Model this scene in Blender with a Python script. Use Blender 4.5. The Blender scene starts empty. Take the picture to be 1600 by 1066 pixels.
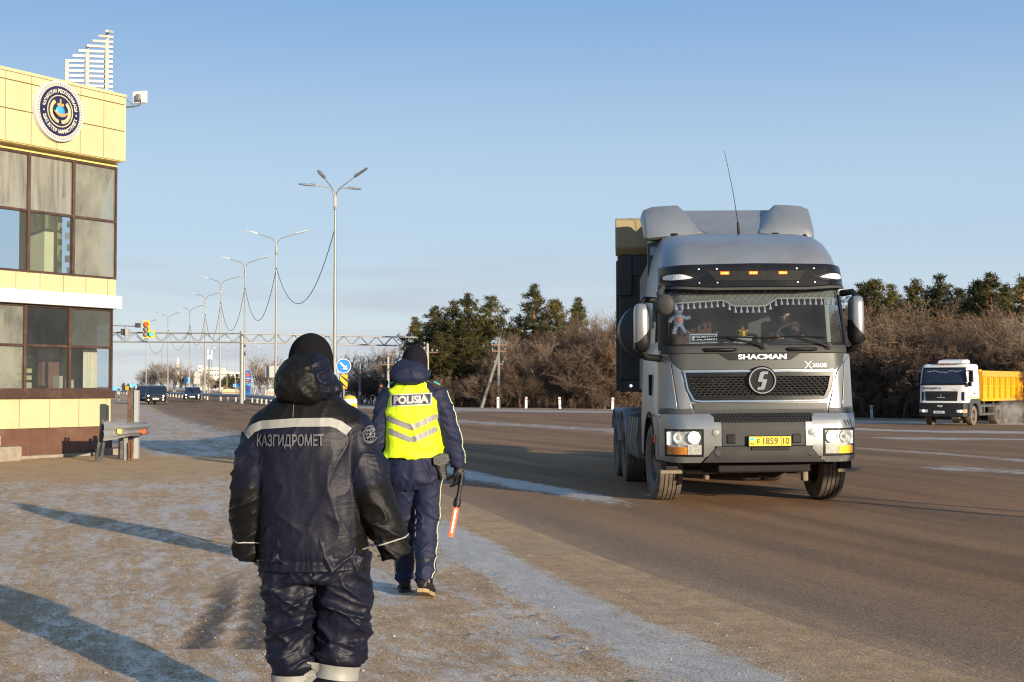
import bpy, math, random
import numpy as np
from mathutils import Vector, Matrix, noise as mnoise
R = math.radians
SC = bpy.context.scene
COL = SC.collection
random.seed(7)
# ---------------------------------------------------------------- camera, sky, sun, exposure
EYE = 1.53
cam_d = bpy.data.cameras.new('camera')
cam = bpy.data.objects.new('camera', cam_d)
COL.objects.link(cam)
cam_d.sensor_width = 36.0
cam_d.lens = 50.0
cam_d.clip_start = 0.1
cam_d.clip_end = 9000
PITCH = math.atan(71.0 / 2222.0)
cam.location = (0, 0, EYE)
cam.rotation_euler = (math.pi / 2 + PITCH, 0, 0)
SC.camera = cam

SUN_EL = R(10.2)
SUN_AZ = R(145.0)          # clockwise from +Y: the sun stands behind the camera, to the right
world = bpy.data.worlds.new('World')
SC.world = world
world.use_nodes = True
wn = world.node_tree.nodes
wl = world.node_tree.links
bg = wn['Background']
sky = wn.new('ShaderNodeTexSky')
sky.sky_type = 'NISHITA'
sky.sun_disc = False
sky.sun_elevation = SUN_EL
sky.sun_rotation = SUN_AZ
sky.altitude = 300
sky.air_density = 1.0
sky.dust_density = 0.6
sky.ozone_density = 1.6
bg.inputs['Strength'].default_value = 0.074
SKY_LOW, SKY_MID, SKY_TOP, SKY_K = (0.63, 0.69, 0.76), (0.45, 0.60, 0.77), (0.20, 0.38, 0.68), 7.8
# a thin mauve bank of cloud low over the horizon, part of the sky
tcw = wn.new('ShaderNodeTexCoord')
sep = wn.new('ShaderNodeSeparateXYZ')
wl.new(tcw.outputs['Generated'], sep.inputs[0])
mpw = wn.new('ShaderNodeMapping')
mpw.inputs['Scale'].default_value = (3.0, 3.0, 34.0)
wl.new(tcw.outputs['Generated'], mpw.inputs[0])
nzw = wn.new('ShaderNodeTexNoise')
nzw.inputs['Scale'].default_value = 1.6
nzw.inputs['Detail'].default_value = 5
wl.new(mpw.outputs[0], nzw.inputs['Vector'])
rpw = wn.new('ShaderNodeValToRGB')
rpw.color_ramp.elements[0].position = 0.47
rpw.color_ramp.elements[1].position = 0.66
wl.new(nzw.outputs['Fac'], rpw.inputs[0])
bandw = wn.new('ShaderNodeValToRGB')
bandw.color_ramp.elements[0].position = 0.0
bandw.color_ramp.elements[0].color = (1, 1, 1, 1)
bandw.color_ramp.elements[1].position = 0.115
bandw.color_ramp.elements[1].color = (0, 0, 0, 1)
wl.new(sep.outputs['Z'], bandw.inputs[0])
mulw = wn.new('ShaderNodeMath')
mulw.operation = 'MULTIPLY'
wl.new(rpw.outputs[0], mulw.inputs[0])
wl.new(bandw.outputs[0], mulw.inputs[1])
mul2 = wn.new('ShaderNodeMath')
mul2.operation = 'MULTIPLY'
mul2.inputs[1].default_value = 0.75
wl.new(mulw.outputs[0], mul2.inputs[0])
# winter air: the band above the horizon is paler and cooler than a bare Nishita sky
air = wn.new('ShaderNodeValToRGB')
air.color_ramp.interpolation = 'EASE'
e = air.color_ramp.elements
e[0].position, e[0].color = 0.0, (SKY_LOW[0], SKY_LOW[1], SKY_LOW[2], 1)
e[1].position, e[1].color = 0.30, (SKY_TOP[0], SKY_TOP[1], SKY_TOP[2], 1)
q = e.new(0.12)
q.color = (SKY_MID[0], SKY_MID[1], SKY_MID[2], 1)
wl.new(sep.outputs['Z'], air.inputs[0])
airs = wn.new('ShaderNodeVectorMath')
airs.operation = 'SCALE'
airs.inputs['Scale'].default_value = SKY_K
wl.new(air.outputs[0], airs.inputs[0])
airm = wn.new('ShaderNodeMix')
airm.data_type = 'RGBA'
airm.inputs['Factor'].default_value = 0.85
wl.new(sky.outputs[0], airm.inputs['A'])
wl.new(airs.outputs[0], airm.inputs['B'])
mixw = wn.new('ShaderNodeMix')
mixw.data_type = 'RGBA'
mixw.inputs['B'].default_value = (0.43 * SKY_K, 0.44 * SKY_K, 0.54 * SKY_K, 1)
wl.new(mul2.outputs[0], mixw.inputs['Factor'])
wl.new(airm.outputs['Result'], mixw.inputs['A'])
wl.new(mixw.outputs['Result'], bg.inputs['Color'])

sun_d = bpy.data.lights.new('sun', 'SUN')
sun_d.energy = 4.5
sun_d.angle = R(0.5)
sun_d.color = (1.0, 0.845, 0.63)
sun = bpy.data.objects.new('sun', sun_d)
COL.objects.link(sun)
SUN_DIR = Vector((math.sin(SUN_AZ) * math.cos(SUN_EL), math.cos(SUN_AZ) * math.cos(SUN_EL), math.sin(SUN_EL)))
sun.rotation_euler = SUN_DIR.to_track_quat('Z', 'Y').to_euler()
sun.location = (30, -40, 20)
SC.view_settings.view_transform = 'Standard'
SC.view_settings.look = 'None'
SC.view_settings.exposure = 0.92
SC.view_settings.gamma = 1.0
SC.cycles.filter_width = 1.2
SC.cycles.max_bounces = 8
SC.cycles.transparent_max_bounces = 24

# ---------------------------------------------------------------- placing things measured on the photograph
def ray(px, py):
    x = (px - 800) / 2222.0
    y = (533 - py) / 2222.0
    return x, math.cos(PITCH) - y * math.sin(PITCH), math.sin(PITCH) + y * math.cos(PITCH)
def at(px, py, d):
    x, fy, fz = ray(px, py)
    return Vector((x / fy * d, d, EYE + fz / fy * d))
def sst(a, b, x):
    t = min(1.0, max(0.0, (x - a) / (b - a)))
    return t * t * (3 - 2 * t)
def gz(x, y):                                  # height of the ground
    return -0.45 * sst(5, 20, x) * sst(34, 62, y)

# ---------------------------------------------------------------- materials
MATS = {}
def mat(name, col, rough=0.6, metal=0.0, var=0.12, scale=6.0, bump=0.0, bscale=60.0, coat=0.0, dirt=None, dirt_amt=0.0,
        dscale=3.0, stretch=None, spec=0.5, alpha=None):
    if name in MATS:
        return MATS[name]
    m = bpy.data.materials.new(name)
    m.use_nodes = True
    n = m.node_tree.nodes
    l = m.node_tree.links
    b = n['Principled BSDF']
    b.inputs['Roughness'].default_value = rough
    b.inputs['Metallic'].default_value = metal
    b.inputs['Coat Weight'].default_value = coat
    b.inputs['Coat Roughness'].default_value = 0.12
    b.inputs['Specular IOR Level'].default_value = spec
    tc = n.new('ShaderNodeTexCoord')
    mp = n.new('ShaderNodeMapping')
    l.new(tc.outputs['Object'], mp.inputs[0])
    if stretch:
        mp.inputs['Scale'].default_value = stretch
    nz = n.new('ShaderNodeTexNoise')
    nz.inputs['Scale'].default_value = scale
    nz.inputs['Detail'].default_value = 6
    l.new(mp.outputs[0], nz.inputs['Vector'])
    rp = n.new('ShaderNodeValToRGB')
    rp.color_ramp.elements[0].position = 0.3
    rp.color_ramp.elements[1].position = 0.7
    c0 = [c * (1 - var) for c in col]
    c1 = [min(1, c * (1 + var)) for c in col]
    rp.color_ramp.elements[0].color = (*c0, 1)
    rp.color_ramp.elements[1].color = (*c1, 1)
    l.new(nz.outputs['Fac'], rp.inputs[0])
    out = rp.outputs[0]
    if dirt is not None:
        n2 = n.new('ShaderNodeTexNoise')
        n2.inputs['Scale'].default_value = dscale
        n2.inputs['Detail'].default_value = 8
        n2.inputs['Roughness'].default_value = 0.65
        l.new(tc.outputs['Object'], n2.inputs['Vector'])
        r2 = n.new('ShaderNodeValToRGB')
        r2.color_ramp.elements[0].position = 0.62 - 0.35 * dirt_amt
        r2.color_ramp.elements[1].position = 0.82 - 0.25 * dirt_amt
        r2.color_ramp.elements[1].color = (dirt_amt, dirt_amt, dirt_amt, 1)
        l.new(n2.outputs['Fac'], r2.inputs[0])
        mx = n.new('ShaderNodeMix')
        mx.data_type = 'RGBA'
        l.new(r2.outputs[0], mx.inputs['Factor'])
        l.new(out, mx.inputs['A'])
        mx.inputs['B'].default_value = (*dirt, 1)
        out = mx.outputs['Result']
    l.new(out, b.inputs['Base Color'])
    rr = n.new('ShaderNodeMapRange')
    rr.inputs['To Min'].default_value = max(0.02, rough - 0.08)
    rr.inputs['To Max'].default_value = min(1, rough + 0.08)
    l.new(nz.outputs['Fac'], rr.inputs['Value'])
    l.new(rr.outputs[0], b.inputs['Roughness'])
    if bump > 0:
        nb = n.new('ShaderNodeTexNoise')
        nb.inputs['Scale'].default_value = bscale
        nb.inputs['Detail'].default_value = 4
        l.new(mp.outputs[0], nb.inputs['Vector'])
        bp = n.new('ShaderNodeBump')
        bp.inputs['Strength'].default_value = bump
        bp.inputs['Distance'].default_value = 0.02
        l.new(nb.outputs['Fac'], bp.inputs['Height'])
        l.new(bp.outputs[0], b.inputs['Normal'])
    MATS[name] = m
    return m
def emit(name, col, strength):
    if name in MATS:
        return MATS[name]
    m = mat(name, col, 0.3)
    b = m.node_tree.nodes['Principled BSDF']
    b.inputs['Emission Color'].default_value = (*col, 1)
    b.inputs['Emission Strength'].default_value = strength
    return m
def glass(name, tint=(0.75, 0.8, 0.82), frost=0.0, refl_rough=0.03, frost_col=(0.55, 0.57, 0.54), fscale=1.5, stretch=(1, 1, 1), ior=1.5, lo=0.3, hi=0.75):
    """thin pane: clear, mirror-like at a slant, with a procedural film of frost or dust"""
    if name in MATS:
        return MATS[name]
    m = bpy.data.materials.new(name)
    m.use_nodes = True
    n = m.node_tree.nodes
    l = m.node_tree.links
    n.remove(n['Principled BSDF'])
    out = n['Material Output']
    tr = n.new('ShaderNodeBsdfTransparent')
    tr.inputs[0].default_value = (*tint, 1)
    gl = n.new('ShaderNodeBsdfGlossy')
    gl.inputs['Roughness'].default_value = refl_rough
    fr = n.new('ShaderNodeFresnel')
    fr.inputs['IOR'].default_value = ior
    mx = n.new('ShaderNodeMixShader')
    gm_ = n.new('ShaderNodeNewGeometry')
    iv = n.new('ShaderNodeMath')
    iv.operation = 'SUBTRACT'
    iv.inputs[0].default_value = 1.0
    l.new(gm_.outputs['Backfacing'], iv.inputs[1])
    fm_ = n.new('ShaderNodeMath')
    fm_.operation = 'MULTIPLY'
    l.new(fr.outputs[0], fm_.inputs[0])
    l.new(iv.outputs[0], fm_.inputs[1])
    l.new(fm_.outputs[0], mx.inputs[0])
    l.new(tr.outputs[0], mx.inputs[1])
    l.new(gl.outputs[0], mx.inputs[2])
    last = mx
    if frost > 0:
        tc = n.new('ShaderNodeTexCoord')
        mp = n.new('ShaderNodeMapping')
        mp.inputs['Scale'].default_value = stretch
        l.new(tc.outputs['Object'], mp.inputs[0])
        nz = n.new('ShaderNodeTexNoise')
        nz.inputs['Scale'].default_value = fscale
        nz.inputs['Detail'].default_value = 7
        nz.inputs['Roughness'].default_value = 0.6
        l.new(mp.outputs[0], nz.inputs['Vector'])
        mr = n.new('ShaderNodeMapRange')
        mr.inputs['From Min'].default_value = lo
        mr.inputs['From Max'].default_value = hi
        mr.inputs['To Min'].default_value = frost * 0.42
        mr.inputs['To Max'].default_value = frost
        l.new(nz.outputs['Fac'], mr.inputs['Value'])
        df = n.new('ShaderNodeBsdfDiffuse')
        df.inputs['Color'].default_value = (*frost_col, 1)
        tl = n.new('ShaderNodeBsdfTranslucent')
        tl.inputs['Color'].default_value = (*frost_col, 1)
        ad = n.new('ShaderNodeMixShader')
        ad.inputs[0].default_value = 0.5
        l.new(df.outputs[0], ad.inputs[1])
        l.new(tl.outputs[0], ad.inputs[2])
        m2 = n.new('ShaderNodeMixShader')
        l.new(mr.outputs[0], m2.inputs[0])
        l.new(mx.outputs[0], m2.inputs[1])
        l.new(ad.outputs[0], m2.inputs[2])
        last = m2
    l.new(last.outputs[0], out.inputs[0])
    MATS[name] = m
    return m

# ---------------------------------------------------------------- mesh building
class MB:
    def __init__(s):
        s.v = []
        s.f = []
    def add(s, verts, faces):
        o = len(s.v)
        s.v += [tuple(p) for p in verts]
        s.f += [tuple(i + o for i in f) for f in faces]
        return s
    def box(s, x0, x1, y0, y1, z0, z1, M=None):
        p = [(x0, y0, z0), (x1, y0, z0), (x1, y1, z0), (x0, y1, z0), (x0, y0, z1), (x1, y0, z1), (x1, y1, z1), (x0, y1, z1)]
        if M is not None:
            p = [M @ Vector(q) for q in p]
        return s.add(p, [(0, 3, 2, 1), (4, 5, 6, 7), (0, 1, 5, 4), (1, 2, 6, 5), (2, 3, 7, 6), (3, 0, 4, 7)])
    def prism(s, poly, fn0, fn1):
        """extrude a polygon: fn0, fn1 turn its 2-D points into the two caps"""
        n = len(poly)
        p = [fn0(q) for q in poly] + [fn1(q) for q in poly]
        return s.add(p, [tuple(range(n))[::-1], tuple(range(n, 2 * n))] + [(i, (i + 1) % n, n + (i + 1) % n, n + i) for i in range(n)])
    def tube(s, pts, rad, n=8, cap=True, sq=None):
        pts = [Vector(p) for p in pts]
        if not hasattr(rad, '__len__'):
            rad = [rad] * len(pts)
        rings = []
        ref = None
        for i, p in enumerate(pts):
            a = pts[max(0, i - 1)]
            b = pts[min(len(pts) - 1, i + 1)]
            t = (b - a).normalized() if (b - a).length > 1e-9 else Vector((0, 0, 1))
            if ref is None:
                ref = Vector((1, 0, 0)) if abs(t.x) < 0.8 else Vector((0, 1, 0))
            u = (ref - t * ref.dot(t)).normalized()
            w = t.cross(u)
            ref = u
            r = rad[i]
            ru, rw = (r, r) if not hasattr(r, '__len__') else r
            rings.append([p + u * (ru * math.cos(2 * math.pi * k / n)) + w * (rw * math.sin(2 * math.pi * k / n)) for k in range(n)])
        return s.loft(rings, cap)
    def loft(s, rings, cap=True, closed=True):
        n = len(rings[0])
        o = []
        for r in rings:
            o += list(r)
        f = []
        m = n if closed else n - 1
        for i in range(len(rings) - 1):
            for k in range(m):
                a, b = i * n + k, i * n + (k + 1) % n
                f.append((a, b, b + n, a + n))
        if cap and closed:
            f.append(tuple(range(n))[::-1])
            f.append(tuple(range((len(rings) - 1) * n, len(rings) * n)))
        return s.add(o, f)
    def lathe(s, prof, n=32, M=None, axis='z'):
        """profile of (radius, height) turned round an axis"""
        rings = []
        for r, h in prof:
            q = []
            for k in range(n):
                a = 2 * math.pi * k / n
                c, d = r * math.cos(a), r * math.sin(a)
                p = Vector((c, d, h)) if axis == 'z' else (Vector((h, c, d)) if axis == 'x' else Vector((d, h, c)))
                q.append(M @ p if M is not None else p)
            rings.append(q)
        return s.loft(rings, False)
    def sphere(s, c, r, nu=16, nv=10):
        r = r if hasattr(r, '__len__') else (r, r, r)
        rings = []
        for i in range(nv + 1):
            t = math.pi * (i / nv)
            t = min(max(t, 0.02), math.pi - 0.02)
            rings.append([(c[0] + r[0] * math.sin(t) * math.cos(2 * math.pi * k / nu), c[1] + r[1] * math.sin(t) * math.sin(2 * math.pi * k / nu), c[2] + r[2] * math.cos(t)) for k in range(nu)])
        return s.loft(rings[::-1], True)
    def build(s, name, m=None, parent=None, smooth=None, bevel=0, label=None, cat=None, group=None, kind=None, loc=None, seg=2):
        me = bpy.data.meshes.new(name)
        me.from_pydata(s.v, [], s.f)
        return link(name, me, m, parent, smooth, bevel, label, cat, group, kind, loc, seg)
def link(name, me, m=None, parent=None, smooth=None, bevel=0, label=None, cat=None, group=None, kind=None, loc=None, seg=2):
    if m is not None and not me.materials:
        me.materials.append(m)
    if smooth is not None:
        me.shade_smooth()
        if smooth < 179:
            me.set_sharp_from_angle(angle=R(smooth))
    me.update()
    o = bpy.data.objects.new(name, me)
    COL.objects.link(o)
    if parent is not None:
        o.parent = parent
    if loc is not None:
        o.location = loc
    if bevel:
        b = o.modifiers.new('bevel', 'BEVEL')
        b.width = bevel
        b.segments = seg
        b.limit_method = 'ANGLE'
        b.angle_limit = R(35)
    tag(o, label, cat, group, kind)
    return o
def tag(o, label=None, cat=None, group=None, kind=None):
    if label:
        o['label'] = label
    if cat:
        o['category'] = cat
    if group:
        o['group'] = group
    if kind:
        o['kind'] = kind
    return o
def thing(name, label, cat, loc=(0, 0, 0), rz=0.0, group=None):
    o = bpy.data.objects.new(name, None)
    COL.objects.link(o)
    o.location = loc
    o.rotation_euler = (0, 0, rz)
    return tag(o, label, cat, group)
def copy_tree(o, parent=None):
    c = o.copy()
    COL.objects.link(c)
    if parent is not None:
        c.parent = parent
    for ch in list(o.children):
        copy_tree(ch, c)
    return c
def evalmesh(ob, remove=True):
    dg = bpy.context.evaluated_depsgraph_get()
    dg.update()
    me = bpy.data.meshes.new_from_object(ob.evaluated_get(dg))
    if remove:
        d = ob.data
        bpy.data.objects.remove(ob)
    return me
TXT = {}
def text(body, h, w=None, bold=0.0, shear=0.0, spacing=1.0):
    """letters as flat faces: 2-D points and faces, centred, h = cap height, w = total width"""
    key = (body, bold, shear, spacing)
    if key not in TXT:
        cu = bpy.data.curves.new('letters', 'FONT')
        cu.body = body
        cu.size = 1.0
        cu.offset = bold
        cu.shear = shear
        cu.space_character = spacing
        cu.resolution_u = 4
        ob = bpy.data.objects.new('letters', cu)
        COL.objects.link(ob)
        me = evalmesh(ob)
        bpy.data.curves.remove(cu)
        TXT[key] = ([(p.co.x, p.co.y) for p in me.vertices], [tuple(q.vertices) for q in me.polygons])
        bpy.data.meshes.remove(me)
    vs, fs = TXT[key]
    x0, x1 = min(p[0] for p in vs), max(p[0] for p in vs)
    y0, y1 = min(p[1] for p in vs), max(p[1] for p in vs)
    k = h / (y1 - y0)
    kx = k if w is None else w / (x1 - x0)
    return [((p[0] - (x0 + x1) / 2) * kx, (p[1] - (y0 + y1) / 2) * k) for p in vs], fs
def lettering(name, body, h, fn, m, parent, w=None, bold=0.02, shear=0.0, spacing=1.0, label=None):
    vs, fs = text(body, h, w, bold, shear, spacing)
    return MB().add([fn(*p) for p in vs], fs).build(name, m, parent, label=label)
def copy_at(proto, loc, rz=0, label=None, sc=None):
    c = copy_tree(proto)
    c.location = loc
    c.rotation_euler = (0, 0, rz)
    if sc is not None:
        c.scale = sc if hasattr(sc, '__len__') else (sc, sc, sc)
    if label:
        c['label'] = label
    return c
def lerp_list(pts, x):
    """piecewise-linear value of a list of (x, y)"""
    if x <= pts[0][0]:
        return pts[0][1]
    for (a, b), (c, d) in zip(pts, pts[1:]):
        if x <= c:
            return b + (d - b) * (x - a) / max(1e-9, c - a)
    return pts[-1][1]
# ---------------------------------------------------------------- ground and road
EDGE = [(9, -6), (5.2, 0), (3.2, 4), (1.62, 7.41), (0.9, 9.6), (0.3, 12.4), (-0.44, 16.2), (-1.5, 21), (-2.9, 26.5), (-5.5, 34), (-10.2, 46), (-20.9, 83), (-42, 160), (-82, 300), (-150, 520)]
FAR = [(60, 0), (40, 30), (34, 60), (26, 84), (17.9, 91), (5.2, 95), (-5.1, 103), (-12, 122), (-16.5, 150), (-34, 215), (-63, 320), (-118, 530)]
def resample(pl, n):
    p = np.array(pl, float)
    d = np.r_[0, np.cumsum(np.hypot(*np.diff(p, axis=0).T))]
    t = np.linspace(0, d[-1], n)
    return np.c_[np.interp(t, d, p[:, 0]), np.interp(t, d, p[:, 1])]
def smooth_pl(pl, n, it=6):
    p = resample(pl, n)
    for _ in range(it):
        p[1:-1] = 0.25 * p[:-2] + 0.5 * p[1:-1] + 0.25 * p[2:]
    return p
EDGE_S = smooth_pl(EDGE, 260, 10)
def pl_dist(P, pl):
    """signed distance to a polyline (positive on its right hand side seen along it reversed) and arc length"""
    pl = np.asarray(pl, float)
    best = np.full(len(P), 1e18)
    sgn = np.zeros(len(P))
    arc = np.zeros(len(P))
    s0 = 0.0
    for a, b in zip(pl[:-1], pl[1:]):
        d = b - a
        L = math.hypot(*d)
        t = np.clip(((P - a) @ d) / (L * L), 0, 1)
        q = a + t[:, None] * d
        e = P - q
        dd = np.hypot(e[:, 0], e[:, 1])
        m = dd < best
        best[m] = dd[m]
        cr = d[0] * (P[:, 1] - a[1]) - d[1] * (P[:, 0] - a[0])
        sgn[m] = np.where(cr[m] < 0, 1.0, -1.0)
        arc[m] = s0 + t[m] * L
        s0 += L
    return best * sgn, arc
def npss(a, b, x):
    t = np.clip((x - a) / (b - a), 0, 1)
    return t * t * (3 - 2 * t)
def gz_np(P):
    return -0.45 * npss(5, 20, P[:, 0]) * npss(34, 62, P[:, 1])
# streaks of ice and trodden snow: polyline, half width, strength
ICE = [
    ([(1.5, 6.2), (1.15, 7.6), (0.62, 9.2), (0.12, 11.2), (-0.35, 13.2), (-0.75, 15.2)], 0.33, 1.0),
    ([(-0.55, 13.6), (-0.85, 15.6), (-1.4, 17.5)], 0.42, 0.8),
    ([(1.5, 18.4), (0.9, 20.2), (0, 22.5), (-1.2, 26), (-2.2, 29)], 0.40, 0.95),
    ([(-2.4, 27), (-5, 33.5), (-8.5, 41), (-13, 56), (-22, 84), (-40, 150)], 1.3, 0.62),
    ([(-6.0, 31), (-8.5, 36), (-12, 46), (-19, 66)], 2.0, 0.66),
    ([(-4, 68), (-1.5, 60), (1.5, 54), (3.5, 50), (5, 44)], 1.3, 0.62),
    ([(-9, 103), (-2, 92), (5, 85), (16, 82), (30, 75)], 3.6, 1.0),
    ([(-16, 118), (-9, 99), (-4, 86)], 2.5, 0.6),
    ([(10.5, 60), (14, 62), (20, 62), (30, 57)], 2.2, 0.95),
    ([(12.2, 43), (14.5, 44), (19, 41.5), (24, 38)], 1.5, 0.95),
    ([(8.7, 35), (10, 31.5), (11, 27)], 0.4, 0.6),
    ([(8.1, 27), (8.8, 25.6), (10, 24)], 0.7, 0.7),
    ([(-19, 130), (-24, 150), (-40, 205)], 1.5, 0.7),
    ([(-2.4, 8.4), (-2.2, 9.6), (-1.7, 11.2)], 0.22, 0.62),
    ([(-4.3, 17.5), (-3.6, 19), (-2.6, 21.5)], 0.7, 0.72),
    ([(-7.5, 19.8), (-5.8, 21.2), (-4.2, 23)], 0.55, 0.72),
    ([(-3.2, 11), (-2.6, 12.4), (-2.0, 14)], 0.5, 0.6),
    ([(-3.6, 8.6), (-3.2, 9.4), (-2.8, 10.4)], 0.4, 0.55),
]
RUTS = [([(-1.83, 8.2), (-1.86, 8.45), (-2.0, 9.8), (-2.25, 11.4), (-2.35, 12.0)], 0.085), ([(-1.50, 8.2), (-1.53, 8.45), (-1.75, 9.9), (-2.05, 11.9)], 0.10)]
TRACKS = [([(-0.25, 11.8), (-0.02, 9.9), (0.14, 8.9), (0.42, 7.6), (0.8, 6.2)], 0.035), ([(-0.12, 11.9), (0.12, 9.95), (0.28, 8.95), (0.58, 7.6), (0.98, 6.2)], 0.030), ([(-0.62, 11.2), (-0.40, 9.8), (-0.16, 8.5), (0.16, 7.0)], 0.030), ([(-4.2, 20.5), (-3.2, 16.5), (-2.9, 13.5), (-2.95, 11)], 0.05), ([(-6.2, 19.5), (-4.6, 15.0), (-3.7, 11.5)], 0.05)]
def ground_attrs(P):
    u, v = pl_dist(P, EDGE_S)
    ice = np.zeros(len(P))
    for pl, hw, st in ICE:
        d, _ = pl_dist(P, smooth_pl(pl, 16, 3))
        ice = np.maximum(ice, st * (1 - npss(hw * 0.25, hw * 1.7, np.abs(d))))
    speck = (1 - npss(22, 60, P[:, 1])) * (u < 0.2) * 0.56 * npss(-0.2, 1.2, -u)
    # bare trodden dirt in front of the post
    bare = (1 - npss(2.0, 5.5, np.hypot((P[:, 0] + 9.6) / 1.5, (P[:, 1] - 27.2) / 1.0)))
    ice = np.maximum(ice, speck)
    ice = ice * (1 - 0.95 * bare)
    rut = np.zeros(len(P))
    for pl, hw in RUTS:
        d, _ = pl_dist(P, smooth_pl(pl, 10, 2))
        rut = np.maximum(rut, (1 - npss(hw * 0.75, hw * 1.25, np.abs(d))) * (P[:, 1] > 8.4) * (1 - npss(10.2, 12.0, P[:, 1])))
    ice = ice * (1 - 0.9 * rut)
    uf, _ = pl_dist(P, resample(FAR, 120))
    return u, v, ice, bare, rut, uf
def bump_noise(P):
    z = np.zeros(len(P))
    for f, a, ph in ((1.7, 0.006, 0.3), (4.1, 0.003, 1.9), (9.0, 0.0016, 4.0)):
        z += a * np.sin(P[:, 0] * f + ph + 1.3 * np.sin(P[:, 1] * f * 0.7)) * np.sin(P[:, 1] * f * 0.9 + 2 * ph)
    return z
def track_height(P):
    z = np.zeros(len(P))
    near = (P[:, 1] > 4) & (P[:, 1] < 24) & (np.abs(P[:, 0]) < 9)
    Q = P[near]
    h = np.zeros(len(Q))
    for pl, hw in TRACKS:
        d, a = pl_dist(Q, smooth_pl(pl, 24, 4))
        d = np.abs(d) + 0.012 * np.sin(a * 9.0) + 0.010 * np.sin(a * 23.0)
        h = h + 0.013 * np.exp(-(d / hw) ** 2) * (0.55 + 0.45 * np.sin(a * 31.0) * np.sin(a * 7.3)) - 0.006 * np.exp(-((d - 2.2 * hw) / hw) ** 2)
    z[near] = h
    return z
def ground_material(name, road):
    m = bpy.data.materials.new(name)
    m.use_nodes = True
    n = m.node_tree.nodes
    l = m.node_tree.links
    b = n['Principled BSDF']
    def attr(a):
        q = n.new('ShaderNodeAttribute')
        q.attribute_name = a
        return q
    geo = n.new('ShaderNodeNewGeometry')
    flow = attr('flow')
    def noise(vec, scale, detail=4, rough=0.55):
        q = n.new('ShaderNodeTexNoise')
        q.inputs['Scale'].default_value = scale
        q.inputs['Detail'].default_value = detail
        q.inputs['Roughness'].default_value = rough
        l.new(vec, q.inputs['Vector'])
        return q.outputs['Fac']
    def mapped(vec, sc):
        q = n.new('ShaderNodeMapping')
        q.inputs['Scale'].default_value = sc
        l.new(vec, q.inputs[0])
        return q.outputs[0]
    def rng(x, a, c, lo=0.0, hi=1.0):
        q = n.new('ShaderNodeMapRange')
        q.interpolation_type = 'SMOOTHSTEP'
        q.inputs['From Min'].default_value = a
        q.inputs['From Max'].default_value = c
        q.inputs['To Min'].default_value = lo
        q.inputs['To Max'].default_value = hi
        l.new(x, q.inputs['Value'])
        return q.outputs[0]
    def mth(op, x, y):
        q = n.new('ShaderNodeMath')
        q.operation = op
        for i, k in enumerate((x, y)):
            if isinstance(k, (int, float)):
                q.inputs[i].default_value = k
            else:
                l.new(k, q.inputs[i])
        return q.outputs[0]
    def mix(f, A, B):
        q = n.new('ShaderNodeMix')
        q.data_type = 'RGBA'
        for nm, k in (('Factor', f), ('A', A), ('B', B)):
            if isinstance(k, tuple):
                q.inputs[nm].default_value = (*k, 1)
            elif isinstance(k, (int, float)):
                q.inputs[nm].default_value = k
            else:
                l.new(k, q.inputs[nm])
        return q.outputs['Result']
    pos = geo.outputs['Position']
    fv = flow.outputs['Vector']
    fine = noise(pos, 85, 3, 0.7)
    grit = noise(pos, 30, 5, 0.75)
    med = noise(pos, 2.2, 6, 0.6)
    big = noise(pos, 0.35, 4, 0.5)
    streak = noise(mapped(fv, (1.25, 0.07, 1)), 1.0, 5, 0.55)
    streak2 = noise(mapped(fv, (9.0, 0.45, 1)), 1.0, 5, 0.6)
    patch = noise(mapped(fv, (2.4, 0.42, 1)), 1.0, 7, 0.68)
    rag = noise(mapped(fv, (9, 3.2, 1)), 1.0, 6, 0.7)
    mid = noise(pos, 7.5, 8, 0.78)
    crumb = noise(mapped(fv, (16, 5, 1)), 1.0, 7, 0.8)
    scuff = noise(mapped(fv, (26, 0.5, 1)), 1.0, 4, 0.7)
    # trodden gravel and dusty asphalt
    gravel = mix(rng(med, 0.3, 0.7), (0.344, 0.206, 0.103), (0.504, 0.323, 0.168))
    gravel = mix(rng(streak2, 0.35, 0.75, 0, 0.5), gravel, (0.296, 0.180, 0.091))
    gravel = mix(rng(fine, 0.35, 0.7, 0, 0.35), gravel, (0.672, 0.481, 0.281))
    gravel = mix(rng(mid, 0.42, 0.66, 0, 0.55), gravel, (0.213, 0.143, 0.088))
    gravel = mix(rng(crumb, 0.52, 0.70, 0, 0.6), gravel, (0.533, 0.438, 0.336))
    gravel = mix(rng(scuff, 0.30, 0.42, 0.5, 0.0), gravel, (0.145, 0.100, 0.067))
    gravel = mix(rng(big, 0.45, 0.75, 0, 0.5), gravel, (0.288, 0.219, 0.157))
    asph = mix(rng(streak, 0.32, 0.68), (0.126, 0.066, 0.029), (0.295, 0.156, 0.068))
    asph = mix(rng(big, 0.35, 0.7, 0, 0.5), asph, (0.206, 0.106, 0.045))
    asph = mix(rng(grit, 0.52, 0.72, 0, 0.55), asph, (0.410, 0.237, 0.112))
    asph = mix(rng(fine, 0.5, 0.32, 0, 0.6), asph, (0.061, 0.032, 0.016))
    asph = mix(rng(mid, 0.45, 0.70, 0, 0.45), asph, (0.090, 0.050, 0.026))
    asph = mix(rng(crumb, 0.56, 0.72, 0, 0.35), asph, (0.265, 0.172, 0.094))
    verge = mix(rng(med, 0.35, 0.65), (0.300, 0.199, 0.098), (0.510, 0.355, 0.182))
    verge = mix(rng(noise(pos, 0.5, 6, 0.65), 0.47, 0.6, 0, 0.9), verge, (0.930, 0.909, 0.910))
    dirt = mix(rng(med, 0.3, 0.7), (0.367, 0.241, 0.127), (0.465, 0.315, 0.169))
    dirt = mix(rng(fine, 0.4, 0.7, 0, 0.25), dirt, (0.240, 0.156, 0.091))
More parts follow.
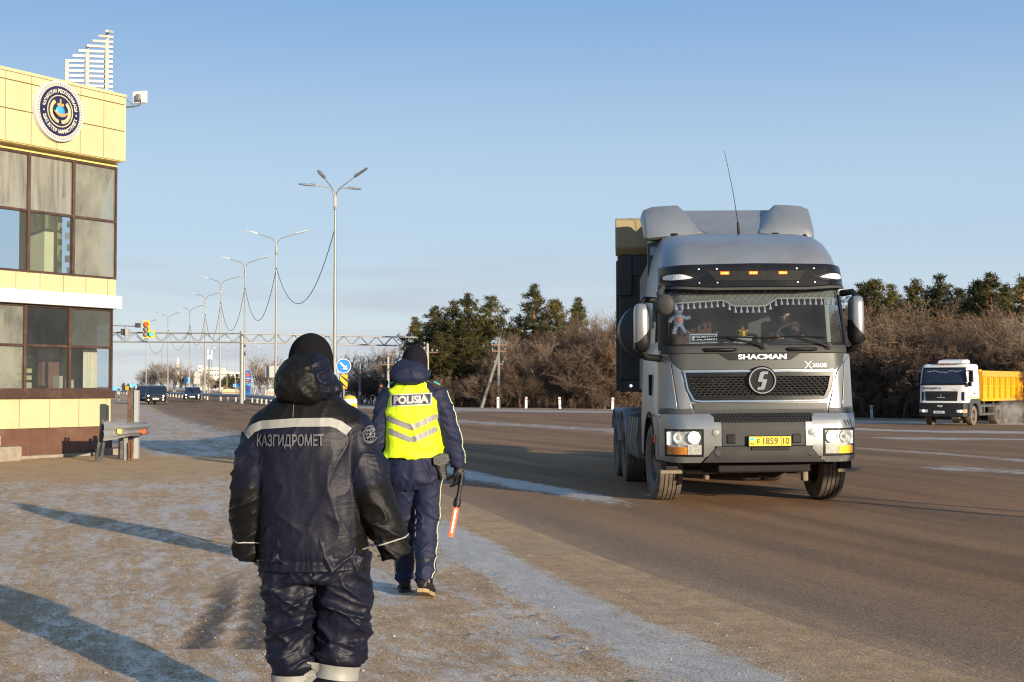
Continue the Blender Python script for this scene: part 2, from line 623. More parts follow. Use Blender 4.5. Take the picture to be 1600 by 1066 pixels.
    if road:
        uu = mth('ADD', attr('edge').outputs['Fac'], mth('MULTIPLY', mth('SUBTRACT', patch, 0.5), 1.1))
        uu = mth('ADD', uu, mth('MULTIPLY', mth('SUBTRACT', rag, 0.5), 0.35))
        col = mix(rng(uu, -0.10, 0.95), gravel, asph)
        wide = mth('ADD', attr('edge').outputs['Fac'], mth('MULTIPLY', mth('SUBTRACT', streak, 0.5), 2.0))
        col = mix(rng(wide, 3.2, 0.4, 0, 0.38), col, (0.275, 0.203, 0.145))
    else:
        col = mix(attr('bare').outputs['Fac'], gravel, dirt)
        rutf = mth('MULTIPLY', attr('rut').outputs['Fac'], rng(rag, 0.25, 0.5, 0.6, 1))
        col = mix(mth('MULTIPLY', rutf, 0.92), col, mix(rng(rag, 0.50, 0.66), (0.075, 0.062, 0.055), (0.21, 0.20, 0.20)))
        col = mix(attr('verge').outputs['Fac'], col, verge)
    ic = attr('ice').outputs['Fac']
    f = mth('ADD', ic, mth('MULTIPLY', mth('SUBTRACT', patch, 0.5), 1.5))
    f = mth('ADD', f, mth('MULTIPLY', mth('SUBTRACT', rag, 0.5), 1.1))
    f = mth('ADD', f, mth('MULTIPLY', mth('SUBTRACT', crumb, 0.5), 0.9))
    f = mth('ADD', f, mth('MULTIPLY', mth('SUBTRACT', fine, 0.5), 0.35))
    icemask = mth('MULTIPLY', rng(f, 0.30, 0.88), rng(ic, 0.02, 0.25))
    icecol = mix(rng(rag, 0.35, 0.7), (0.40, 0.34, 0.285), (0.535, 0.475, 0.41))
    icecol = mix(rng(grit, 0.45, 0.65, 0, 0.35), icecol, (0.33, 0.27, 0.22))
    col = mix(mth('MULTIPLY', icemask, 0.82), col, icecol)
    grain = noise(pos, 150, 2, 0.6)
    speck = noise(pos, 62, 2, 0.5)
    g1 = mth('MULTIPLY', rng(grain, 0.28, 0.72, 0.62, 1.42), rng(speck, 0.33, 0.67, 0.72, 1.30))
    sc_ = n.new('ShaderNodeVectorMath')
    sc_.operation = 'SCALE'
    l.new(col, sc_.inputs[0])
    l.new(g1, sc_.inputs['Scale'])
    col = sc_.outputs[0]
    if road:
        col = mix(rng(noise(pos, 95, 1, 0.5), 0.62, 0.70, 0, 0.55), col, (0.36, 0.29, 0.21))
    l.new(col, b.inputs['Base Color'])
    l.new(rng(icemask, 0.2, 0.9, 0.88, 0.5), b.inputs['Roughness'])
    b.inputs['Specular IOR Level'].default_value = 0.3
    hgt = mth('ADD', mth('ADD', mth('MULTIPLY', grit, 0.5), mth('MULTIPLY', fine, 0.3)), mth('ADD', mth('MULTIPLY', mid, 0.9), mth('MULTIPLY', speck, 0.35)))
    bp = n.new('ShaderNodeBump')
    bp.inputs['Distance'].default_value = 0.022 if road else 0.028
    l.new(rng(icemask, 0.2, 0.9, 0.9, 0.2), bp.inputs['Strength'])
    l.new(hgt, bp.inputs['Height'])
    l.new(bp.outputs[0], b.inputs['Normal'])
    return m
def add_attr(me, name, arr):
    a = me.attributes.new(name, 'FLOAT', 'POINT')
    a.data.foreach_set('value', np.ascontiguousarray(arr, dtype=np.float32))
def add_vec(me, name, arr):
    a = me.attributes.new(name, 'FLOAT_VECTOR', 'POINT')
    a.data.foreach_set('vector', np.ascontiguousarray(arr, dtype=np.float32).ravel())
def grid_mesh(name, P3, nx, ny):
    me = bpy.data.meshes.new(name)
    i = np.arange((nx - 1) * (ny - 1))
    r, c = i // (nx - 1), i % (nx - 1)
    a = r * nx + c
    F = np.c_[a, a + 1, a + 1 + nx, a + nx]
    me.from_pydata(P3.tolist(), [], F.tolist())
    return me
def axis(a, b, step0, grow, start=0.0):
    out = [start]
    s = step0
    while out[-1] < b:
        out.append(out[-1] + s)
        s *= grow
    s = step0
    while out[0] > a:
        out.insert(0, out[0] - s)
        s *= grow
    return np.array(out)
def make_ground():
    ys = np.r_[axis(-40, 6, 0.4, 1.25, 4)[:-1], np.arange(6, 13, 0.065), np.array(axis(13, 5200, 0.10, 1.018, 13.0))]
    xs = np.r_[axis(-3600, -4.2, 0.09, 1.04, -4.2)[:-1], np.linspace(-4.2, 2.2, 96)[1:-1], axis(2.2, 3600, 0.25, 1.06, 2.2)]
    xs = np.unique(np.round(xs, 4))
    ys = np.unique(np.round(ys, 4))
    X, Y = np.meshgrid(xs, ys)
    P = np.c_[X.ravel(), Y.ravel()]
    u, v, ice, bare, rut, uf = ground_attrs(P)
    near = 1 - npss(40, 90, np.hypot(P[:, 0], P[:, 1]))
    z = gz_np(P) + bump_noise(P) * near * npss(0.1, 0.8, -u) - 0.012 * rut + track_height(P) * npss(0.0, 0.3, -u)
    inside = npss(0.8, 2.2, u) * npss(0.3, 1.5, -uf)
    inside = np.where(P[:, 1] > 500, 0, inside)
    z = z - 0.12 * inside
    me = grid_mesh('ground', np.c_[P, z], len(xs), len(ys))
    add_attr(me, 'ice', ice)
    add_attr(me, 'bare', bare)
    add_attr(me, 'rut', rut)
    add_attr(me, 'verge', np.clip(npss(0.0, 0.8, uf) * (P[:, 1] > 20) + npss(8, 22, -u) * npss(36, 60, P[:, 1]), 0, 1))
    add_vec(me, 'flow', np.c_[u, v, 0 * u])
    link('ground', me, ground_material('trodden_ground', False), smooth=180, kind='structure')
    # the road: lofted between its near edge and its far edge
    A = EDGE_S
    n = len(A)
    B = smooth_pl(FAR, n, 4)
    w = np.linspace(0, 1, 150) ** 2.2
    P = (A[:, None, :] * (1 - w)[None, :, None] + B[:, None, :] * w[None, :, None]).reshape(-1, 2)
    u, v, ice, bare, rut, uf = ground_attrs(P)
    near = 1 - npss(40, 90, np.hypot(P[:, 0], P[:, 1]))
    edge = np.minimum(np.abs(u), np.abs(uf) * 0.6)
    z = gz_np(P) - 0.014 + 0.020 * npss(0.0, 0.7, u)
    me = grid_mesh('road', np.c_[P, z], len(w), n)
    me.flip_normals()
    add_attr(me, 'ice', ice)
    add_attr(me, 'edge', edge)
    add_vec(me, 'flow', np.c_[u, v, 0 * u])
    link('road', me, ground_material('dusty_asphalt', True), smooth=180, kind='structure')
make_ground()
def loose_bits():
    rng = np.random.default_rng(4)
    for nm, num, col, lab in (('loose_gravel', 5200, (0.20, 0.15, 0.105), 'loose gravel and grit scattered over the trodden shoulder'), ('ice_crumbs', 1500, (0.30, 0.285, 0.27), 'crumbs of ice and packed snow scattered over the shoulder')):
        y = 6.3 + 16 * rng.uniform(0, 1, num) ** 1.7
        x = -0.42 * y + rng.uniform(0, 1, num) * (0.42 * y + 2.6)
        P = np.c_[x, y]
        u, _ = pl_dist(P, EDGE_S)
        P = P[(u < -0.02)]
        k = len(P)
        z = bump_noise(P)
        r = rng.uniform(0.002, 0.0080, k) * np.where(rng.uniform(0, 1, k) > 0.96, 1.9, 1)
        base = np.array([(1, 0, 0), (-0.5, 0.87, 0), (-0.5, -0.87, 0), (0.1, 0.05, 0.9), (0.3, -0.5, 0.6)])
        V = (base[None] * rng.uniform(0.6, 1.3, (k, 5, 3))) * r[:, None, None] + np.c_[P, z][:, None, :]
        F = np.array([(0, 1, 3), (1, 2, 3), (2, 4, 3), (4, 0, 3), (2, 0, 4)])
        me = bpy.data.meshes.new(nm)
        me.from_pydata(V.reshape(-1, 3).tolist(), [], (F[None] + 5 * np.arange(k)[:, None, None]).reshape(-1, 3).tolist())
        link(nm, me, mat(nm, col, 0.9, var=0.35, scale=3), kind='stuff', label=lab, cat='gravel' if nm == 'loose_gravel' else 'ice')
loose_bits()
# ---------------------------------------------------------------- the yellow road post
YEL = mat('yellow_panel', (0.50, 0.425, 0.24), 0.45, var=0.06, scale=1.2, dirt=(0.40, 0.325, 0.175), dirt_amt=0.42, dscale=1.4, bump=0.04, bscale=3)
BROWN = mat('brown_profile', (0.060, 0.032, 0.022), 0.4, var=0.15, dirt=(0.16, 0.12, 0.09), dirt_amt=0.3)
BROWNP = mat('brown_plinth', (0.115, 0.055, 0.036), 0.45, var=0.06, dirt=(0.22, 0.16, 0.11), dirt_amt=0.45, dscale=1.2)
WHITEM = mat('white_metal', (0.58, 0.565, 0.55), 0.4, var=0.04, dirt=(0.5, 0.46, 0.38), dirt_amt=0.25)
CONC = mat('concrete', (0.26, 0.225, 0.175), 0.9, var=0.18, scale=9, bump=0.5, bscale=30, dirt=(0.22, 0.17, 0.12), dirt_amt=0.6)
DARKGAP = mat('panel_joint', (0.20, 0.14, 0.05), 0.8)
CX, CY = -9.0, 32.2
UX, UY = -0.523, -0.852            # along the facade, away from the corner and towards the camera
NX, NY = 0.852, -0.523             # out of the facade
BM = Matrix(((UX, NX, 0, 0), (UY, NY, 0, 0), (0, 0, 1, 0), (0, 0, 0, 1)))   # (u, out, z) -> world axes
def make_building():
    root = thing('police_post', 'two storey yellow panelled road post with brown framed windows and a round emblem', 'building', (CX, CY, 0))
    def bx(mb, u0, u1, o0, o1, z0, z1):
        return mb.box(u0, u1, o0, o1, z0, z1, BM)
    UL, DEP = 9.7, 5.2
    XM = [0.0, 1.24, 2.45, 3.66, 4.87, 6.08, 7.29, 8.5, 9.7]
    # structure behind the skins: slabs, back wall with windows, the far end
    w = MB()
    bx(w, 0.15, UL, -DEP, -0.02, 0.0, 0.63)
    bx(w, 0.02, UL, -DEP, -0.12, 3.25, 3.278)
    bx(w, 0.02, UL, -DEP, -0.12, 3.572, 3.62)
    bx(w, -0.0, UL, -DEP, -0.02, 6.58, 6.9)
    for z0, z1 in ((0.63, 1.3), (2.95, 3.25), (3.62, 4.1), (6.2, 6.58)):
        bx(w, 0.25, UL, -DEP, -DEP + 0.2, z0, z1)
    bx(w, 0.25, UL, -DEP + 0.02, -DEP + 0.18, 1.3, 2.95)
    for a in range(0, 9, 2):
        for z0, z1 in ((4.1, 6.2),):
            bx(w, 0.3 + a * 1.15, 0.95 + a * 1.15, -DEP, -DEP + 0.2, z0, z1)
    for z0, z1 in ((0.63, 1.4), (2.95, 3.25), (3.62, 4.1), (6.2, 6.58)):
        bx(w, 0.12, 0.3, -DEP + 0.2, -0.2, z0, z1)
    for o in (-0.75, -2.6, -4.6):
        for z0, z1 in ((4.1, 6.2),):
            bx(w, 0.12, 0.3, o - 0.3, o + 0.15, z0, z1)
    for z0, z1 in ((0.63, 3.25), (3.62, 6.58)):
        bx(w, UL - 0.2, UL, -DEP + 0.2, -0.2, z0, z1)
        bx(w, 4.6, 4.72, -DEP + 0.2, -0.25, z0, z1)
    w.build('wall', mat('post_wall', (0.66, 0.58, 0.36), 0.8, var=0.05), root)
    # inside: columns and partitions seen through the glass
    col = MB()
    for u, o, r, z0, z1 in ((0.28, -0.45, 0.13, 3.62, 6.58), (0.83, -1.35, 0.25, 3.62, 6.58), (3.05, -0.55, 0.12, 3.62, 6.58), (5.4, -0.9, 0.14, 3.62, 6.58), (7.4, -0.9, 0.14, 3.62, 6.58), (2.9, -0.45, 0.12, 0.63, 3.25), (5.4, -0.9, 0.14, 0.63, 3.25)):
        col = bx(MB(), u - r, u + r, o - r, o + r, z0, z1)
        col.build('column', mat('cream_column', (0.72, 0.62, 0.36), 0.5, var=0.04), root)
    part = MB()
    bx(part, 0.33, 0.80, -1.6, -1.45, 0.63, 3.25)
    part.build('partition', mat('red_brown_partition', (0.20, 0.075, 0.045), 0.6), root)
    dk = MB()
    bx(dk, 0.6, 1.35, -2.2, -2.1, 0.63, 2.6)
    bx(dk, 0.12, 0.26, -DEP + 0.2, -0.45, 1.41, 2.94)  # added slab closing the lower end so no sky shows through the panes
    bx(dk, 0.32, 4.5, -4.9, -4.8, 2.36, 3.2)
    bx(dk, 2.2, 4.5, -3.4, -3.3, 0.63, 2.3)
    dk.build('cabinet_and_screens', mat('dark_cabinet_and_screens', (0.05, 0.04, 0.035), 0.5), root)
    sh = MB()
    for k in range(5):
        bx(sh, 0.55, 1.05, -2.09, -2.03, 1.52 + 0.16 * k, 1.62 + 0.16 * k)
    sh.build('shelf', mat('pale_shelf', (0.5, 0.42, 0.2), 0.6), root)
    for (u0, u1, o, z0, z1) in ((0.2, 0.62, -0.35, 1.5, 2.36), (2.55, 2.85, -0.3, 1.5, 2.36)):
        cur = MB()
        n = 26
        ring0 = []
        for k in range(n + 1):
            u = u0 + (u1 - u0) * k / n
            ring0.append((u, o + 0.025 * math.sin(k * 1.5)))
        pts = [BM @ Vector((u, q, z0)) for u, q in ring0] + [BM @ Vector((u, q, z1)) for u, q in ring0]
        cur.add(pts, [(k, k + 1, k + n + 2, k + n + 1) for k in range(n)])
        cur.build('curtain', mat('cream_curtain', (0.70, 0.58, 0.40), 0.9, var=0.05), root, smooth=60)
    blind = MB()
    for k in range(9):
        bx(blind, 0.62, 0.86 + 0.05 * (k % 2), -0.62, -0.6, 4.05 + 0.26 * k, 4.2 + 0.26 * k)
    blind.build('window_blind', WHITEM, root)
    shelf = MB()
    bx(shelf, 0.35, 4.4, -0.55, -0.12, 1.40, 1.46)
    for u, ww, hh in ((0.95, 0.16, 0.22), (1.25, 0.10, 0.30), (2.1, 0.22, 0.14), (2.4, 0.12, 0.2)):
        bx(shelf, u, u + ww, -0.45, -0.25, 1.46, 1.46 + hh)
    shelf.build('window_shelf', mat('beige_shelf', (0.45, 0.36, 0.25), 0.6), root)
    # facade skins: plinth, panels, bands
    pl = MB()
    us = [0.13, 1.02, 1.92, 2.35, 4.2, 5.1, 6.0, 6.9, 7.8, 8.7, 9.7]
    for a, b in zip(us, us[1:]):
        bx(pl, a + 0.006, b - 0.006, -0.02, 0.05, 0.04, 0.635)
    bx(pl, 0.085, 0.127, -DEP, 0.045, 0.04, 0.635)
    pl.build('plinth', BROWNP, root, bevel=0.004)
    def panels(nm, u0, u1, du, z0, z1, o, off=0.0):
        p = MB()
        u = u0
        first = du - off if off else du
        while u < u1 - 0.02:
            e = min(u1, u + first)
            bx(p, u + 0.009, e - 0.009, o - 0.03, o, z0 + 0.003, z1 - 0.003)
            u = e
            first = du
        return p.build(nm, YEL, root, bevel=0.004)
    j = MB()
    bx(j, 0.14, UL, -0.03, 0.006, 0.64, 1.27)
    bx(j, 0.012, UL, -0.10, 0.006, 3.575, 3.95)
    bx(j, 0.09, UL, -0.3, 0.335, 6.62, 8.10)
    j.build('panel_backing', DARKGAP, root)
    panels('wall_panel', 0.13, UL, 0.80, 0.64, 1.27, 0.04, 0.68)
    panels('wall_panel', 0.005, UL, 0.63, 3.575, 3.95, 0.04, 0.38)
    for z0, z1 in ((6.60, 7.27), (7.285, 7.87), (7.885, 8.05)):
        panels('parapet_panel', 0.08, UL, 0.66, z0, z1, 0.365, 0.03)
    cap = MB()
    bx(cap, 0.055, UL, -0.32, 0.385, 8.053, 8.12)
    bx(cap, 0.055, 0.09, -DEP - 0.2, 0.36, 6.6, 8.05)
    cap.build('parapet_cap', YEL, root, bevel=0.006)
    so = MB()
    bx(so, 0.10, UL, 0.04, 0.33, 6.585, 6.618)
    bx(so, 0.02, UL, -0.03, 0.07, 6.50, 6.583)
    so.build('soffit', mat('soffit_yellow', (0.62, 0.50, 0.18), 0.6), root, bevel=0.004)
    # end overhang seen past the corner
    en = MB()
    en.prism([(0.055, 6.6), (-0.30, 6.6), (-0.30, 8.05), (0.055, 8.05)], lambda q: BM @ Vector((q[0], -0.6, q[1])), lambda q: BM @ Vector((q[0], -DEP - 0.2, q[1])))
    en.prism([(0.02, 5.95), (-0.04, 5.95), (-0.26, 6.6), (0.02, 6.6)], lambda q: BM @ Vector((q[0], -0.35, q[1])), lambda q: BM @ Vector((q[0], -DEP, q[1])))
    en.build('end_fascia', BROWNP, root)
    wb = MB()
    bx(wb, -0.03, UL, -DEP - 0.05, 0.20, 3.28, 3.57)
    wb.build('canopy_band', WHITEM, root, bevel=0.008)
    un = MB()
    un.prism([(0.0, 3.275), (-0.028, 3.275), (-0.012, 2.95), (0.0, 2.95)], lambda q: BM @ Vector((q[0], -0.15, q[1])), lambda q: BM @ Vector((q[0], -DEP, q[1])))
    un.build('canopy_underside', BROWNP, root)
    si = MB()
    bx(si, 0.07, UL, -0.03, 0.11, 1.27, 1.44)
    si.build('window_sill', BROWN, root, bevel=0.01)
    # windows: each one a frame and its panes
    def window(u0, u1, z0, zm, z1, gl_top, gl_bot):
        f = MB()
        t = 0.032
        for z in (z0, zm, z1):
            h = 0.05 if z != z1 else 0.045
            bx(f, u0 + t, u1 - t, -0.06, 0.035, z - h if z == z1 else z - 0.025, z if z == z1 else z + h - 0.02)
        bx(f, u0, u0 + t, -0.06, 0.045, z0 - 0.03, z1)
        bx(f, u1 - t, u1, -0.06, 0.045, z0 - 0.03, z1)
        fr = f.build('window_frame', BROWN, root, bevel=0.005)
        for a, b, g in ((z0, zm, gl_bot), (zm, z1, gl_top)):
            q = MB()
            bx(q, u0 + t, u1 - t, -0.025, -0.013, a + 0.02, b - 0.02)
            q.build('pane', g, fr)
    fa = glass('frosted_pane', frost=0.92, frost_col=(0.47, 0.46, 0.41), fscale=1.8, stretch=(5.5, 5.5, 0.45), refl_rough=0.12, lo=0.36, hi=0.60)
    fb = glass('misted_pane', frost=0.74, frost_col=(0.46, 0.46, 0.40), fscale=1.3, stretch=(1.6, 1.6, 0.9), refl_rough=0.08, lo=0.38, hi=0.62)
    cl = glass('clear_pane', (0.80, 0.86, 0.90), frost=0.07, fscale=2.0)
    dkp = glass('dark_pane', (0.16, 0.20, 0.24), frost=0.22, frost_col=(0.25, 0.26, 0.25), fscale=1.6, stretch=(2, 2, 0.8))
    dmp = glass('dim_misted_pane', (0.35, 0.4, 0.42), frost=0.55, frost_col=(0.30, 0.31, 0.29), fscale=1.0)
    top = [fb, fa, fa, fb, fa, fa, fb, fa]
    bot = [fb, cl, cl, fb, cl, cl, fa, cl]
    for k in range(8):
        window(XM[k], XM[k + 1], 3.97, 5.26, 6.50, top[k], bot[k])
    XL = [0.09, 1.31, 2.51, 3.72, 4.93, 6.14, 7.35, 8.5, 9.7]
    top = [dmp, dkp, fb, fb, dkp, dmp, fb, dkp]
    bot = [cl, cl, fb, cl, fb, cl, cl, cl]
    for k in range(8):
        window(XL[k], XL[k + 1], 1.46, 2.40, 3.275, top[k], bot[k])
    # back windows
    for a in range(0, 8, 2):
        for z0, z1 in ((4.1, 6.2),):
            bw = MB()
            for u in (0.95 + a * 1.15, 1.75 + a * 1.15, 2.54 + a * 1.15):
                bx(bw, u, u + 0.06, -DEP + 0.05, -DEP + 0.12, z0, z1)
            bx(bw, 0.95 + a * 1.15, 2.6 + a * 1.15, -DEP + 0.06, -DEP + 0.11, (z0 + z1) / 2 + 0.15, (z0 + z1) / 2 + 0.22)
            bw.build('back_window_frame', mat('grey_frame', (0.16, 0.17, 0.19), 0.5), root)
    # the round emblem
    em = MB()
    ec = BM @ Vector((2.03, 0.37, 7.41))
    EM = Matrix.Translation(ec) @ Matrix(((-UX, 0, NX, 0), (-UY, 0, NY, 0), (0, 1, 0, 0), (0, 0, 0, 1)))   # x right, y up, z out
    def disc(r, z0, z1, nm, m, par, hole=0, n=72):
        mb = MB()
        pr = [(hole, z0), (r, z0), (r, z1), (hole, z1)] if hole else [(0.0001, z0), (r, z0), (r, z1), (0.0001, z1)]
        if hole:
            pr.append((hole, z0))
        mb.lathe(pr, n, EM)
        return mb.build(nm, m, par, smooth=30)
    base = disc(0.645, 0.0, 0.10, 'emblem', mat('emblem_rim', (0.58, 0.56, 0.57), 0.4, var=0.03), root)
    navy = mat('emblem_navy', (0.014, 0.013, 0.055), 0.35, var=0.1)
    gold = mat('emblem_gold', (0.50, 0.42, 0.23), 0.4, metal=0.0, var=0.25, scale=30)
    blue = mat('emblem_blue', (0.05, 0.33, 0.68), 0.35, var=0.3, scale=6)
    disc(0.535, 0.10, 0.106, 'emblem_field', navy, base)
    disc(0.345, 0.106, 0.111, 'emblem_ring', gold, base, hole=0.322)
    rope = MB()
    for k in range(64):
        a = 2 * math.pi * k / 64
        for s_ in (-1, 1):
            p = []
            for da, dr in ((-0.030, 0.545), (-0.008, 0.545), (0.040 , 0.612), (0.018, 0.612)):
                p.append((dr * math.cos(a + s_ * da), dr * math.sin(a + s_ * da)))
            rope.prism(p if s_ > 0 else p[::-1], lambda q: EM @ Vector((q[0], q[1], 0.10)), lambda q, s_=s_: EM @ Vector((q[0], q[1], 0.106 + 0.001 * s_)))
    rope.build('emblem_rope_border', mat('rope_gold', (0.26, 0.21, 0.10), 0.4, var=0.25, scale=30), base)
    let = MB()
    def ring_text(sx, rad, a0, a1, up, h):
        cw = []
        for ch in sx:
            cw.append(0.62 if ch == ' ' else (0.45 if ch in 'ІІ' else 1.0))
        tot = sum(cw)
        acc = 0
        for ch, c_ in zip(sx, cw):
            t = (acc + c_ / 2) / tot
            acc += c_
            if ch == ' ':
                continue
            a = a0 + (a1 - a0) * t
            vs, fs = text(ch, h, None, 0.035)
            M = EM @ Matrix.Rotation(a - math.pi / 2 if up else a + math.pi / 2, 4, 'Z') @ Matrix.Translation((0, rad if up else -rad, 0.110))
            let.add([M @ Vector((x * 0.86, y, 0)) for x, y in vs], fs)
    ring_text('ҚАЗАҚСТАН РЕСПУБЛИКАСЫ', 0.435, R(172), R(8), True, 0.082)
    ring_text('ІШКІ ІСТЕР МИНИСТРЛІГІ', 0.435, R(196), R(344), False, 0.082)
    for a in (184, -4):
        c_ = (0.435 * math.cos(R(a)), 0.435 * math.sin(R(a)))
        st = []
        for k in range(10):
            r_ = 0.03 if k % 2 == 0 else 0.012
            st.append(EM @ Vector((c_[0] + r_ * math.sin(k * math.pi / 5), c_[1] + r_ * math.cos(k * math.pi / 5), 0.110)))
        let.add(st, [tuple(range(9, -1, -1))])
    let.build('emblem_lettering', mat('emblem_letters', (0.58, 0.55, 0.43), 0.4, var=0.05), base)
    globe = MB()
    globe.sphere((0, 0, 0), (0.125, 0.125, 0.035), 28, 12)
    globe.v = [tuple(EM @ Vector((p[0], p[1] - 0.01, p[2] + 0.11))) for p in globe.v]
    globe.build('emblem_globe', blue, base, smooth=60)
    for s_ in (-1, 1):
        lr = MB()
        for k in range(15):
            t = k / 14
            a = R(-92 + s_ * (8 + 122 * t))
            rr = 0.235 + 0.015 * math.sin(t * 3)
            for q in (-1, 0, 1):
                c_ = Vector((rr * math.cos(a) + 0, rr * math.sin(a) - 0.0, 0))
                d = Vector((-math.sin(a) * s_ * 1.0 + q * math.cos(a) * 0.9, math.cos(a) * s_ + q * math.sin(a) * 0.9, 0)).normalized()
                w_ = Vector((-d.y, d.x, 0))
                L_, W_ = 0.062, 0.020
                pts = [c_, c_ + d * L_ * 0.5 + w_ * W_, c_ + d * L_, c_ + d * L_ * 0.5 - w_ * W_]
                lr.add([EM @ (p + Vector((0, 0, 0.110 + (0.012 if i in (0, 2) else 0.003) + 0.001 * q))) for i, p in enumerate(pts)], [(0, 1, 2), (0, 2, 3)])
        lr.build('emblem_wreath', gold, base)
    dg = MB()
    for k in range(2):
        dg.sphere((0, 0, 0), (0.03, 0.03, 0.02), 10, 6)
    dg = MB()
    dg.box(-0.014, 0.014, 0.10, 0.26, 0.106, 0.125, EM)
    dg.box(-0.05, 0.05, 0.125, 0.155, 0.106, 0.13, EM)
    for s_ in (-1, 1):
        dg.lathe([(0.0001, 0.106), (0.035, 0.106), (0.035, 0.128), (0.0001, 0.128)], 16, EM @ Matrix.Translation((s_ * 0.05, 0.13, 0)))
    for t0 in (-0.07,):
        n = 14
        up_, lo_ = [], []
        for k in range(n + 1):
            x = -0.19 + 0.38 * k / n
            y = -0.10 + 2.4 * x * x
            up_.append((x, y + 0.012 + 0.03 * (1 - (x / 0.19) ** 2)))
            lo_.append((x, y - 0.012 - 0.02 * (1 - (x / 0.19) ** 2)))
        pl_ = lo_ + up_[::-1]
        dg.prism(pl_, lambda q: EM @ Vector((q[0], q[1], 0.135)), lambda q: EM @ Vector((q[0], q[1], 0.152)))
    dg.build('emblem_hilt_and_ribbon', mat('emblem_bronze', (0.45, 0.28, 0.10), 0.4, var=0.2), base)
    # flat dark sign box on the far end wall
    sb = MB()
    bx(sb, -0.40, -0.06, -0.95, -0.72, 7.15, 7.62)
    sg = sb.build('wall_sign', mat('violet_sign', (0.045, 0.03, 0.12), 0.4), root, bevel=0.01)
    gr = MB()
    for k in range(9):
        bx(gr, -0.36 + 0.025 * k, -0.30 + 0.025 * k, -1.1, -0.75, 7.08 - 0.085 * k, 7.13 - 0.085 * k)
    gr.build('louvre', mat('black_louvre', (0.02, 0.02, 0.022), 0.5), root)
    return root
make_building()

def roof_things():
    # stepped lattice on the roof
    d = 34.0
    root = thing('roof_lattice', 'pale stepped slatted lattice standing on the yellow building roof', 'lattice', at(138, 140, d))
    b = Vector(at(138, 140, d))
    slat_m = mat('pale_slat', (0.46, 0.43, 0.40), 0.55, var=0.06)
    pts = []
    lf = [167, 155, 144, 135, 122, 113, 102, 101.5, 101.5, 101.5, 101.5, 101.5, 101.5]
    for k in range(13):
        y = 49 + 7.75 * k
        p0 = at(lf[k], y - 0.5, d + 0.02) - b
        p1 = at(176, y + 1.5, d + 0.5) - b
        s_ = MB()
        dv = (p1 - p0)
        t = Vector((-dv.y, dv.x, 0)).normalized() * 0.03
        up = Vector((0, 0, 0.03))
        ps = [p0 - t - up, p1 - t - up, p1 + t - up, p0 + t - up, p0 - t + up, p1 - t + up, p1 + t + up, p0 + t + up]
        s_.add(ps, [(0, 3, 2, 1), (4, 5, 6, 7), (0, 1, 5, 4), (1, 2, 6, 5), (2, 3, 7, 6), (3, 0, 4, 7)])
        s_.build('slat', slat_m, root)
    for x, y0 in ((105, 94), (137, 70), (168, 47)):
        p = MB()
        q0 = at(x, y0, d - 0.06 + 0.006 * (x - 101)) - b
        q1 = at(x, 150, d - 0.06 + 0.006 * (x - 101)) - b
        p.box(q0.x - 0.04, q0.x + 0.04, q0.y - 0.03, q0.y + 0.02, q1.z - 0.4, q0.z)
        p.build('post', slat_m, root, bevel=0.004)
    # flat panel antenna on a bent arm
    d = 32.6
    c = at(217, 152, d)
    r2 = thing('panel_antenna', 'small white flat panel antenna on a bent pipe beside the yellow parapet', 'antenna', c)
    q = MB()
    q.box(-0.20, 0.19, 0.02, 0.075, -0.14, 0.15, Matrix.Rotation(R(-18), 4, 'Z'))
    q.build('panel', mat('antenna_white', (0.6, 0.59, 0.58), 0.35, var=0.04), r2, bevel=0.04, seg=4)
    q = MB()
    q.box(-0.05, 0.04, -0.06, 0.02, -0.09, 0.06, Matrix.Rotation(R(-18), 4, 'Z'))
    q.build('bracket', mat('galvanised', (0.26, 0.26, 0.26), 0.45, metal=0.6, var=0.15, dirt=(0.2, 0.17, 0.14), dirt_amt=0.3), r2, bevel=0.008)
    q = MB()
    q.tube([(0.06, -0.02, -0.05), (0.07, -0.02, -0.14), (0.02, -0.02, -0.19), (-0.12, 0.0, -0.22), (-0.36, 0.05, -0.22)], 0.02, 10)
    q.tube([(-0.36, 0.0, 0.0), (-0.1, 0, -0.2)], 0.009, 6)
    q.build('arm', MATS['galvanised'], r2, smooth=60)
roof_things()

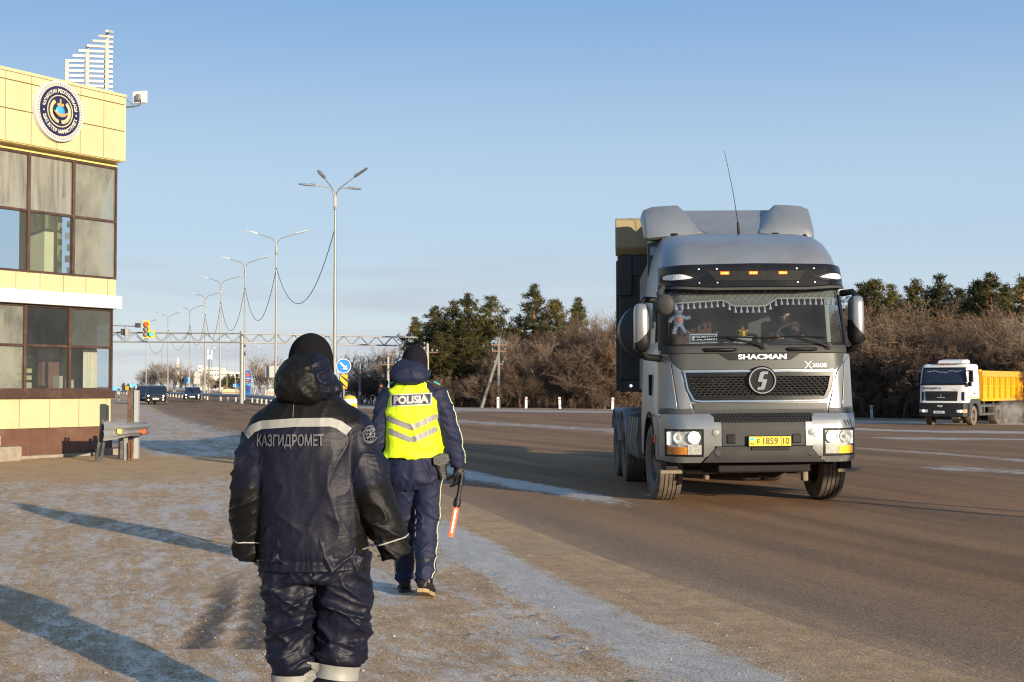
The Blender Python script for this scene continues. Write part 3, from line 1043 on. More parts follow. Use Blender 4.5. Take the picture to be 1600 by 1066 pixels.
def forecourt():
    GALV = mat('galvanised', (0.26, 0.26, 0.26), 0.45, metal=0.6)
    # pad under the wall and steps to the door
    pad = MB()
    pad.box(0.3, 10, -0.05, 0.16, 0.0, 0.07, BM)
    pad.box(-0.42, 0.62, -0.25, 0.30, 0.0, 0.14, BM)
    o = pad.build('concrete_pad', CONC, None, bevel=0.012, loc=(CX, CY, 0), label='low worn concrete footing along the foot of the brown plinth', cat='footing')
    st = thing('concrete_steps', 'two worn concrete steps against the plinth of the yellow building', 'steps', (CX, CY, 0))
    a = MB().box(3.02, 4.6, 0.06, 0.58, 0.0, 0.30, BM)
    a.build('lower_step', CONC, st, bevel=0.012)
    a = MB().box(3.36, 4.6, 0.06, 0.36, 0.302, 0.52, BM)
    a.build('upper_step', CONC, st, bevel=0.012)
    # end of the crash barrier at the corner of the post
    d0 = 29.6
    def W(px, py, d):
        return at(px, py, d)
    base = at(200, 715, d0)
    gr = thing('barrier_end', 'short galvanised crash barrier end with red and yellow reflectors beside the yellow building', 'barrier', (base.x, base.y, 0))
    bz = Vector((base.x, base.y, 0))
    path = [at(162, 674, 28.7), at(178, 672, 28.9), at(200, 671, 29.3), at(222, 671, 30.0), at(231, 671, 30.7), at(226, 670, 31.5), at(206, 668, 31.9), at(188, 667, 31.9)]
    prof = [(-0.155, 0.0), (-0.13, 0.02), (-0.085, -0.055), (-0.035, -0.055), (0.0, 0.012), (0.035, -0.055), (0.085, -0.055), (0.13, 0.02), (0.155, 0.0)]
    pts = resample([(p.x, p.y, ) for p in path], 40)
    zc = np.interp(np.linspace(0, 1, 40), np.linspace(0, 1, len(path)), [p.z for p in path])
    rings = []
    for i in range(40):
        a_ = pts[max(0, i - 1)]
        b_ = pts[min(39, i + 1)]
        t = Vector((b_[0] - a_[0], b_[1] - a_[1], 0)).normalized()
        nrm = Vector((t.y, -t.x, 0))
        sc = 1.25 - 0.35 * sst(0, 9, i)
        fl = 0.35 + 0.65 * sst(0, 8, i)
        front = [Vector((pts[i][0], pts[i][1], zc[i] + h_ * sc)) + nrm * (-o_ * fl) - bz for h_, o_ in prof]
        back = [p - nrm * 0.006 for p in front][::-1]
        rings.append(front + back)
    MB().loft(rings, True).build('rail', mat('rail_zinc', (0.34, 0.34, 0.335), 0.38, metal=0.55, var=0.18, scale=3, dirt=(0.26, 0.20, 0.14), dirt_amt=0.4), gr, smooth=40)
    def post(px, py0, py1, d, w, m, lean=0.0, nm='post'):
        p0, p1 = at(px, py1, d) - bz, at(px, py0, d) - bz
        q = MB()
        q.tube([p0 + Vector((0, 0, -0.1)), p1 + Vector((lean, 0, 0))], w, 4)
        return q.build(nm, m, gr, bevel=0.006)
    leg = MB()
    pa, pb = at(150, 719, 28.9) - bz, at(161, 656, 29.0) - bz
    for off in (0, 0.09):
        leg.tube([pa + Vector((off, 0.02 * (off > 0), -0.05)), pb + Vector((off, 0, 0))], (0.035, 0.03), 6)
    leg.build('raking_post', mat('dark_steel', (0.07, 0.075, 0.075), 0.5, metal=0.3, var=0.2, dirt=(0.35, 0.33, 0.3), dirt_amt=0.4), gr)
    post(196, 661, 716, 29.75, 0.055, MATS['galvanised'])
    post(190, 663, 712, 30.3, 0.075, MATS['dark_steel'])
    rust = mat('rusty_steel', (0.105, 0.045, 0.018), 0.8, var=0.45, scale=14, bump=0.3, dirt=(0.20, 0.15, 0.10), dirt_amt=0.4)
    post(206, 690, 717, 29.55, 0.035, rust)
    for px, py, c_, nm in ((187, 674, (0.75, 0.55, 0.18), 'yellow reflector'), (224.5, 674.5, (0.80, 0.10, 0.035), 'red reflector')):
        p = at(px, py, 28.93 if px < 200 else 29.85) - bz
        q = MB()
        q.prism([(-0.05, -0.02), (-0.035, -0.055), (0.035, -0.055), (0.05, -0.02), (0.05, 0.05), (-0.05, 0.05)], lambda v: p + Vector((v[0], 0.02, v[1])), lambda v: p + Vector((v[0] * 0.85, -0.05, v[1] * 0.85)))
        q.build('reflector', mat(nm.replace(' ', '_'), c_, 0.25, var=0.1), gr, bevel=0.006, label=nm)
    # the pair of tall posts above the barrier: rusty channel and pale square tube
    tb = at(208, 715, 30.4)
    tp = thing('sign_post_pair', 'rusty channel post strapped to a pale grey square post behind the barrier end', 'post', (tb.x, tb.y, 0))
    tz = Vector((tb.x, tb.y, 0))
    for px, w, m, nm, top in ((203, 0.04, rust, 'rusty_channel', 610), (208.5, 0.05, MATS['dark_steel'], 'inner_post', 609), (214.5, 0.045, mat('pale_grey_paint', (0.30, 0.30, 0.295), 0.5, var=0.05), 'square_post', 610)):
        p = at(px, top, 30.4) - tz
        q = MB().box(p.x - w, p.x + w, -0.05 if nm != 'square_post' else -0.10, 0.05, -0.1, p.z)
        q.build(nm, m, tp, bevel=0.006)
forecourt()
# ---------------------------------------------------------------- trees
def leaf_quads(C, Dv, L, W, rng):
    """n flat slivers: centre, direction, length, width -> verts, faces (numpy)"""
    n = len(C)
    r = rng.normal(size=(n, 3))
    side = np.cross(Dv, r)
    side /= np.linalg.norm(side, axis=1)[:, None] + 1e-9
    a = C - side * W[:, None] * 0.5
    b = C + side * W[:, None] * 0.5
    c = C + Dv * L[:, None] + side * W[:, None] * 0.22
    d = C + Dv * L[:, None] - side * W[:, None] * 0.22
    V = np.stack([a, b, c, d], 1).reshape(-1, 3)
    F = np.arange(4 * n).reshape(-1, 4)
    return V, F
def np_mesh(name, parts):
    Vs, Fs, o = [], [], 0
    for V, F in parts:
        Vs.append(V)
        Fs.append(F + o)
        o += len(V)
    V = np.concatenate(Vs)
    F = np.concatenate(Fs)
    me = bpy.data.meshes.new(name)
    me.vertices.add(len(V))
    me.vertices.foreach_set('co', V.astype(np.float32).ravel())
    me.loops.add(F.size)
    me.loops.foreach_set('vertex_index', F.astype(np.int32).ravel())
    me.polygons.add(len(F))
    me.polygons.foreach_set('loop_start', np.arange(0, F.size, F.shape[1], dtype=np.int32))
    me.update(calc_edges=True)
    return me
def foliage_mat(name, cols, rough=0.8, scale=0.9, trans=0.0):
    m = bpy.data.materials.new(name)
    m.use_nodes = True
    n = m.node_tree.nodes
    l = m.node_tree.links
    b = n['Principled BSDF']
    b.inputs['Roughness'].default_value = rough
    b.inputs['Specular IOR Level'].default_value = 0.15
    tc = n.new('ShaderNodeTexCoord')
    nz = n.new('ShaderNodeTexNoise')
    nz.inputs['Scale'].default_value = scale
    nz.inputs['Detail'].default_value = 5
    l.new(tc.outputs['Object'], nz.inputs['Vector'])
    oi = n.new('ShaderNodeObjectInfo')
    ad = n.new('ShaderNodeMath')
    ad.operation = 'MULTIPLY_ADD'
    ad.inputs[1].default_value = 0.26
    ad.inputs[2].default_value = -0.13
    l.new(oi.outputs['Random'], ad.inputs[0])
    a2 = n.new('ShaderNodeMath')
    l.new(ad.outputs[0], a2.inputs[0])
    l.new(nz.outputs['Fac'], a2.inputs[1])
    rp = n.new('ShaderNodeValToRGB')
    e = rp.color_ramp.elements
    e[0].position, e[0].color = 0.28, (*cols[0], 1)
    e[1].position, e[1].color = 0.72, (*cols[-1], 1)
    if len(cols) == 3:
        q = e.new(0.5)
        q.color = (*cols[1], 1)
    l.new(a2.outputs[0], rp.inputs[0])
    l.new(rp.outputs[0], b.inputs['Base Color'])
    return m
M_NEEDLE = foliage_mat('pine_needles', [(0.018, 0.023, 0.010), (0.052, 0.052, 0.016), (0.115, 0.098, 0.026)], 0.7)
M_PBARK = mat('pine_bark', (0.30, 0.13, 0.055), 0.9, var=0.35, scale=5, bump=0.4, bscale=12)
M_TWIG = foliage_mat('bare_twigs', [(0.094, 0.065, 0.047), (0.178, 0.126, 0.090)], 0.9)
M_TWIGP = foliage_mat('pale_twigs', [(0.16, 0.115, 0.085), (0.27, 0.20, 0.15)], 0.9)
M_LEAF = foliage_mat('dry_leaves', [(0.12, 0.055, 0.022), (0.24, 0.12, 0.048), (0.34, 0.19, 0.08)], 0.9, 1.5)
M_BARK = mat('dark_bark', (0.095, 0.070, 0.050), 0.95, var=0.3, scale=7, bump=0.4, bscale=20)
M_BIRCH = mat('birch_bark', (0.50, 0.45, 0.39), 0.8, var=0.3, scale=4, dirt=(0.06, 0.05, 0.045), dirt_amt=0.5, dscale=3.5, stretch=(1, 1, 2.5))
def make_pine(seed, H, w0, bare):
    """crown of needle tufts along whorled limbs, trunk with limbs"""
    rng = np.random.default_rng(seed)
    tr = MB()
    n = 9
    lean = rng.normal(0, 0.02, 2)
    pts = [(lean[0] * t * t * H, lean[1] * t * t * H, H * t) for t in np.linspace(0, 0.97, n)]
    tr.tube(pts, [0.20 * (1 - 0.9 * t) + 0.015 for t in np.linspace(0, 1, n)], 8)
    Cs, Ds, Ls, Ws = [], [], [], []
    z = bare * H
    while z < H * 0.99:
        t = (z / H - bare) / (1 - bare)
        reach = w0 * (0.55 + 0.75 * math.sin(math.pi * min(1, t * 0.9 + 0.18))) * (1 - t) ** 0.72 + 0.20
        k = int(rng.integers(3, 6))
        a0 = rng.uniform(0, 6.28)
        for q in range(k):
            if rng.random() < 0.16:
                continue
            a = a0 + q * 6.283 / k + rng.normal(0, 0.3)
            L = reach * rng.uniform(0.55, 1.2)
            rise = rng.uniform(0.05, 0.35) * L + 0.28 * t * L
            p0 = np.array([lean[0] * (z / H) ** 2 * H, lean[1] * (z / H) ** 2 * H, z])
            dv = np.array([math.cos(a), math.sin(a), 0])
            lp = [p0 + dv * L * s + np.array([0, 0, rise * s * s - 0.10 * L * math.sin(s * 3.1)]) for s in (0, 0.35, 0.7, 1.0)]
            tr.tube([tuple(p) for p in lp], [0.045 * (1 - t) + 0.015, 0.03 * (1 - t) + 0.012, 0.02, 0.006], 5)
            nt = max(3, int(L * 5.5))
            for j in range(nt):
                s = rng.uniform(0.35, 1.02)
                i = min(2, int(s * 3))
                c = p0 + dv * L * s + np.array([0, 0, rise * s * s])
                c = c + rng.normal(0, 1, 3) * np.array([0.16, 0.16, 0.09]) * (0.5 + L * 0.45)
                m = int(rng.integers(16, 30))
                R_ = rng.uniform(0.16, 0.32)
                d = rng.normal(size=(m, 3)) + np.array([0, 0, 0.45])
                d /= np.linalg.norm(d, axis=1)[:, None]
                Cs.append(c + rng.normal(0, 0.10, (m, 3)))
                Ds.append(d)
                Ls.append(R_ * rng.uniform(0.7, 1.2, m))
                Ws.append(rng.uniform(0.035, 0.075, m))
        z += rng.uniform(0.30, 0.55) * (1 - 0.35 * t)
    C, D, L, W = np.concatenate(Cs), np.concatenate(Ds), np.concatenate(Ls), np.concatenate(Ws)
    cr = np_mesh('pine_crown', [leaf_quads(C, D, L, W, rng)])
    me = bpy.data.meshes.new('pine_trunk')
    me.from_pydata(tr.v, [], tr.f)
    me.shade_smooth()
    return me, cr
def make_bare(seed, H, spread, trunks=1, leaves=0, twig_w=0.014, up=0.55, fork=0.30, twn=1.0):
    """bare crown: limbs as tubes, then several orders of twigs as slivers"""
    rng = np.random.default_rng(seed)
    tr = MB()
    Cs, Ds, Ls, Ws = [], [], [], []
    tips = []
    def grow(p, d, L, r, order):
        n = 4
        pts = [p]
        q = p.copy()
        dd = d.copy()
        for i in range(n):
            dd = dd + rng.normal(0, 0.10 + 0.03 * order, 3) + np.array([0, 0, 0.05 * up])
            dd /= np.linalg.norm(dd)
            q = q + dd * L / n
            pts.append(q.copy())
        tr.tube([tuple(x) for x in pts], [r * (1 - 0.55 * i / n) for i in range(n + 1)], 6 if order == 0 else 4, cap=False)
        k = int(rng.integers(3, 5)) if order < 2 else int(rng.integers(2, 4))
        for j in range(k + (1 if order == 0 else 0)):
            s = rng.uniform(fork if order == 0 else 0.3, 1.0)
            i = min(n - 1, int(s * n))
            b = pts[i] + (pts[i + 1] - pts[i]) * (s * n - i)
            a = rng.normal(size=3)
            a -= dd * (a @ dd)
            a /= np.linalg.norm(a)
            nd = dd * rng.uniform(0.55, 0.9) + a * rng.uniform(0.5, 0.95) * spread + np.array([0, 0, 0.35 * up])
            nd /= np.linalg.norm(nd)
            if order < 2:
                grow(b, nd, L * rng.uniform(0.5, 0.72), r * 0.5, order + 1)
            else:
                tips.append((b, nd, L * rng.uniform(0.5, 0.8)))
        tips.append((pts[-1], dd, L * 0.55))
        if order >= 1:
            for j in range(3):
                i = int(rng.integers(1, n + 1))
                a = rng.normal(size=3)
                nd = dd * 0.6 + a * 0.55
                tips.append((pts[i], nd / np.linalg.norm(nd), L * rng.uniform(0.3, 0.6)))
    for t in range(trunks):
        d = np.array([rng.normal(0, 0.22 if trunks > 1 else 0.05), rng.normal(0, 0.22 if trunks > 1 else 0.05), 1.0])
        d /= np.linalg.norm(d)
        grow(np.array([rng.normal(0, 0.12) * (trunks > 1), rng.normal(0, 0.12) * (trunks > 1), -0.1]), d, H * rng.uniform(0.48, 0.58), 0.11 * H / 7 / (trunks ** 0.4), 0)
    P = np.array([t[0] for t in tips])
    D = np.array([t[1] for t in tips])
    L = np.array([t[2] for t in tips])
    for order, (num, lf, wd) in enumerate(((2, 1.0, 1.5), (5, 0.55, 1.0), (4, 0.45, 0.8))):
        num = max(1, int(round(num * twn)))
        N = len(P)
        idx = np.repeat(np.arange(N), num)
        s = rng.uniform(0.1, 1.0, len(idx)) if order else np.zeros(len(idx))
        c = P[idx] + D[idx] * (L[idx] * s)[:, None]
        d = D[idx] * (0.8 if order else 1.0) + rng.normal(0, 0.42 if order else 0.22, (len(idx), 3)) + np.array([0, 0, 0.16 * up])
        d /= np.linalg.norm(d, axis=1)[:, None]
        ll = L[idx] * lf * rng.uniform(0.5, 1.1, len(idx))
        Cs.append(c)
        Ds.append(d)
        Ls.append(ll)
        Ws.append(np.full(len(idx), twig_w * wd))
        P, D, L = c, d, ll
    parts = [leaf_quads(np.concatenate(Cs), np.concatenate(Ds), np.concatenate(Ls), np.concatenate(Ws), rng)]
    cr = np_mesh('twigs', parts)
    lv = None
    if leaves:
        i = rng.integers(0, len(P), leaves)
        c = P[i] + D[i] * (L[i] * rng.uniform(0, 1, leaves))[:, None] + rng.normal(0, 0.06, (leaves, 3))
        d = rng.normal(size=(leaves, 3)) + np.array([0, 0, -0.6])
        d /= np.linalg.norm(d, axis=1)[:, None]
        lv = np_mesh('dry_leaves', [leaf_quads(c, d, rng.uniform(0.04, 0.08, leaves), rng.uniform(0.03, 0.06, leaves), rng)])
    me = bpy.data.meshes.new('tree_trunk')
    me.from_pydata(tr.v, [], tr.f)
    me.shade_smooth()
    return me, cr, lv
PINES = []
for i, (H, w, b) in enumerate(((11, 2.3, 0.30), (11, 2.7, 0.22), (10.5, 2.0, 0.38), (11, 1.7, 0.25), (11, 2.5, 0.12))):
    PINES.append((H, make_pine(11 + i, H, w, b)))
BARES = []
for i, (H, sp, tk, lv, up) in enumerate(((7, 0.9, 1, 0, 0.5), (7, 1.0, 3, 900, 0.5), (7, 0.8, 4, 0, 0.7), (7, 1.1, 2, 2600, 0.4), (7, 1.0, 2, 1700, 0.6))):
    BARES.append((H, make_bare(31 + i, H, sp, tk, lv, 0.019, up, 0.22)))
BIRCHES = []
for i in range(3):
    BIRCHES.append((11, make_bare(51 + i, 11, 0.55, 1 + i % 2, 0, 0.022, 0.9, 0.35)))
def put_tree(kind, lib, idx, x, y, h, label, group, rz, wide=1.0, mats=None, z=None):
    H, meshes = lib[idx]
    o = thing(kind, label, 'tree', (x, y, (gz(x, y) if z is None else z) - 0.05), rz, group)
    k = h / H
    o.scale = (k * wide, k * wide, k)
    if lib is PINES:
        link('trunk', meshes[0], M_PBARK, o)
        link('crown', meshes[1], M_NEEDLE, o)
    else:
        bark, twig = mats or (M_BARK, M_TWIG)
        for nm, me, m in (('trunk', meshes[0], bark), ('crown', meshes[1], twig), ('dry_leaves', meshes[2], M_LEAF)):
            if me is None:
                continue
            q = link(nm, me, None, o)
            if not me.materials:
                me.materials.append(m)
            q.material_slots[0].link = 'OBJECT'
            q.material_slots[0].material = m
    return o
rt = random.Random(5)
def far_y(px):
    """depth of the far road edge seen at a picture column"""
    best = 90
    for y in range(60, 330):
        x = (px - 800) / 2222 * y
        if y > lerp_list(sorted([(p[0], p[1]) for p in FAR if p[1] >= 60]), x) + 0:
            return y
    return best
def forest():
    # pines whose tops show against the sky: column, top row, distance behind the road edge, which, label
    tall = [
        (652, 498, 30, 3, 'thin pine at the left end of the dark pine wood'),
        (676, 480, 20, 1, 'dark shaded pine, second from the left end of the wood'),
        (703, 470, 16, 0, 'dense dark pine above the policeman’s right shoulder'),
        (733, 460, 10, 1, 'tall sunlit pine with a glowing orange trunk left of the strutted pole'),
        (765, 462, 12, 0, 'narrow tall pine directly behind the strutted utility pole'),
        (833, 446, 14, 1, 'broad tallest pine right of the strutted pole'),
        (872, 466, 17, 2, 'pine tucked against the right side of the broadest pine'),
        (906, 468, 19, 3, 'last lone pine before the grey truck, standing apart'),
        (690, 520, 6, 4, 'low bushy pine at the front of the dark wood'),
        (716, 502, 7, 4, 'low spreading pine under the tall sunlit pine'),
        (1340, 442, 24, 0, 'pine just right of the truck mirror'),
        (1372, 436, 22, 2, 'pine with a spiky top, second right of the truck'),
        (1398, 448, 27, 3, 'slender small pine between two rounded crowns'),
        (1434, 438, 22, 1, 'wide pine over the brown thicket left of the white truck'),
        (1476, 429, 22, 0, 'broad pine rising straight above the white truck cab'),
        (1518, 437, 24, 2, 'pine right above the orange tipper body'),
        (1552, 429, 24, 1, 'airy high pine near the right edge'),
        (1594, 432, 22, 0, 'pine at the right edge of the picture'),
        (1455, 455, 30, 4, 'dark pine filling the gap left of the broad pine'),
        (1574, 452, 30, 4, 'dark pine filling the gap near the right edge'),
        (1358, 458, 32, 4, 'dark background pine behind the spiky one'),
        (1418, 462, 31, 3, 'half hidden narrow pine behind the wide pine'),
        (1498, 455, 31, 4, 'half hidden pine in the gap above the orange tipper'),
    ]
    for px, py, back, i, lab in tall:
        d = far_y(px) + back
        p = at(px, py, d)
        h = p.z - gz(p.x, p.y) + 0.05
        put_tree('pine_tree', PINES, i, p.x, p.y, h, lab, 'pines beyond the road', rt.uniform(0, 6.28), rt.uniform(1.12, 1.35) * (11 / h) ** 0.25)
    # bare thicket along the far verge
    cols = []
    x = 690
    while x < 1690:
        if True:
            cols.append(x)
        x += rt.uniform(11, 17)
    for j, px in enumerate(cols):
        for row in range(4):
            d = far_y(px) + (3.2, 7.5, 13, 1.8)[row] + rt.uniform(-1.2, 1.5)
            if px < 1000:
                top = lerp_list([(690, 580), (740, 545), (790, 522), (850, 520), (900, 512), (945, 490), (1000, 486)], px)
            else:
                top = lerp_list([(1310, 482), (1360, 476), (1400, 472), (1470, 476), (1540, 474), (1600, 486), (1700, 480)], px)
            top += (34, 16, 2, 0)[row] + rt.uniform(-8, 14)
            if row == 3:
                top = 640 - rt.uniform(20, 62)
            q = px + rt.uniform(-7, 7)
            p = at(q, top, d)
            h = p.z - gz(p.x, p.y)
            if px < 930:
                i = rt.choice((0, 1, 2, 2, 0, 4))
            else:
                i = rt.choice((1, 3, 3, 4, 0, 4))
            wide = rt.uniform(0.95, 1.3)
            put_tree('bare_tree', BARES, i, p.x, p.y, h, 'leafless brown tree in the thicket beyond the far road edge', 'bare trees beyond the far road edge', rt.uniform(0, 6.28), wide)
    for k in range(30):
        px = rt.uniform(770, 1000) if k < 12 else rt.uniform(1315, 1640)
        d = far_y(px) + rt.uniform(2.5, 7)
        p = at(px, rt.uniform(486, 540) if px > 900 else rt.uniform(505, 545), d)
        put_tree('bare_tree', BIRCHES, k % 3, p.x, p.y, p.z - gz(p.x, p.y), 'slim pale stemmed leafless tree standing out of the brown thicket', 'slim pale trees in the thicket', rt.uniform(0, 6.28), 1.0, (mat('pale_bark', (0.27, 0.21, 0.16), 0.9, var=0.25), M_TWIGP if k % 2 else M_TWIG))
    # pale dry trees left of the dark wood
    for k, px in enumerate((536, 556, 578, 596, 612, 628, 646, 662, 566, 590, 620, 640)):
        d = 128 + (k % 4) * 9 + rt.uniform(-3, 3)
        top = (556, 548, 545, 540, 545, 552, 545, 560, 585, 575, 582, 590)[k] + rt.uniform(-4, 6)
        p = at(px, top, d)
        pale = k < 7 and k % 3 != 2
        put_tree('bare_tree', BIRCHES if pale else BARES, k % 3 if pale else (0, 2, 4)[k % 3], p.x, p.y, p.z + 0.05, 'pale leafless tree between the blue arrow sign and the policeman', 'pale bare trees left of the pine wood', rt.uniform(0, 6.28), 1.25, (M_BIRCH if pale and k % 2 else M_BARK, M_TWIGP if k < 8 else M_TWIG))
    # low scrub in front of them
    for k in range(16):
        px = 552 + k * 7
        d = 122 + rt.uniform(0, 5)
        p = at(px, 600 - rt.uniform(0, 26), d)
        put_tree('bare_tree', BARES, (1, 2, 0)[k % 3], p.x, p.y, p.z + 0.1, 'dark leafless scrub tree left of the pine wood', 'dark scrub left of the pine wood', rt.uniform(0, 6.28), 1.5)
    # birch row beyond the left carriageway
    for k in range(26):
        px = 222 + k * 4.4 + rt.uniform(-1.5, 1.5)
        d = 290 - k * 2 + rt.uniform(-8, 8)
        top = lerp_list([(220, 583), (245, 572), (262, 567), (290, 572), (310, 578), (340, 584)], px) + rt.uniform(-3, 5)
        p = at(px, top, d)
        put_tree('birch_tree', BIRCHES, k % 3, p.x, p.y, p.z + 0.1, 'leafless birch in the row behind the oncoming cars', 'birches behind the oncoming cars', rt.uniform(0, 6.28), 1.35, (M_BIRCH, M_TWIGP))
    for k in range(12):
        px = 396 + k * 4.6 + rt.uniform(-2, 2)
        d = 205 + rt.uniform(-10, 14)
        top = lerp_list([(394, 575), (406, 557), (418, 572), (428, 558), (452, 562)], px) + rt.uniform(-2, 6)
        p = at(px, top, d)
        put_tree('birch_tree', BIRCHES, k % 3, p.x, p.y, p.z + 0.1, 'leafless birch behind the fuel price sign and the blank board', 'birches behind the fuel price sign', rt.uniform(0, 6.28), 1.2, (M_BIRCH, M_TWIGP))
    # small dark pines on the skyline
    for k, px in enumerate((193, 200, 207, 214, 220, 352, 358, 364, 371, 377, 333, 341)):
        d = 420 + rt.uniform(-20, 20)
        top = (598, 599, 599, 600, 597, 588, 584, 586, 584, 590, 592, 590)[k]
        p = at(px, top, d)
        put_tree('pine_tree', PINES, (4, 1, 0)[k % 3], p.x, p.y, p.z, 'small distant dark pine on the skyline', 'distant pines on the skyline', rt.uniform(0, 6.28), 1.7)
forest()
def undergrowth():
    rng = np.random.default_rng(9)
    pts = resample([(p[0], p[1]) for p in FAR if 60 <= p[1] <= 125], 400)
    n = 52000
    i = rng.integers(0, 399, n)
    p = pts[i] + (pts[i + 1] - pts[i]) * rng.uniform(0, 1, n)[:, None]
    nr = np.array([0.25, 1.0])
    off = 2.2 + 15 * rng.uniform(0, 1, n) ** 1.4
    x, y = p[:, 0] + nr[0] * off, p[:, 1] + nr[1] * off
    clump = 0.5 + 0.5 * np.sin(x * 1.1 + 2 * np.sin(y * 0.6)) * np.sin(y * 0.9 + 1.7 * np.sin(x * 0.35))
    h = (0.35 + 1.0 * clump) * rng.uniform(0.3, 1.0, n)
    z = gz_np(np.c_[x, y]) + h * rng.uniform(0, 0.7, n)
    d = rng.normal(0, 0.5, (n, 3)) + np.array([0, 0, 0.9])
    d /= np.linalg.norm(d, axis=1)[:, None]
    me = np_mesh('undergrowth', [leaf_quads(np.c_[x, y, z], d, 0.25 + 0.5 * h, np.full(n, 0.024), rng)])
    link('undergrowth', me, M_TWIG, None, kind='stuff', label='low dry brush under the bare trees beyond the road', cat='brush')
undergrowth()
# ---------------------------------------------------------------- lamps, gantry, rails, poles, signs
GALV = MATS['galvanised']
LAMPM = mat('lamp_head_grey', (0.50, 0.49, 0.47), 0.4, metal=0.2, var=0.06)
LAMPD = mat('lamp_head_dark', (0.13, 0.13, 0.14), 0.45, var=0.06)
POLEM = mat('lamp_pole_zinc', (0.26, 0.26, 0.25), 0.5, metal=0.35, var=0.12, scale=2)
CABLEM = mat('black_cable', (0.03, 0.03, 0.03), 0.6)
def make_lamp(label, group, H, arms, head):
    root = thing('street_lamp', label, 'street lamp', group=group)
    MB().tube([(0, 0, -0.2), (0, 0, 0.6), (0, 0, H * 0.5), (0, 0, H)], [0.12, 0.115, 0.09, 0.06], 10).build('pole', POLEM, root, smooth=60)
    for k, (az, L, up) in enumerate(arms):
        c, s = math.cos(R(az)), math.sin(R(az))
        o = 0.06
        pts = [(o * c, o * s, H - 0.85), (o * c, o * s, H - 0.2), (0.12 * c, 0.12 * s, H + 0.12), (0.34 * c, 0.34 * s, H + 0.40), (0.34 * c + (L - 0.34) * 0.5 * c, 0.34 * s + (L - 0.34) * 0.5 * s, H + 0.42 + up * 0.48), (L * c, L * s, H + 0.42 + up)]
        a = MB().tube(pts, [0.04, 0.04, 0.038, 0.036, 0.034, 0.03], 8).build('arm', POLEM, root, smooth=60)
        h = MB()
        M = Matrix.Translation((L * c, L * s, H + 0.42 + up)) @ Matrix.Rotation(R(az), 4, 'Z') @ Matrix.Rotation(-math.atan2(up, L - 0.34), 4, 'Y')
        h.prism([(-0.15, -0.05), (0.0, -0.11), (0.45, -0.15), (0.78, -0.11), (0.82, 0), (0.78, 0.11), (0.45, 0.15), (0.0, 0.11), (-0.15, 0.05)], lambda q: M @ Vector((q[0], q[1], -0.04)), lambda q: M @ Vector((q[0], q[1] * 0.85, 0.055)))
        h.box(-0.1, 0.2, -0.08, 0.08, 0.055, 0.10, M)
        h.build('lamp_head', head, a, bevel=0.02)
    col = MB().lathe([(0.075, H - 0.9), (0.105, H - 0.88), (0.105, H - 0.72), (0.075, H - 0.70)], 10)
    col.build('collar', GALV, root)
    return root
HJ = 12.7
LP = [(524, 303), (432, 380), (383, 417), (345, 445), (321, 468), (297, 487), (263, 497.5), (229, 508)]
lamps = []
lampn = ['four armed street lamp, nearest and tallest in the row', 'two armed street lamp in line with the blank board', 'two armed street lamp rising right of the gantry post', 'two armed street lamp seen above the white silo', 'two armed street lamp fifth along the row', 'two armed street lamp sixth along the row, above the right oncoming car', 'two armed street lamp just right of the traffic light', 'two armed street lamp rising behind the traffic light']
arm2 = None
for k, (px, py) in enumerate(LP):
    d = (HJ - EYE) * 2222 / (604 - py)
    p = at(px, py, d)
    if k == 0:
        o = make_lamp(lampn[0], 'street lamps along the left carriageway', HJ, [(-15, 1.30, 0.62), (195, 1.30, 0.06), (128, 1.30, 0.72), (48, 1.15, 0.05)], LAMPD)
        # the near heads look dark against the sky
    elif k == 1:
        o = make_lamp(lampn[1], 'street lamps along the left carriageway', HJ, [(0, 1.62, 0.36), (180, 1.62, 0.38)], LAMPM)
        arm2 = o
    else:
        o = copy_at(arm2, (0, 0, 0), 0, lampn[k])
    o.location = (p.x, p.y, 0)
    o.rotation_euler = (0, 0, R(-4 * k if k > 1 else 0))
    lamps.append(p)
# lighter far lamps on the other lines
rl = random.Random(3)
for k, (px, py) in enumerate(((186.5, 561), (191, 566), (355, 540), (368, 536), (345, 548), (388, 541), (409, 541), (396, 546), (318, 548))):
    d = (HJ - EYE) * 2222 / (604 - py)
    p = at(px, py, d)
    copy_at(arm2, (p.x, p.y, 0), R(-20 + 8 * k), 'small far street lamp on the distant junction')
    COL.objects[-1] if False else None
for a, b in zip(lamps, lamps[1:]):
    pts = []
    n = 22
    a2, b2 = Vector((a.x, a.y, HJ - 1.9)), Vector((b.x, b.y, HJ - 1.9))
    for i in range(n + 1):
        t = i / n
        q = a2.lerp(b2, t)
        q.z -= 3.6 * 4 * t * (1 - t)
        pts.append(q)
    MB().tube(pts, 0.024, 5).build('overhead_cable', CABLEM, None, smooth=60, label='thin black cable sagging between two neighbouring street lamps', cat='cable', group='cables between the street lamps')

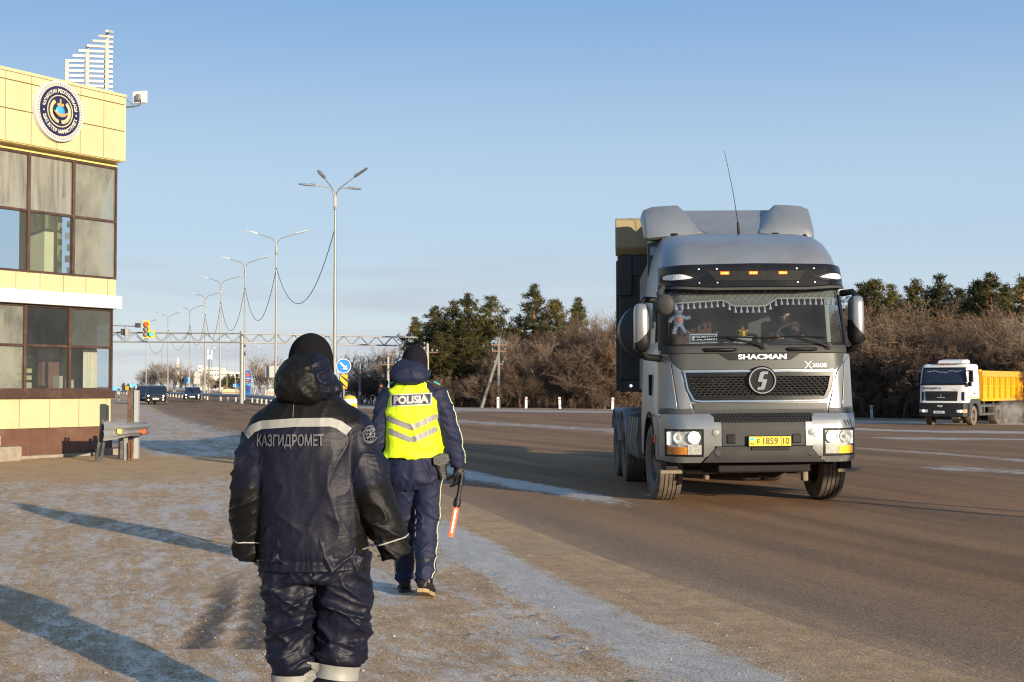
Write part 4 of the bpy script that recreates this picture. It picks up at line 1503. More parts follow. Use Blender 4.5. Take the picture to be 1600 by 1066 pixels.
# ---- overhead gantry
def make_gantry():
    root = thing('sign_gantry', 'long galvanised lattice gantry spanning the road on round posts', 'gantry', at(377, 640, 127))
    root.location.z = 0
    B = Vector(root.location)
    A0, A1, A2 = at(120, 519, 122), at(377, 521, 127), at(662, 527.5, 134)
    dz = 0.80
    pm = mat('gantry_zinc', (0.25, 0.245, 0.23), 0.5, metal=0.3, var=0.1)
    for (p, q, n) in ((A0, A1, 9), (A1, A2, 11)):
        tr = MB()
        p, q = p - B, q - B
        for off in (0.0, 0.7):
            o = Vector((0, off, 0))
            for z in (0, -dz):
                zz = Vector((0, 0, z))
                tr.tube([p + o + zz, q + o + zz], 0.062, 6)
            for i in range(n):
                a = p.lerp(q, i / n)
                m = p.lerp(q, (i + 0.5) / n)
                b = p.lerp(q, (i + 1) / n)
                tr.tube([a + o, m + o + Vector((0, 0, -dz))], 0.03, 5)
                tr.tube([m + o + Vector((0, 0, -dz)), b + o], 0.03, 5)
        for i in range(n + 1):
            a = p.lerp(q, i / n)
            tr.tube([a, a + Vector((0, 0.7, 0))], 0.03, 5)
        tr.build('truss', pm, root, smooth=60)
    for p in (A1, A2):
        b = p - B
        MB().tube([(b.x, b.y + 0.35, -0.3), (b.x, b.y + 0.35, b.z + 0.2)], 0.19 if p is A1 else 0.21, 12).build('post', POLEM, root, smooth=60)
    return A0, A1
A0, A1 = make_gantry()
def traffic_light():
    d = 122.6
    c = at(230, 515, d)
    root = thing('traffic_light', 'yellow backed traffic light with red lamp lit and green side arrow', 'traffic light', c)
    k = d / 2222.0
    def X(px):
        return (px - 230) * k
    def Z(py):
        return (515 - py) * k
    hs = MB().prism([(X(223.5), Z(528)), (X(242), Z(528)), (X(242), Z(517)), (X(234), Z(517)), (X(234), Z(501.5)), (X(223.5), Z(501.5))], lambda q: (q[0], 0.0, q[1]), lambda q: (q[0], 0.08, q[1]))
    hs.build('backboard', mat('signal_yellow', (0.72, 0.47, 0.015), 0.45, var=0.05), root)
    lenses = ((229, 507, emit('signal_red', (0.9, 0.06, 0.03), 1.1), 'red lamp lit'), (228.7, 514.5, mat('lens_dull', (0.25, 0.23, 0.2), 0.3), None), (228.6, 522.3, mat('lens_dull', (0.25, 0.23, 0.2), 0.3), None), (236.7, 522.2, emit('signal_green', (0.05, 0.85, 0.55), 1.0), 'green lamp lit'))
    for px, py, m, lab in lenses:
        hd = MB().lathe([(0.20, -0.0), (0.215, -0.16), (0.195, -0.16), (0.19, -0.0)], 20, Matrix.Translation((X(px), 0, Z(py))), 'y')
        hd.build('visor', mat('signal_black', (0.03, 0.03, 0.03), 0.5), root, smooth=50)
        MB().lathe([(0.0001, -0.06), (0.10, -0.05), (0.185, -0.012)], 20, Matrix.Translation((X(px), 0, Z(py))), 'y').build('lens', m, root, smooth=60, label=lab)
    # camera boxes on a thin rail over the truss
    rail = thing('camera_rail', 'thin rail over the gantry carrying two dark camera boxes', 'cameras', at(190, 519, d))
    B = Vector(rail.location)
    p0, p1 = at(150, 508, d) - B, at(212, 510, d) - B
    MB().tube([p0, p1], 0.05, 6).tube([at(195, 509, d) - B, at(195, 530, d) - B], 0.045, 6).build('rail', GALV, rail)
    for px, py, w, h in ((215.5, 508.5, 0.19, 0.19), (191.5, 519, 0.10, 0.28), (199, 519, 0.14, 0.28)):
        q = at(px, py, d - 0.1) - B
        MB().box(q.x - w, q.x + w, q.y - 0.25, q.y + 0.25, q.z - h, q.z + h).build('camera_box', mat('camera_black', (0.035, 0.035, 0.035), 0.5) if px != 199 else mat('camera_grey', (0.3, 0.3, 0.28), 0.5), rail, bevel=0.03)
traffic_light()

# ---- crash barrier of the median
def long_rail():
    pts = resample([(-9.0, 82), (-13, 98), (-17.9, 110), (-24.5, 135), (-37, 168), (-58, 232), (-84, 300), (-128, 420)], 90)
    root = thing('median_barrier', 'long galvanised crash barrier on short posts curving along the median', 'barrier', (pts[0][0], pts[0][1], 0))
    B = Vector((pts[0][0], pts[0][1], 0))
    prof = [(0.44, 0.0), (0.50, 0.05), (0.56, 0.05), (0.60, 0.0), (0.64, 0.05), (0.70, 0.05), (0.76, 0.0)]
    rings = []
    for i in range(len(pts)):
        a, b = pts[max(0, i - 1)], pts[min(len(pts) - 1, i + 1)]
        t = Vector((b[0] - a[0], b[1] - a[1], 0)).normalized()
        n = Vector((-t.y, t.x, 0))
        p = Vector((pts[i][0], pts[i][1], 0)) - B
        fr = [p + n * o + Vector((0, 0, z)) for z, o in prof]
        rings.append(fr + [q - n * 0.03 for q in fr[::-1]])
    MB().loft(rings).build('rail', mat('rail_blue_grey', (0.30, 0.32, 0.35), 0.4, metal=0.5, var=0.15), root, smooth=40)
    s = np.linspace(0, len(pts) - 1, 78)
    for x in s:
        i = int(min(len(pts) - 2, x))
        p = pts[i] + (pts[i + 1] - pts[i]) * (x - i)
        MB().box(p[0] - B.x - 0.07, p[0] - B.x + 0.07, p[1] - B.y + 0.06, p[1] - B.y + 0.16, -0.2, 0.72).build('post', mat('post_pale', (0.46, 0.44, 0.40), 0.5), root)
long_rail()

# ---- signs
SBLUE = mat('sign_blue', (0.020, 0.20, 0.56), 0.4, var=0.05)
SPALE = mat('sign_pale_blue', (0.12, 0.42, 0.68), 0.45, var=0.05)
SWHITE = mat('sign_white', (0.62, 0.62, 0.62), 0.45, var=0.04)
SGREY = mat('sign_back_grey', (0.40, 0.395, 0.38), 0.5, var=0.06)
SYEL = mat('sign_yellow', (0.70, 0.42, 0.01), 0.45, var=0.05)
SBLACK = mat('sign_black', (0.02, 0.02, 0.02), 0.5)
def flat(poly, y, t, nm, m, par, label=None):
    return MB().prism(poly, lambda q: (q[0], y, q[1]), lambda q: (q[0], y + t, q[1])).build(nm, m, par, label=label)
def circ(cx, cz, r, n=32):
    return [(cx + r * math.cos(2 * math.pi * k / n), cz + r * math.sin(2 * math.pi * k / n)) for k in range(n)]
def keep_right():
    d = 79.0
    c = at(537, 572, d)
    root = thing('keep_right_sign', 'round blue sign with white down right arrow above a yellow black striped plate', 'road sign', (c.x, c.y, 0))
    k = d / 2222
    z = c.z
    MB().tube([(0, 0.10, -0.3), (0, 0.10, z + 0.3)], 0.045, 8).build('post', GALV, root, smooth=60)
    flat(circ(0, z, 11.6 * k), 0.0, 0.03, 'disc_rim', SWHITE, root)
    flat(circ(0, z, 10.5 * k), -0.006, 0.008, 'disc', SBLUE, root)
    a = R(-45)
    u, w = (math.cos(a), math.sin(a)), (-math.sin(a), math.cos(a))
    ar = [(-7.6, -1.5), (2.2, -1.5), (2.2, -4.6), (8.2, 0), (2.2, 4.6), (2.2, 1.5), (-7.6, 1.5)]
    flat([(k * (p[0] * u[0] + p[1] * w[0]), z + k * (p[0] * u[1] + p[1] * w[1])) for p in ar], -0.012, 0.007, 'arrow', SWHITE, root)
    b = at(537.5, 596.5, d)
    x0, x1, z0, z1 = -5.2 * k, 6.0 * k, b.z - 11 * k, b.z + 11 * k
    flat([(x0, z0), (x1, z0), (x1, z1), (x0, z1)], 0.0, 0.03, 'striped_plate', SYEL, root)
    st = MB()
    W = x1 - x0
    for q in (-0.35, 0.75, 1.85):
        pa = [(x0, z0 + q * W), (x0, z0 + q * W + 0.42 * W), (x1, z0 + (q - 1) * W + 0.42 * W), (x1, z0 + (q - 1) * W)]
        pa = [(p[0], min(z1, max(z0, p[1]))) for p in pa]
        st.prism(pa[::-1], lambda v: (v[0], -0.007, v[1]), lambda v: (v[0], -0.001, v[1]))
    st.build('black_stripes', SBLACK, root)
    # rounded yellow drum
    d2 = 74.0
    c2 = at(546, 640, d2)
    dr = thing('yellow_drum', 'yellow domed traffic drum peeping over the padded shoulder', 'traffic drum', (c2.x, c2.y, 0))
    top = at(546, 617.5, d2).z
    MB().lathe([(0.0001, top), (0.16, top - 0.02), (0.30, top - 0.09), (0.37, top - 0.20), (0.38, 0.0)], 28).build('drum', mat('drum_yellow', (0.68, 0.42, 0.03), 0.4, var=0.06), dr, smooth=50)
    MB().lathe([(0.375, top - 0.20), (0.388, top - 0.24), (0.388, top - 0.40), (0.384, top - 0.42)], 28).build('white_band', SWHITE, dr, smooth=50)
keep_right()
def sign(nm, label, px, py, w, h, d, m, cat='road sign', rnd=False, extra=None, post=True, posts=None):
    c = at(px, py, d)
    k = d / 2222
    root = thing(nm, label, cat, (c.x, c.y, 0))
    for off in (posts or [0]):
        if post:
            MB().tube([(off * k, 0.12, -0.3), (off * k, 0.12, c.z + h * k * 0.45)], 0.06, 7).build('post', POLEM, root, smooth=60)
    poly = circ(0, c.z, w * k / 2) if rnd else [(-w * k / 2, c.z - h * k / 2), (w * k / 2, c.z - h * k / 2), (w * k / 2, c.z + h * k / 2), (-w * k / 2, c.z + h * k / 2)]
    flat(poly, 0, 0.04, 'plate', m, root)
    if extra:
        for i, (pts, mm, en) in enumerate(extra):
            flat([(p[0] * k, c.z + p[1] * k) for p in pts], -0.012 - 0.004 * i, 0.011 + 0.004 * i, en, mm, root)
    return root
def rect(x0, x1, y0, y1):
    return [(x0, y0), (x1, y0), (x1, y1), (x0, y1)]
sign('lane_sign', 'pale blue lane arrow sign above the right oncoming car', 292, 594.5, 9.6, 9, 168, SPALE, extra=[(rect(1.6, 2.5, -3.2, 3.0), SWHITE, 'arrow'), ([(-3.0, 3), (-2.1, 3), (-2.1, 0.5), (0.6, -3), (-0.4, -3.2), (-3.0, 0.2)], SWHITE, 'arrow')], posts=[-2.5, 2.5])
r_ = sign('road_sign', 'grey backs of a round sign and a square sign on one post', 308, 585.5, 10, 10, 165, SGREY, rnd=True)
flat(rect(-5.2 * 165 / 2222, 5.2 * 165 / 2222, at(308, 600, 165).z, at(308, 590.2, 165).z), 0, 0.04, 'square_plate', SGREY, r_)
sign('chevron_sign', 'small yellow chevron sign left of the oncoming cars', 198.5, 606.5, 5, 5, 240, SYEL, extra=[([(1, 1.8), (-0.8, 0), (1, -1.8), (0, -1.8), (-1.9, 0), (0, 1.8)], SBLACK, 'chevron')])
sign('direction_sign', 'pale blue direction sign right of the chevron', 206, 603, 6, 5.5, 236, SPALE, extra=[(rect(-1.6, -0.9, -1.8, 1.8), SWHITE, 'arrow')])
sign('direction_sign', 'second pale blue sign, slightly higher and overlapping the first', 211, 601.5, 5, 4.5, 244, SPALE)
sign('warning_sign', 'tiny pink rimmed round sign beside the blue direction signs', 213.5, 605, 4, 4, 238, mat('sign_pink', (0.6, 0.35, 0.35), 0.5), rnd=True)
sign('hoarding', 'long pale blue hoarding low at the far left junction', 182, 607.5, 16, 6, 250, SPALE, cat='hoarding', posts=[-6, 6])
sign('notice_board', 'grey upright board on a post at the far left kerb', 185.5, 611, 5, 10.5, 150, SGREY, cat='board')
sign('lane_sign', 'blue lane sign low beside the gantry post', 368.5, 602.5, 9.5, 6, 205, SBLUE, extra=[(rect(-3.3, -2.3, -2, 2), SWHITE, 'arrow'), (rect(-0.6, 0.2, -2, 2), SWHITE, 'arrow')])
sign('blank_board', 'large blank pale grey sign back half hidden by the hooded man', 428, 581, 26, 18, 112, SGREY, cat='sign board', posts=[4, 5.5])
# fuel price totem
def totem():
    d = 225
    k = d / 2222
    c = at(387.5, 597, d)
    root = thing('fuel_price_totem', 'tall blue fuel price sign with orange round mark and dark rows', 'price sign', (c.x, c.y, 0))
    x0, x1 = -3.9 * k, 3.9 * k
    MB().box(x0, x1, 0, 0.5, 0, at(387.5, 579, d).z).build('pylon', mat('totem_blue', (0.02, 0.13, 0.42), 0.4), root, bevel=0.05)
    z = at(387.5, 585.5, d).z
    rg = MB().lathe([(1.3 * k, -0.06), (3.1 * k, -0.06), (3.1 * k, -0.01), (1.3 * k, -0.01), (1.3 * k, -0.06)], 28, Matrix.Translation((0, 0, z)), 'y')
    rg.build('round_mark', mat('totem_orange', (0.75, 0.10, 0.02), 0.4), root)
    for py, h, m, nm in ((591.5, 1.0, SWHITE, 'white_band'), (595, 1.9, MATS['totem_orange'], 'orange_band'), (598.5, 1.6, MATS['sign_back_grey'], 'price_row'), (601.5, 1.6, SPALE, 'price_row'), (604.5, 1.5, SBLACK, 'price_row'), (608, 2.4, mat('totem_violet', (0.07, 0.03, 0.16), 0.4), 'price_row')):
        zz = at(387.5, py, d).z
        MB().box(x0 + 0.06, x1 - 0.06, -0.04, 0.0, zz - h * k / 2, zz + h * k / 2).build(nm, m, root)
totem()
# roadside delineator posts
DL = [(778, 627, 640), (822, 626, 641), (875, 627, 643), (957, 628, 645), (1362, 631, 651), (1400, 632, 651)]
first = None
DLAB = ['white marker post at the foot of the strutted pole', 'white marker post second right of the strutted pole', 'white marker post with a reddish band, third right of the pole', 'white marker post just left of the truck wheels', 'white marker post between the big truck and the white truck', 'white marker post close to the white truck']
for k, (px, y0, y1) in enumerate(DL[:5]):
    d = far_y(px) + (0.9 if px != 778 else -0.3)
    p = at(px, y1, d)
    g = gz(p.x, p.y)
    if first is None:
        first = thing('marker_post', DLAB[0], 'marker post', (0, 0, 0), group='marker posts on the far verge')
        MB().box(-0.085, 0.085, -0.04, 0.04, -0.2, 0.80).build('post', SWHITE, first, bevel=0.02)
        MB().box(-0.088, 0.088, -0.044, 0.02, 0.58, 0.68).build('band', mat('marker_red', (0.42, 0.20, 0.16), 0.5), first)
        o = first
    else:
        o = copy_at(first, (0, 0, 0), 0, DLAB[k])
    o.location = (p.x, p.y, g)
    o.rotation_euler = (R(rl.uniform(-2, 2)), R(rl.uniform(-3, 3)), 0)
# wooden and concrete utility poles
UPM = mat('pole_grey_wood', (0.16, 0.155, 0.15), 0.85, var=0.25, scale=5, stretch=(4, 4, 0.6), bump=0.3)
INSM = mat('insulator_glass', (0.10, 0.15, 0.17), 0.2)
def utility_pole(px, top, d, label, strut=False, pale=False, arms=((-0.9, 0.5),)):
    p = at(px, top, d)
    g = gz(p.x, p.y)
    H = p.z - g
    root = thing('utility_pole', label, 'utility pole', (p.x, p.y, g), R(rl.uniform(-25, 25)), 'utility poles beyond the road')
    m = mat('pole_pale_concrete', (0.33, 0.29, 0.24), 0.8, var=0.12) if pale else UPM
    MB().tube([(0, 0, -0.3), (0, 0, H * 0.97)], [0.14, 0.10], 8).build('pole', m, root, smooth=60)
    if strut:
        MB().tube([(-1.25, 0.4, -0.3), (-0.04, -0.12, H * 0.78)], [0.13, 0.10], 8).build('strut', UPM, root, smooth=60)
    MB().tube([(0, 0, H * 0.95), (0.0, 0, H)], 0.03, 6).build('top_pin', mat('rust_iron', (0.14, 0.075, 0.05), 0.8), root)
    for z, w in arms:
        a = MB().box(-w, w, -0.06, 0.06, H + z - 0.05, H + z + 0.05).build('crossarm', MATS['rust_iron'], root)
        for s in (-0.9, 0.9) if w < 0.6 else (-0.92, -0.45, 0.45, 0.92):
            MB().lathe([(0.02, H + z + 0.05), (0.07, H + z + 0.08), (0.09, H + z + 0.16), (0.05, H + z + 0.24), (0.001, H + z + 0.26)], 8, Matrix.Translation((s * w, 0, 0))).build('insulator', INSM, a, smooth=60)
    return root
utility_pole(779, 527, far_y(779) + 1.0, 'weathered utility pole propped by a slanting strut before the dark thicket', True, arms=((-0.55, 0.62), (-1.0, 0.55), (-1.9, 0.35)))
utility_pole(562.5, 566, 120, 'slim utility pole in front of the pale trees, beside the striped plate', arms=((-0.75, 0.62),))
utility_pole(606.5, 555, 112, 'utility pole with crossarm above the policeman’s left shoulder', pale=True, arms=((-0.75, 0.62),))
utility_pole(668, 534, 105, 'pale utility pole right beside the policeman’s hood', pale=True, arms=((-0.8, 0.75),))
utility_pole(968, 560, far_y(968) + 2.5, 'thin pale pole partly hidden behind the dump body of the truck', pale=True, arms=((-0.5, 0.4),))
# far silo, elevator, mast
def far_buildings():
    d = 620
    k = d / 2222
    wm = mat('far_white_wall', (0.60, 0.57, 0.50), 0.8, var=0.05, scale=0.3)
    c = at(340, 604, d)
    root = thing('grain_elevator', 'long white industrial building on the skyline behind the gantry', 'building', (c.x, c.y, 0))
    for x0, x1, top in ((309, 316, 571), (316, 322, 576), (322, 343, 574.5), (343, 346, 578), (346, 375, 581)):
        b0, b1 = at(x0, top, d), at(x1, top, d)
        q = MB().box(b0.x - c.x + 0.02, b1.x - c.x - 0.02, 0, 14, 0, b0.z)
        q.build('block', wm, root, bevel=0.1)
        f = MB()
        n = max(1, int((x1 - x0) / 4))
        for i in range(n):
            for j in range(2):
                xx = b0.x - c.x + (i + 0.5) * (b1.x - b0.x) / n
                f.box(xx - 0.35, xx + 0.35, -0.05, 0.02, b0.z - 1.6 - 2 * j, b0.z - 0.9 - 2 * j)
        f.build('windows', mat('far_window', (0.12, 0.13, 0.15), 0.4), root)
    c = at(279, 604, d)
    root = thing('white_tower', 'slim white stepped tower rising over the birches', 'tower', (c.x, c.y, 0))
    for x0, x1, t0, t1, nm in ((276.2, 281.8, 604, 570, 'shaft'), (275.6, 282.2, 570, 568.5, 'gallery'), (276.8, 280.2, 568.5, 562, 'upper_stage'), (277.6, 279.4, 562, 559, 'cupola')):
        b0, b1 = at(x0, t0, d), at(x1, t1, d)
        MB().box(b0.x - c.x, b1.x - c.x, -(b1.x - b0.x) / 2, (b1.x - b0.x) / 2, max(0, b0.z), b1.z).build(nm, wm, root, bevel=0.1)
    d = 330
    c = at(328, 604, d)
    root = thing('telecom_mast', 'white telecom mast with clustered panel antennas above the white building', 'mast', (c.x, c.y, 0))
    k = d / 2222
    t = MB()
    H = at(328, 561, d).z
    for a in range(3):
        q = R(30 + 120 * a)
        t.tube([(0.55 * math.cos(q), 0.55 * math.sin(q), 0), (0.40 * math.cos(q), 0.40 * math.sin(q), H)], 0.06, 5)
    for j in range(12):
        for a in range(3):
            q, q2 = R(30 + 120 * a), R(150 + 120 * a)
            z0, z1 = H * j / 12, H * (j + 1) / 12
            t.tube([(0.5 * math.cos(q), 0.5 * math.sin(q), z0), (0.5 * math.cos(q2), 0.5 * math.sin(q2), z1)], 0.03, 4)
    t.build('lattice', POLEM, root)
    for px, y0, y1 in ((325.6, 545.5, 562), (331, 547, 562), (328, 555, 561)):
        z0, z1 = at(px, y1, d).z, at(px, y0, d).z
        x = (px - 328) * k
        MB().box(x - 0.16, x + 0.16, -0.5, -0.35, z0, z0 + (z1 - z0) * 0.47).build('antenna_panel', SWHITE, root, bevel=0.03)
        MB().box(x - 0.16, x + 0.16, -0.5, -0.35, z0 + (z1 - z0) * 0.53, z1).build('antenna_panel', SWHITE, root, bevel=0.03)
    c = at(252.5, 604, 500)
    MB().tube([(0, 0, 0), (0, 0, at(252.5, 546, 500).z)], [0.25, 0.06], 6).build('thin_mast', POLEM, None, loc=(c.x, c.y, 0), label='thin distant mast standing above the birches', cat='mast')
    # kiosk roofs by the far junction
    for px, py, w, h, d, m, lab in ((358, 612.5, 22, 4.5, 240, mat('kiosk_cream', (0.55, 0.45, 0.28), 0.7), 'low cream roofed kiosk behind the barrier'), (425, 612, 16, 4, 235, mat('kiosk_white', (0.6, 0.58, 0.54), 0.7), 'low white roofed kiosk behind the birches')):
        k = d / 2222
        c = at(px, py, d)
        r = thing('kiosk', lab, 'kiosk', (c.x, c.y, 0))
        MB().box(-w * k / 2, w * k / 2, 0, 3, 0, c.z).build('wall', mat('kiosk_wall', (0.4, 0.3, 0.22), 0.8), r)
        MB().prism([(-w * k * 0.55, c.z), (w * k * 0.55, c.z), (w * k * 0.3, c.z + h * k), (-w * k * 0.3, c.z + h * k)], lambda q: (q[0], -0.3, q[1]), lambda q: (q[0], 3.3, q[1])).build('roof', m, r)
far_buildings()
# ---------------------------------------------------------------- the big grey tipper truck
def Y0(z):
    return lerp_list([(0.5, 0.07), (0.72, 0.0), (1.12, 0.0), (1.2, 0.06), (1.3, 0.08), (2.0, 0.13), (2.05, 0.16), (2.82, 0.36), (3.08, 0.43), (3.25, 0.54), (3.42, 0.76), (3.54, 1.05), (3.62, 1.5), (3.64, 2.35)], z)
def HW(z):
    return lerp_list([(0.5, 1.22), (1.2, 1.23), (2.05, 1.20), (2.82, 1.155), (3.08, 1.13), (3.3, 1.09), (3.5, 1.03), (3.6, 0.97), (3.64, 0.93)], z)
def FY(x, z):
    u = abs(x) / HW(z)
    return Y0(z) + 0.10 * u * u + 0.30 * max(0.0, (u - 0.76) / 0.24) ** 2.2
def patch(top, bot, off, thick=0.03, nx=28, nz=6, fy=FY):
    """panel lying on the front of the cab between two outlines, standing off the skin"""
    x0, x1 = max(top[0][0], bot[0][0]), min(top[-1][0], bot[-1][0])
    a0, a1 = top[0][0], top[-1][0]
    b0, b1 = bot[0][0], bot[-1][0]
    fr, bk = [], []
    for j in range(nz + 1):
        t = j / nz
        rf, rb = [], []
        for i in range(nx + 1):
            s = i / nx
            xt, xb = a0 + (a1 - a0) * s, b0 + (b1 - b0) * s
            x = xb + (xt - xb) * t
            z = lerp_list(bot, xb) * (1 - t) + lerp_list(top, xt) * t
            y = fy(x, z) - off
            rf.append((x, y, z))
            rb.append((x, y + thick, z))
        fr.append(rf)
        bk.append(rb)
    mb = MB()
    n = nx + 1
    V = [p for r in fr for p in r] + [p for r in bk for p in r]
    o = len(fr) * n
    F = []
    for j in range(nz):
        for i in range(nx):
            a = j * n + i
            F.append((a, a + 1, a + n + 1, a + n))
            F.append((o + a, o + a + n, o + a + n + 1, o + a + 1))
    for i in range(nx):
        F.append((i, o + i, o + i + 1, i + 1))
        a = nz * n + i
        F.append((a, a + 1, o + a + 1, o + a))
    for j in range(nz):
        a = j * n
        F.append((a, a + n, o + a + n, o + a))
        a = j * n + nx
        F.append((a, o + a, o + a + n, a + n))
    return mb.add(V, F)
def rpatch(x0, x1, z0, z1, off, thick=0.03, nx=8, nz=4):
    return patch([(x0, z1), (x1, z1)], [(x0, z0), (x1, z0)], off, thick, nx, nz)
def mir(pts):
    return [(-x, z) for x, z in pts][::-1]
SILVER = mat('silver_paint', (0.245, 0.255, 0.262), 0.34, metal=0.55, var=0.06, scale=1.5, coat=0.25, dirt=(0.185, 0.155, 0.12), dirt_amt=0.5, dscale=1.6)
SILVD = mat('grey_paint', (0.060, 0.063, 0.062), 0.45, metal=0.15, var=0.08, scale=1.5, spec=0.3, dirt=(0.085, 0.072, 0.058), dirt_amt=0.22, dscale=1.8)
DGREY = mat('dark_grey_plastic', (0.045, 0.045, 0.044), 0.6, var=0.12, dirt=(0.075, 0.062, 0.05), dirt_amt=0.25, spec=0.2, dscale=2.5)
BLK = mat('black_plastic', (0.010, 0.010, 0.010), 0.5, var=0.15, spec=0.2, dirt=(0.04, 0.033, 0.027), dirt_amt=0.2)
GLOSSB = mat('gloss_black', (0.008, 0.008, 0.009), 0.3, var=0.1, coat=0.0, dirt=(0.04, 0.035, 0.03), dirt_amt=0.12, spec=0.25)
CHROME = mat('chrome', (0.62, 0.61, 0.59), 0.14, metal=1.0, var=0.05)
RUBBER = mat('dusty_tyre', (0.060, 0.050, 0.040), 0.85, var=0.2, scale=5, bump=0.2, bscale=50, dirt=(0.22, 0.17, 0.12), dirt_amt=0.6, dscale=4)
RIM = mat('dusty_rim', (0.11, 0.10, 0.09), 0.55, metal=0.3, var=0.15, dirt=(0.22, 0.18, 0.13), dirt_amt=0.6)
CHASS = mat('chassis_black', (0.016, 0.015, 0.014), 0.75, var=0.2, dirt=(0.06, 0.046, 0.035), dirt_amt=0.4, spec=0.2)
RUSTT = mat('dusty_steel', (0.17, 0.135, 0.09), 0.8, var=0.2, scale=10)
WSG = glass('windscreen_glass', (0.80, 0.83, 0.83), frost=0.075, frost_col=(0.42, 0.41, 0.38), fscale=2.5, ior=1.45)
def make_wheel(nm, r, w, parent, x, y, z, out, dual=False, steer=0.0, rubber=None, rim=None, grooves=4):
    """tyre with circumferential grooves and a disc rim with nuts; 'out' is the side the rim faces"""
    M = Matrix.Translation((x, y, z)) @ Matrix.Rotation(steer, 4, 'Z')
    pr = [(r * 0.56, -w * 0.42), (r * 0.62, -w * 0.48), (r * 0.80, -w * 0.52), (r * 0.94, -w * 0.49), (r * 0.985, -w * 0.44)]
    for g in range(grooves):
        c = (-0.5 + (g + 0.5 + 0.5) / (grooves + 1)) * w * 0.86
        gw = w * 0.020
        pr += [(r, c - gw), (r - 0.018, c - gw * 0.8), (r - 0.018, c + gw * 0.8), (r, c + gw)]
    pr += [(r * 0.985, w * 0.44), (r * 0.94, w * 0.49), (r * 0.80, w * 0.52), (r * 0.62, w * 0.48), (r * 0.56, w * 0.42)]
    t = MB().lathe(pr, 48, M, 'x')
    tn = t.build(nm, rubber or RUBBER, parent, smooth=35)
    rp = [(r * 0.57, -0.42 * w), (r * 0.57, 0.40 * w), (r * 0.545, 0.44 * w), (r * 0.52, 0.40 * w), (r * 0.50, 0.10 * w), (r * 0.30, 0.16 * w), (r * 0.28, 0.32 * w), (r * 0.16, 0.38 * w), (0.001, 0.40 * w)]
    q = MB().lathe([(a, b * out) for a, b in rp], 40, M, 'x')
    for k in range(10):
        a = 2 * math.pi * k / 10
        q.tube([M @ Vector((out * 0.10 * w, r * 0.40 * math.cos(a), r * 0.40 * math.sin(a))), M @ Vector((out * 0.26 * w, r * 0.40 * math.cos(a), r * 0.40 * math.sin(a)))], r * 0.032, 6)
    q.build('rim', rim or RIM, tn, smooth=35)
    return tn
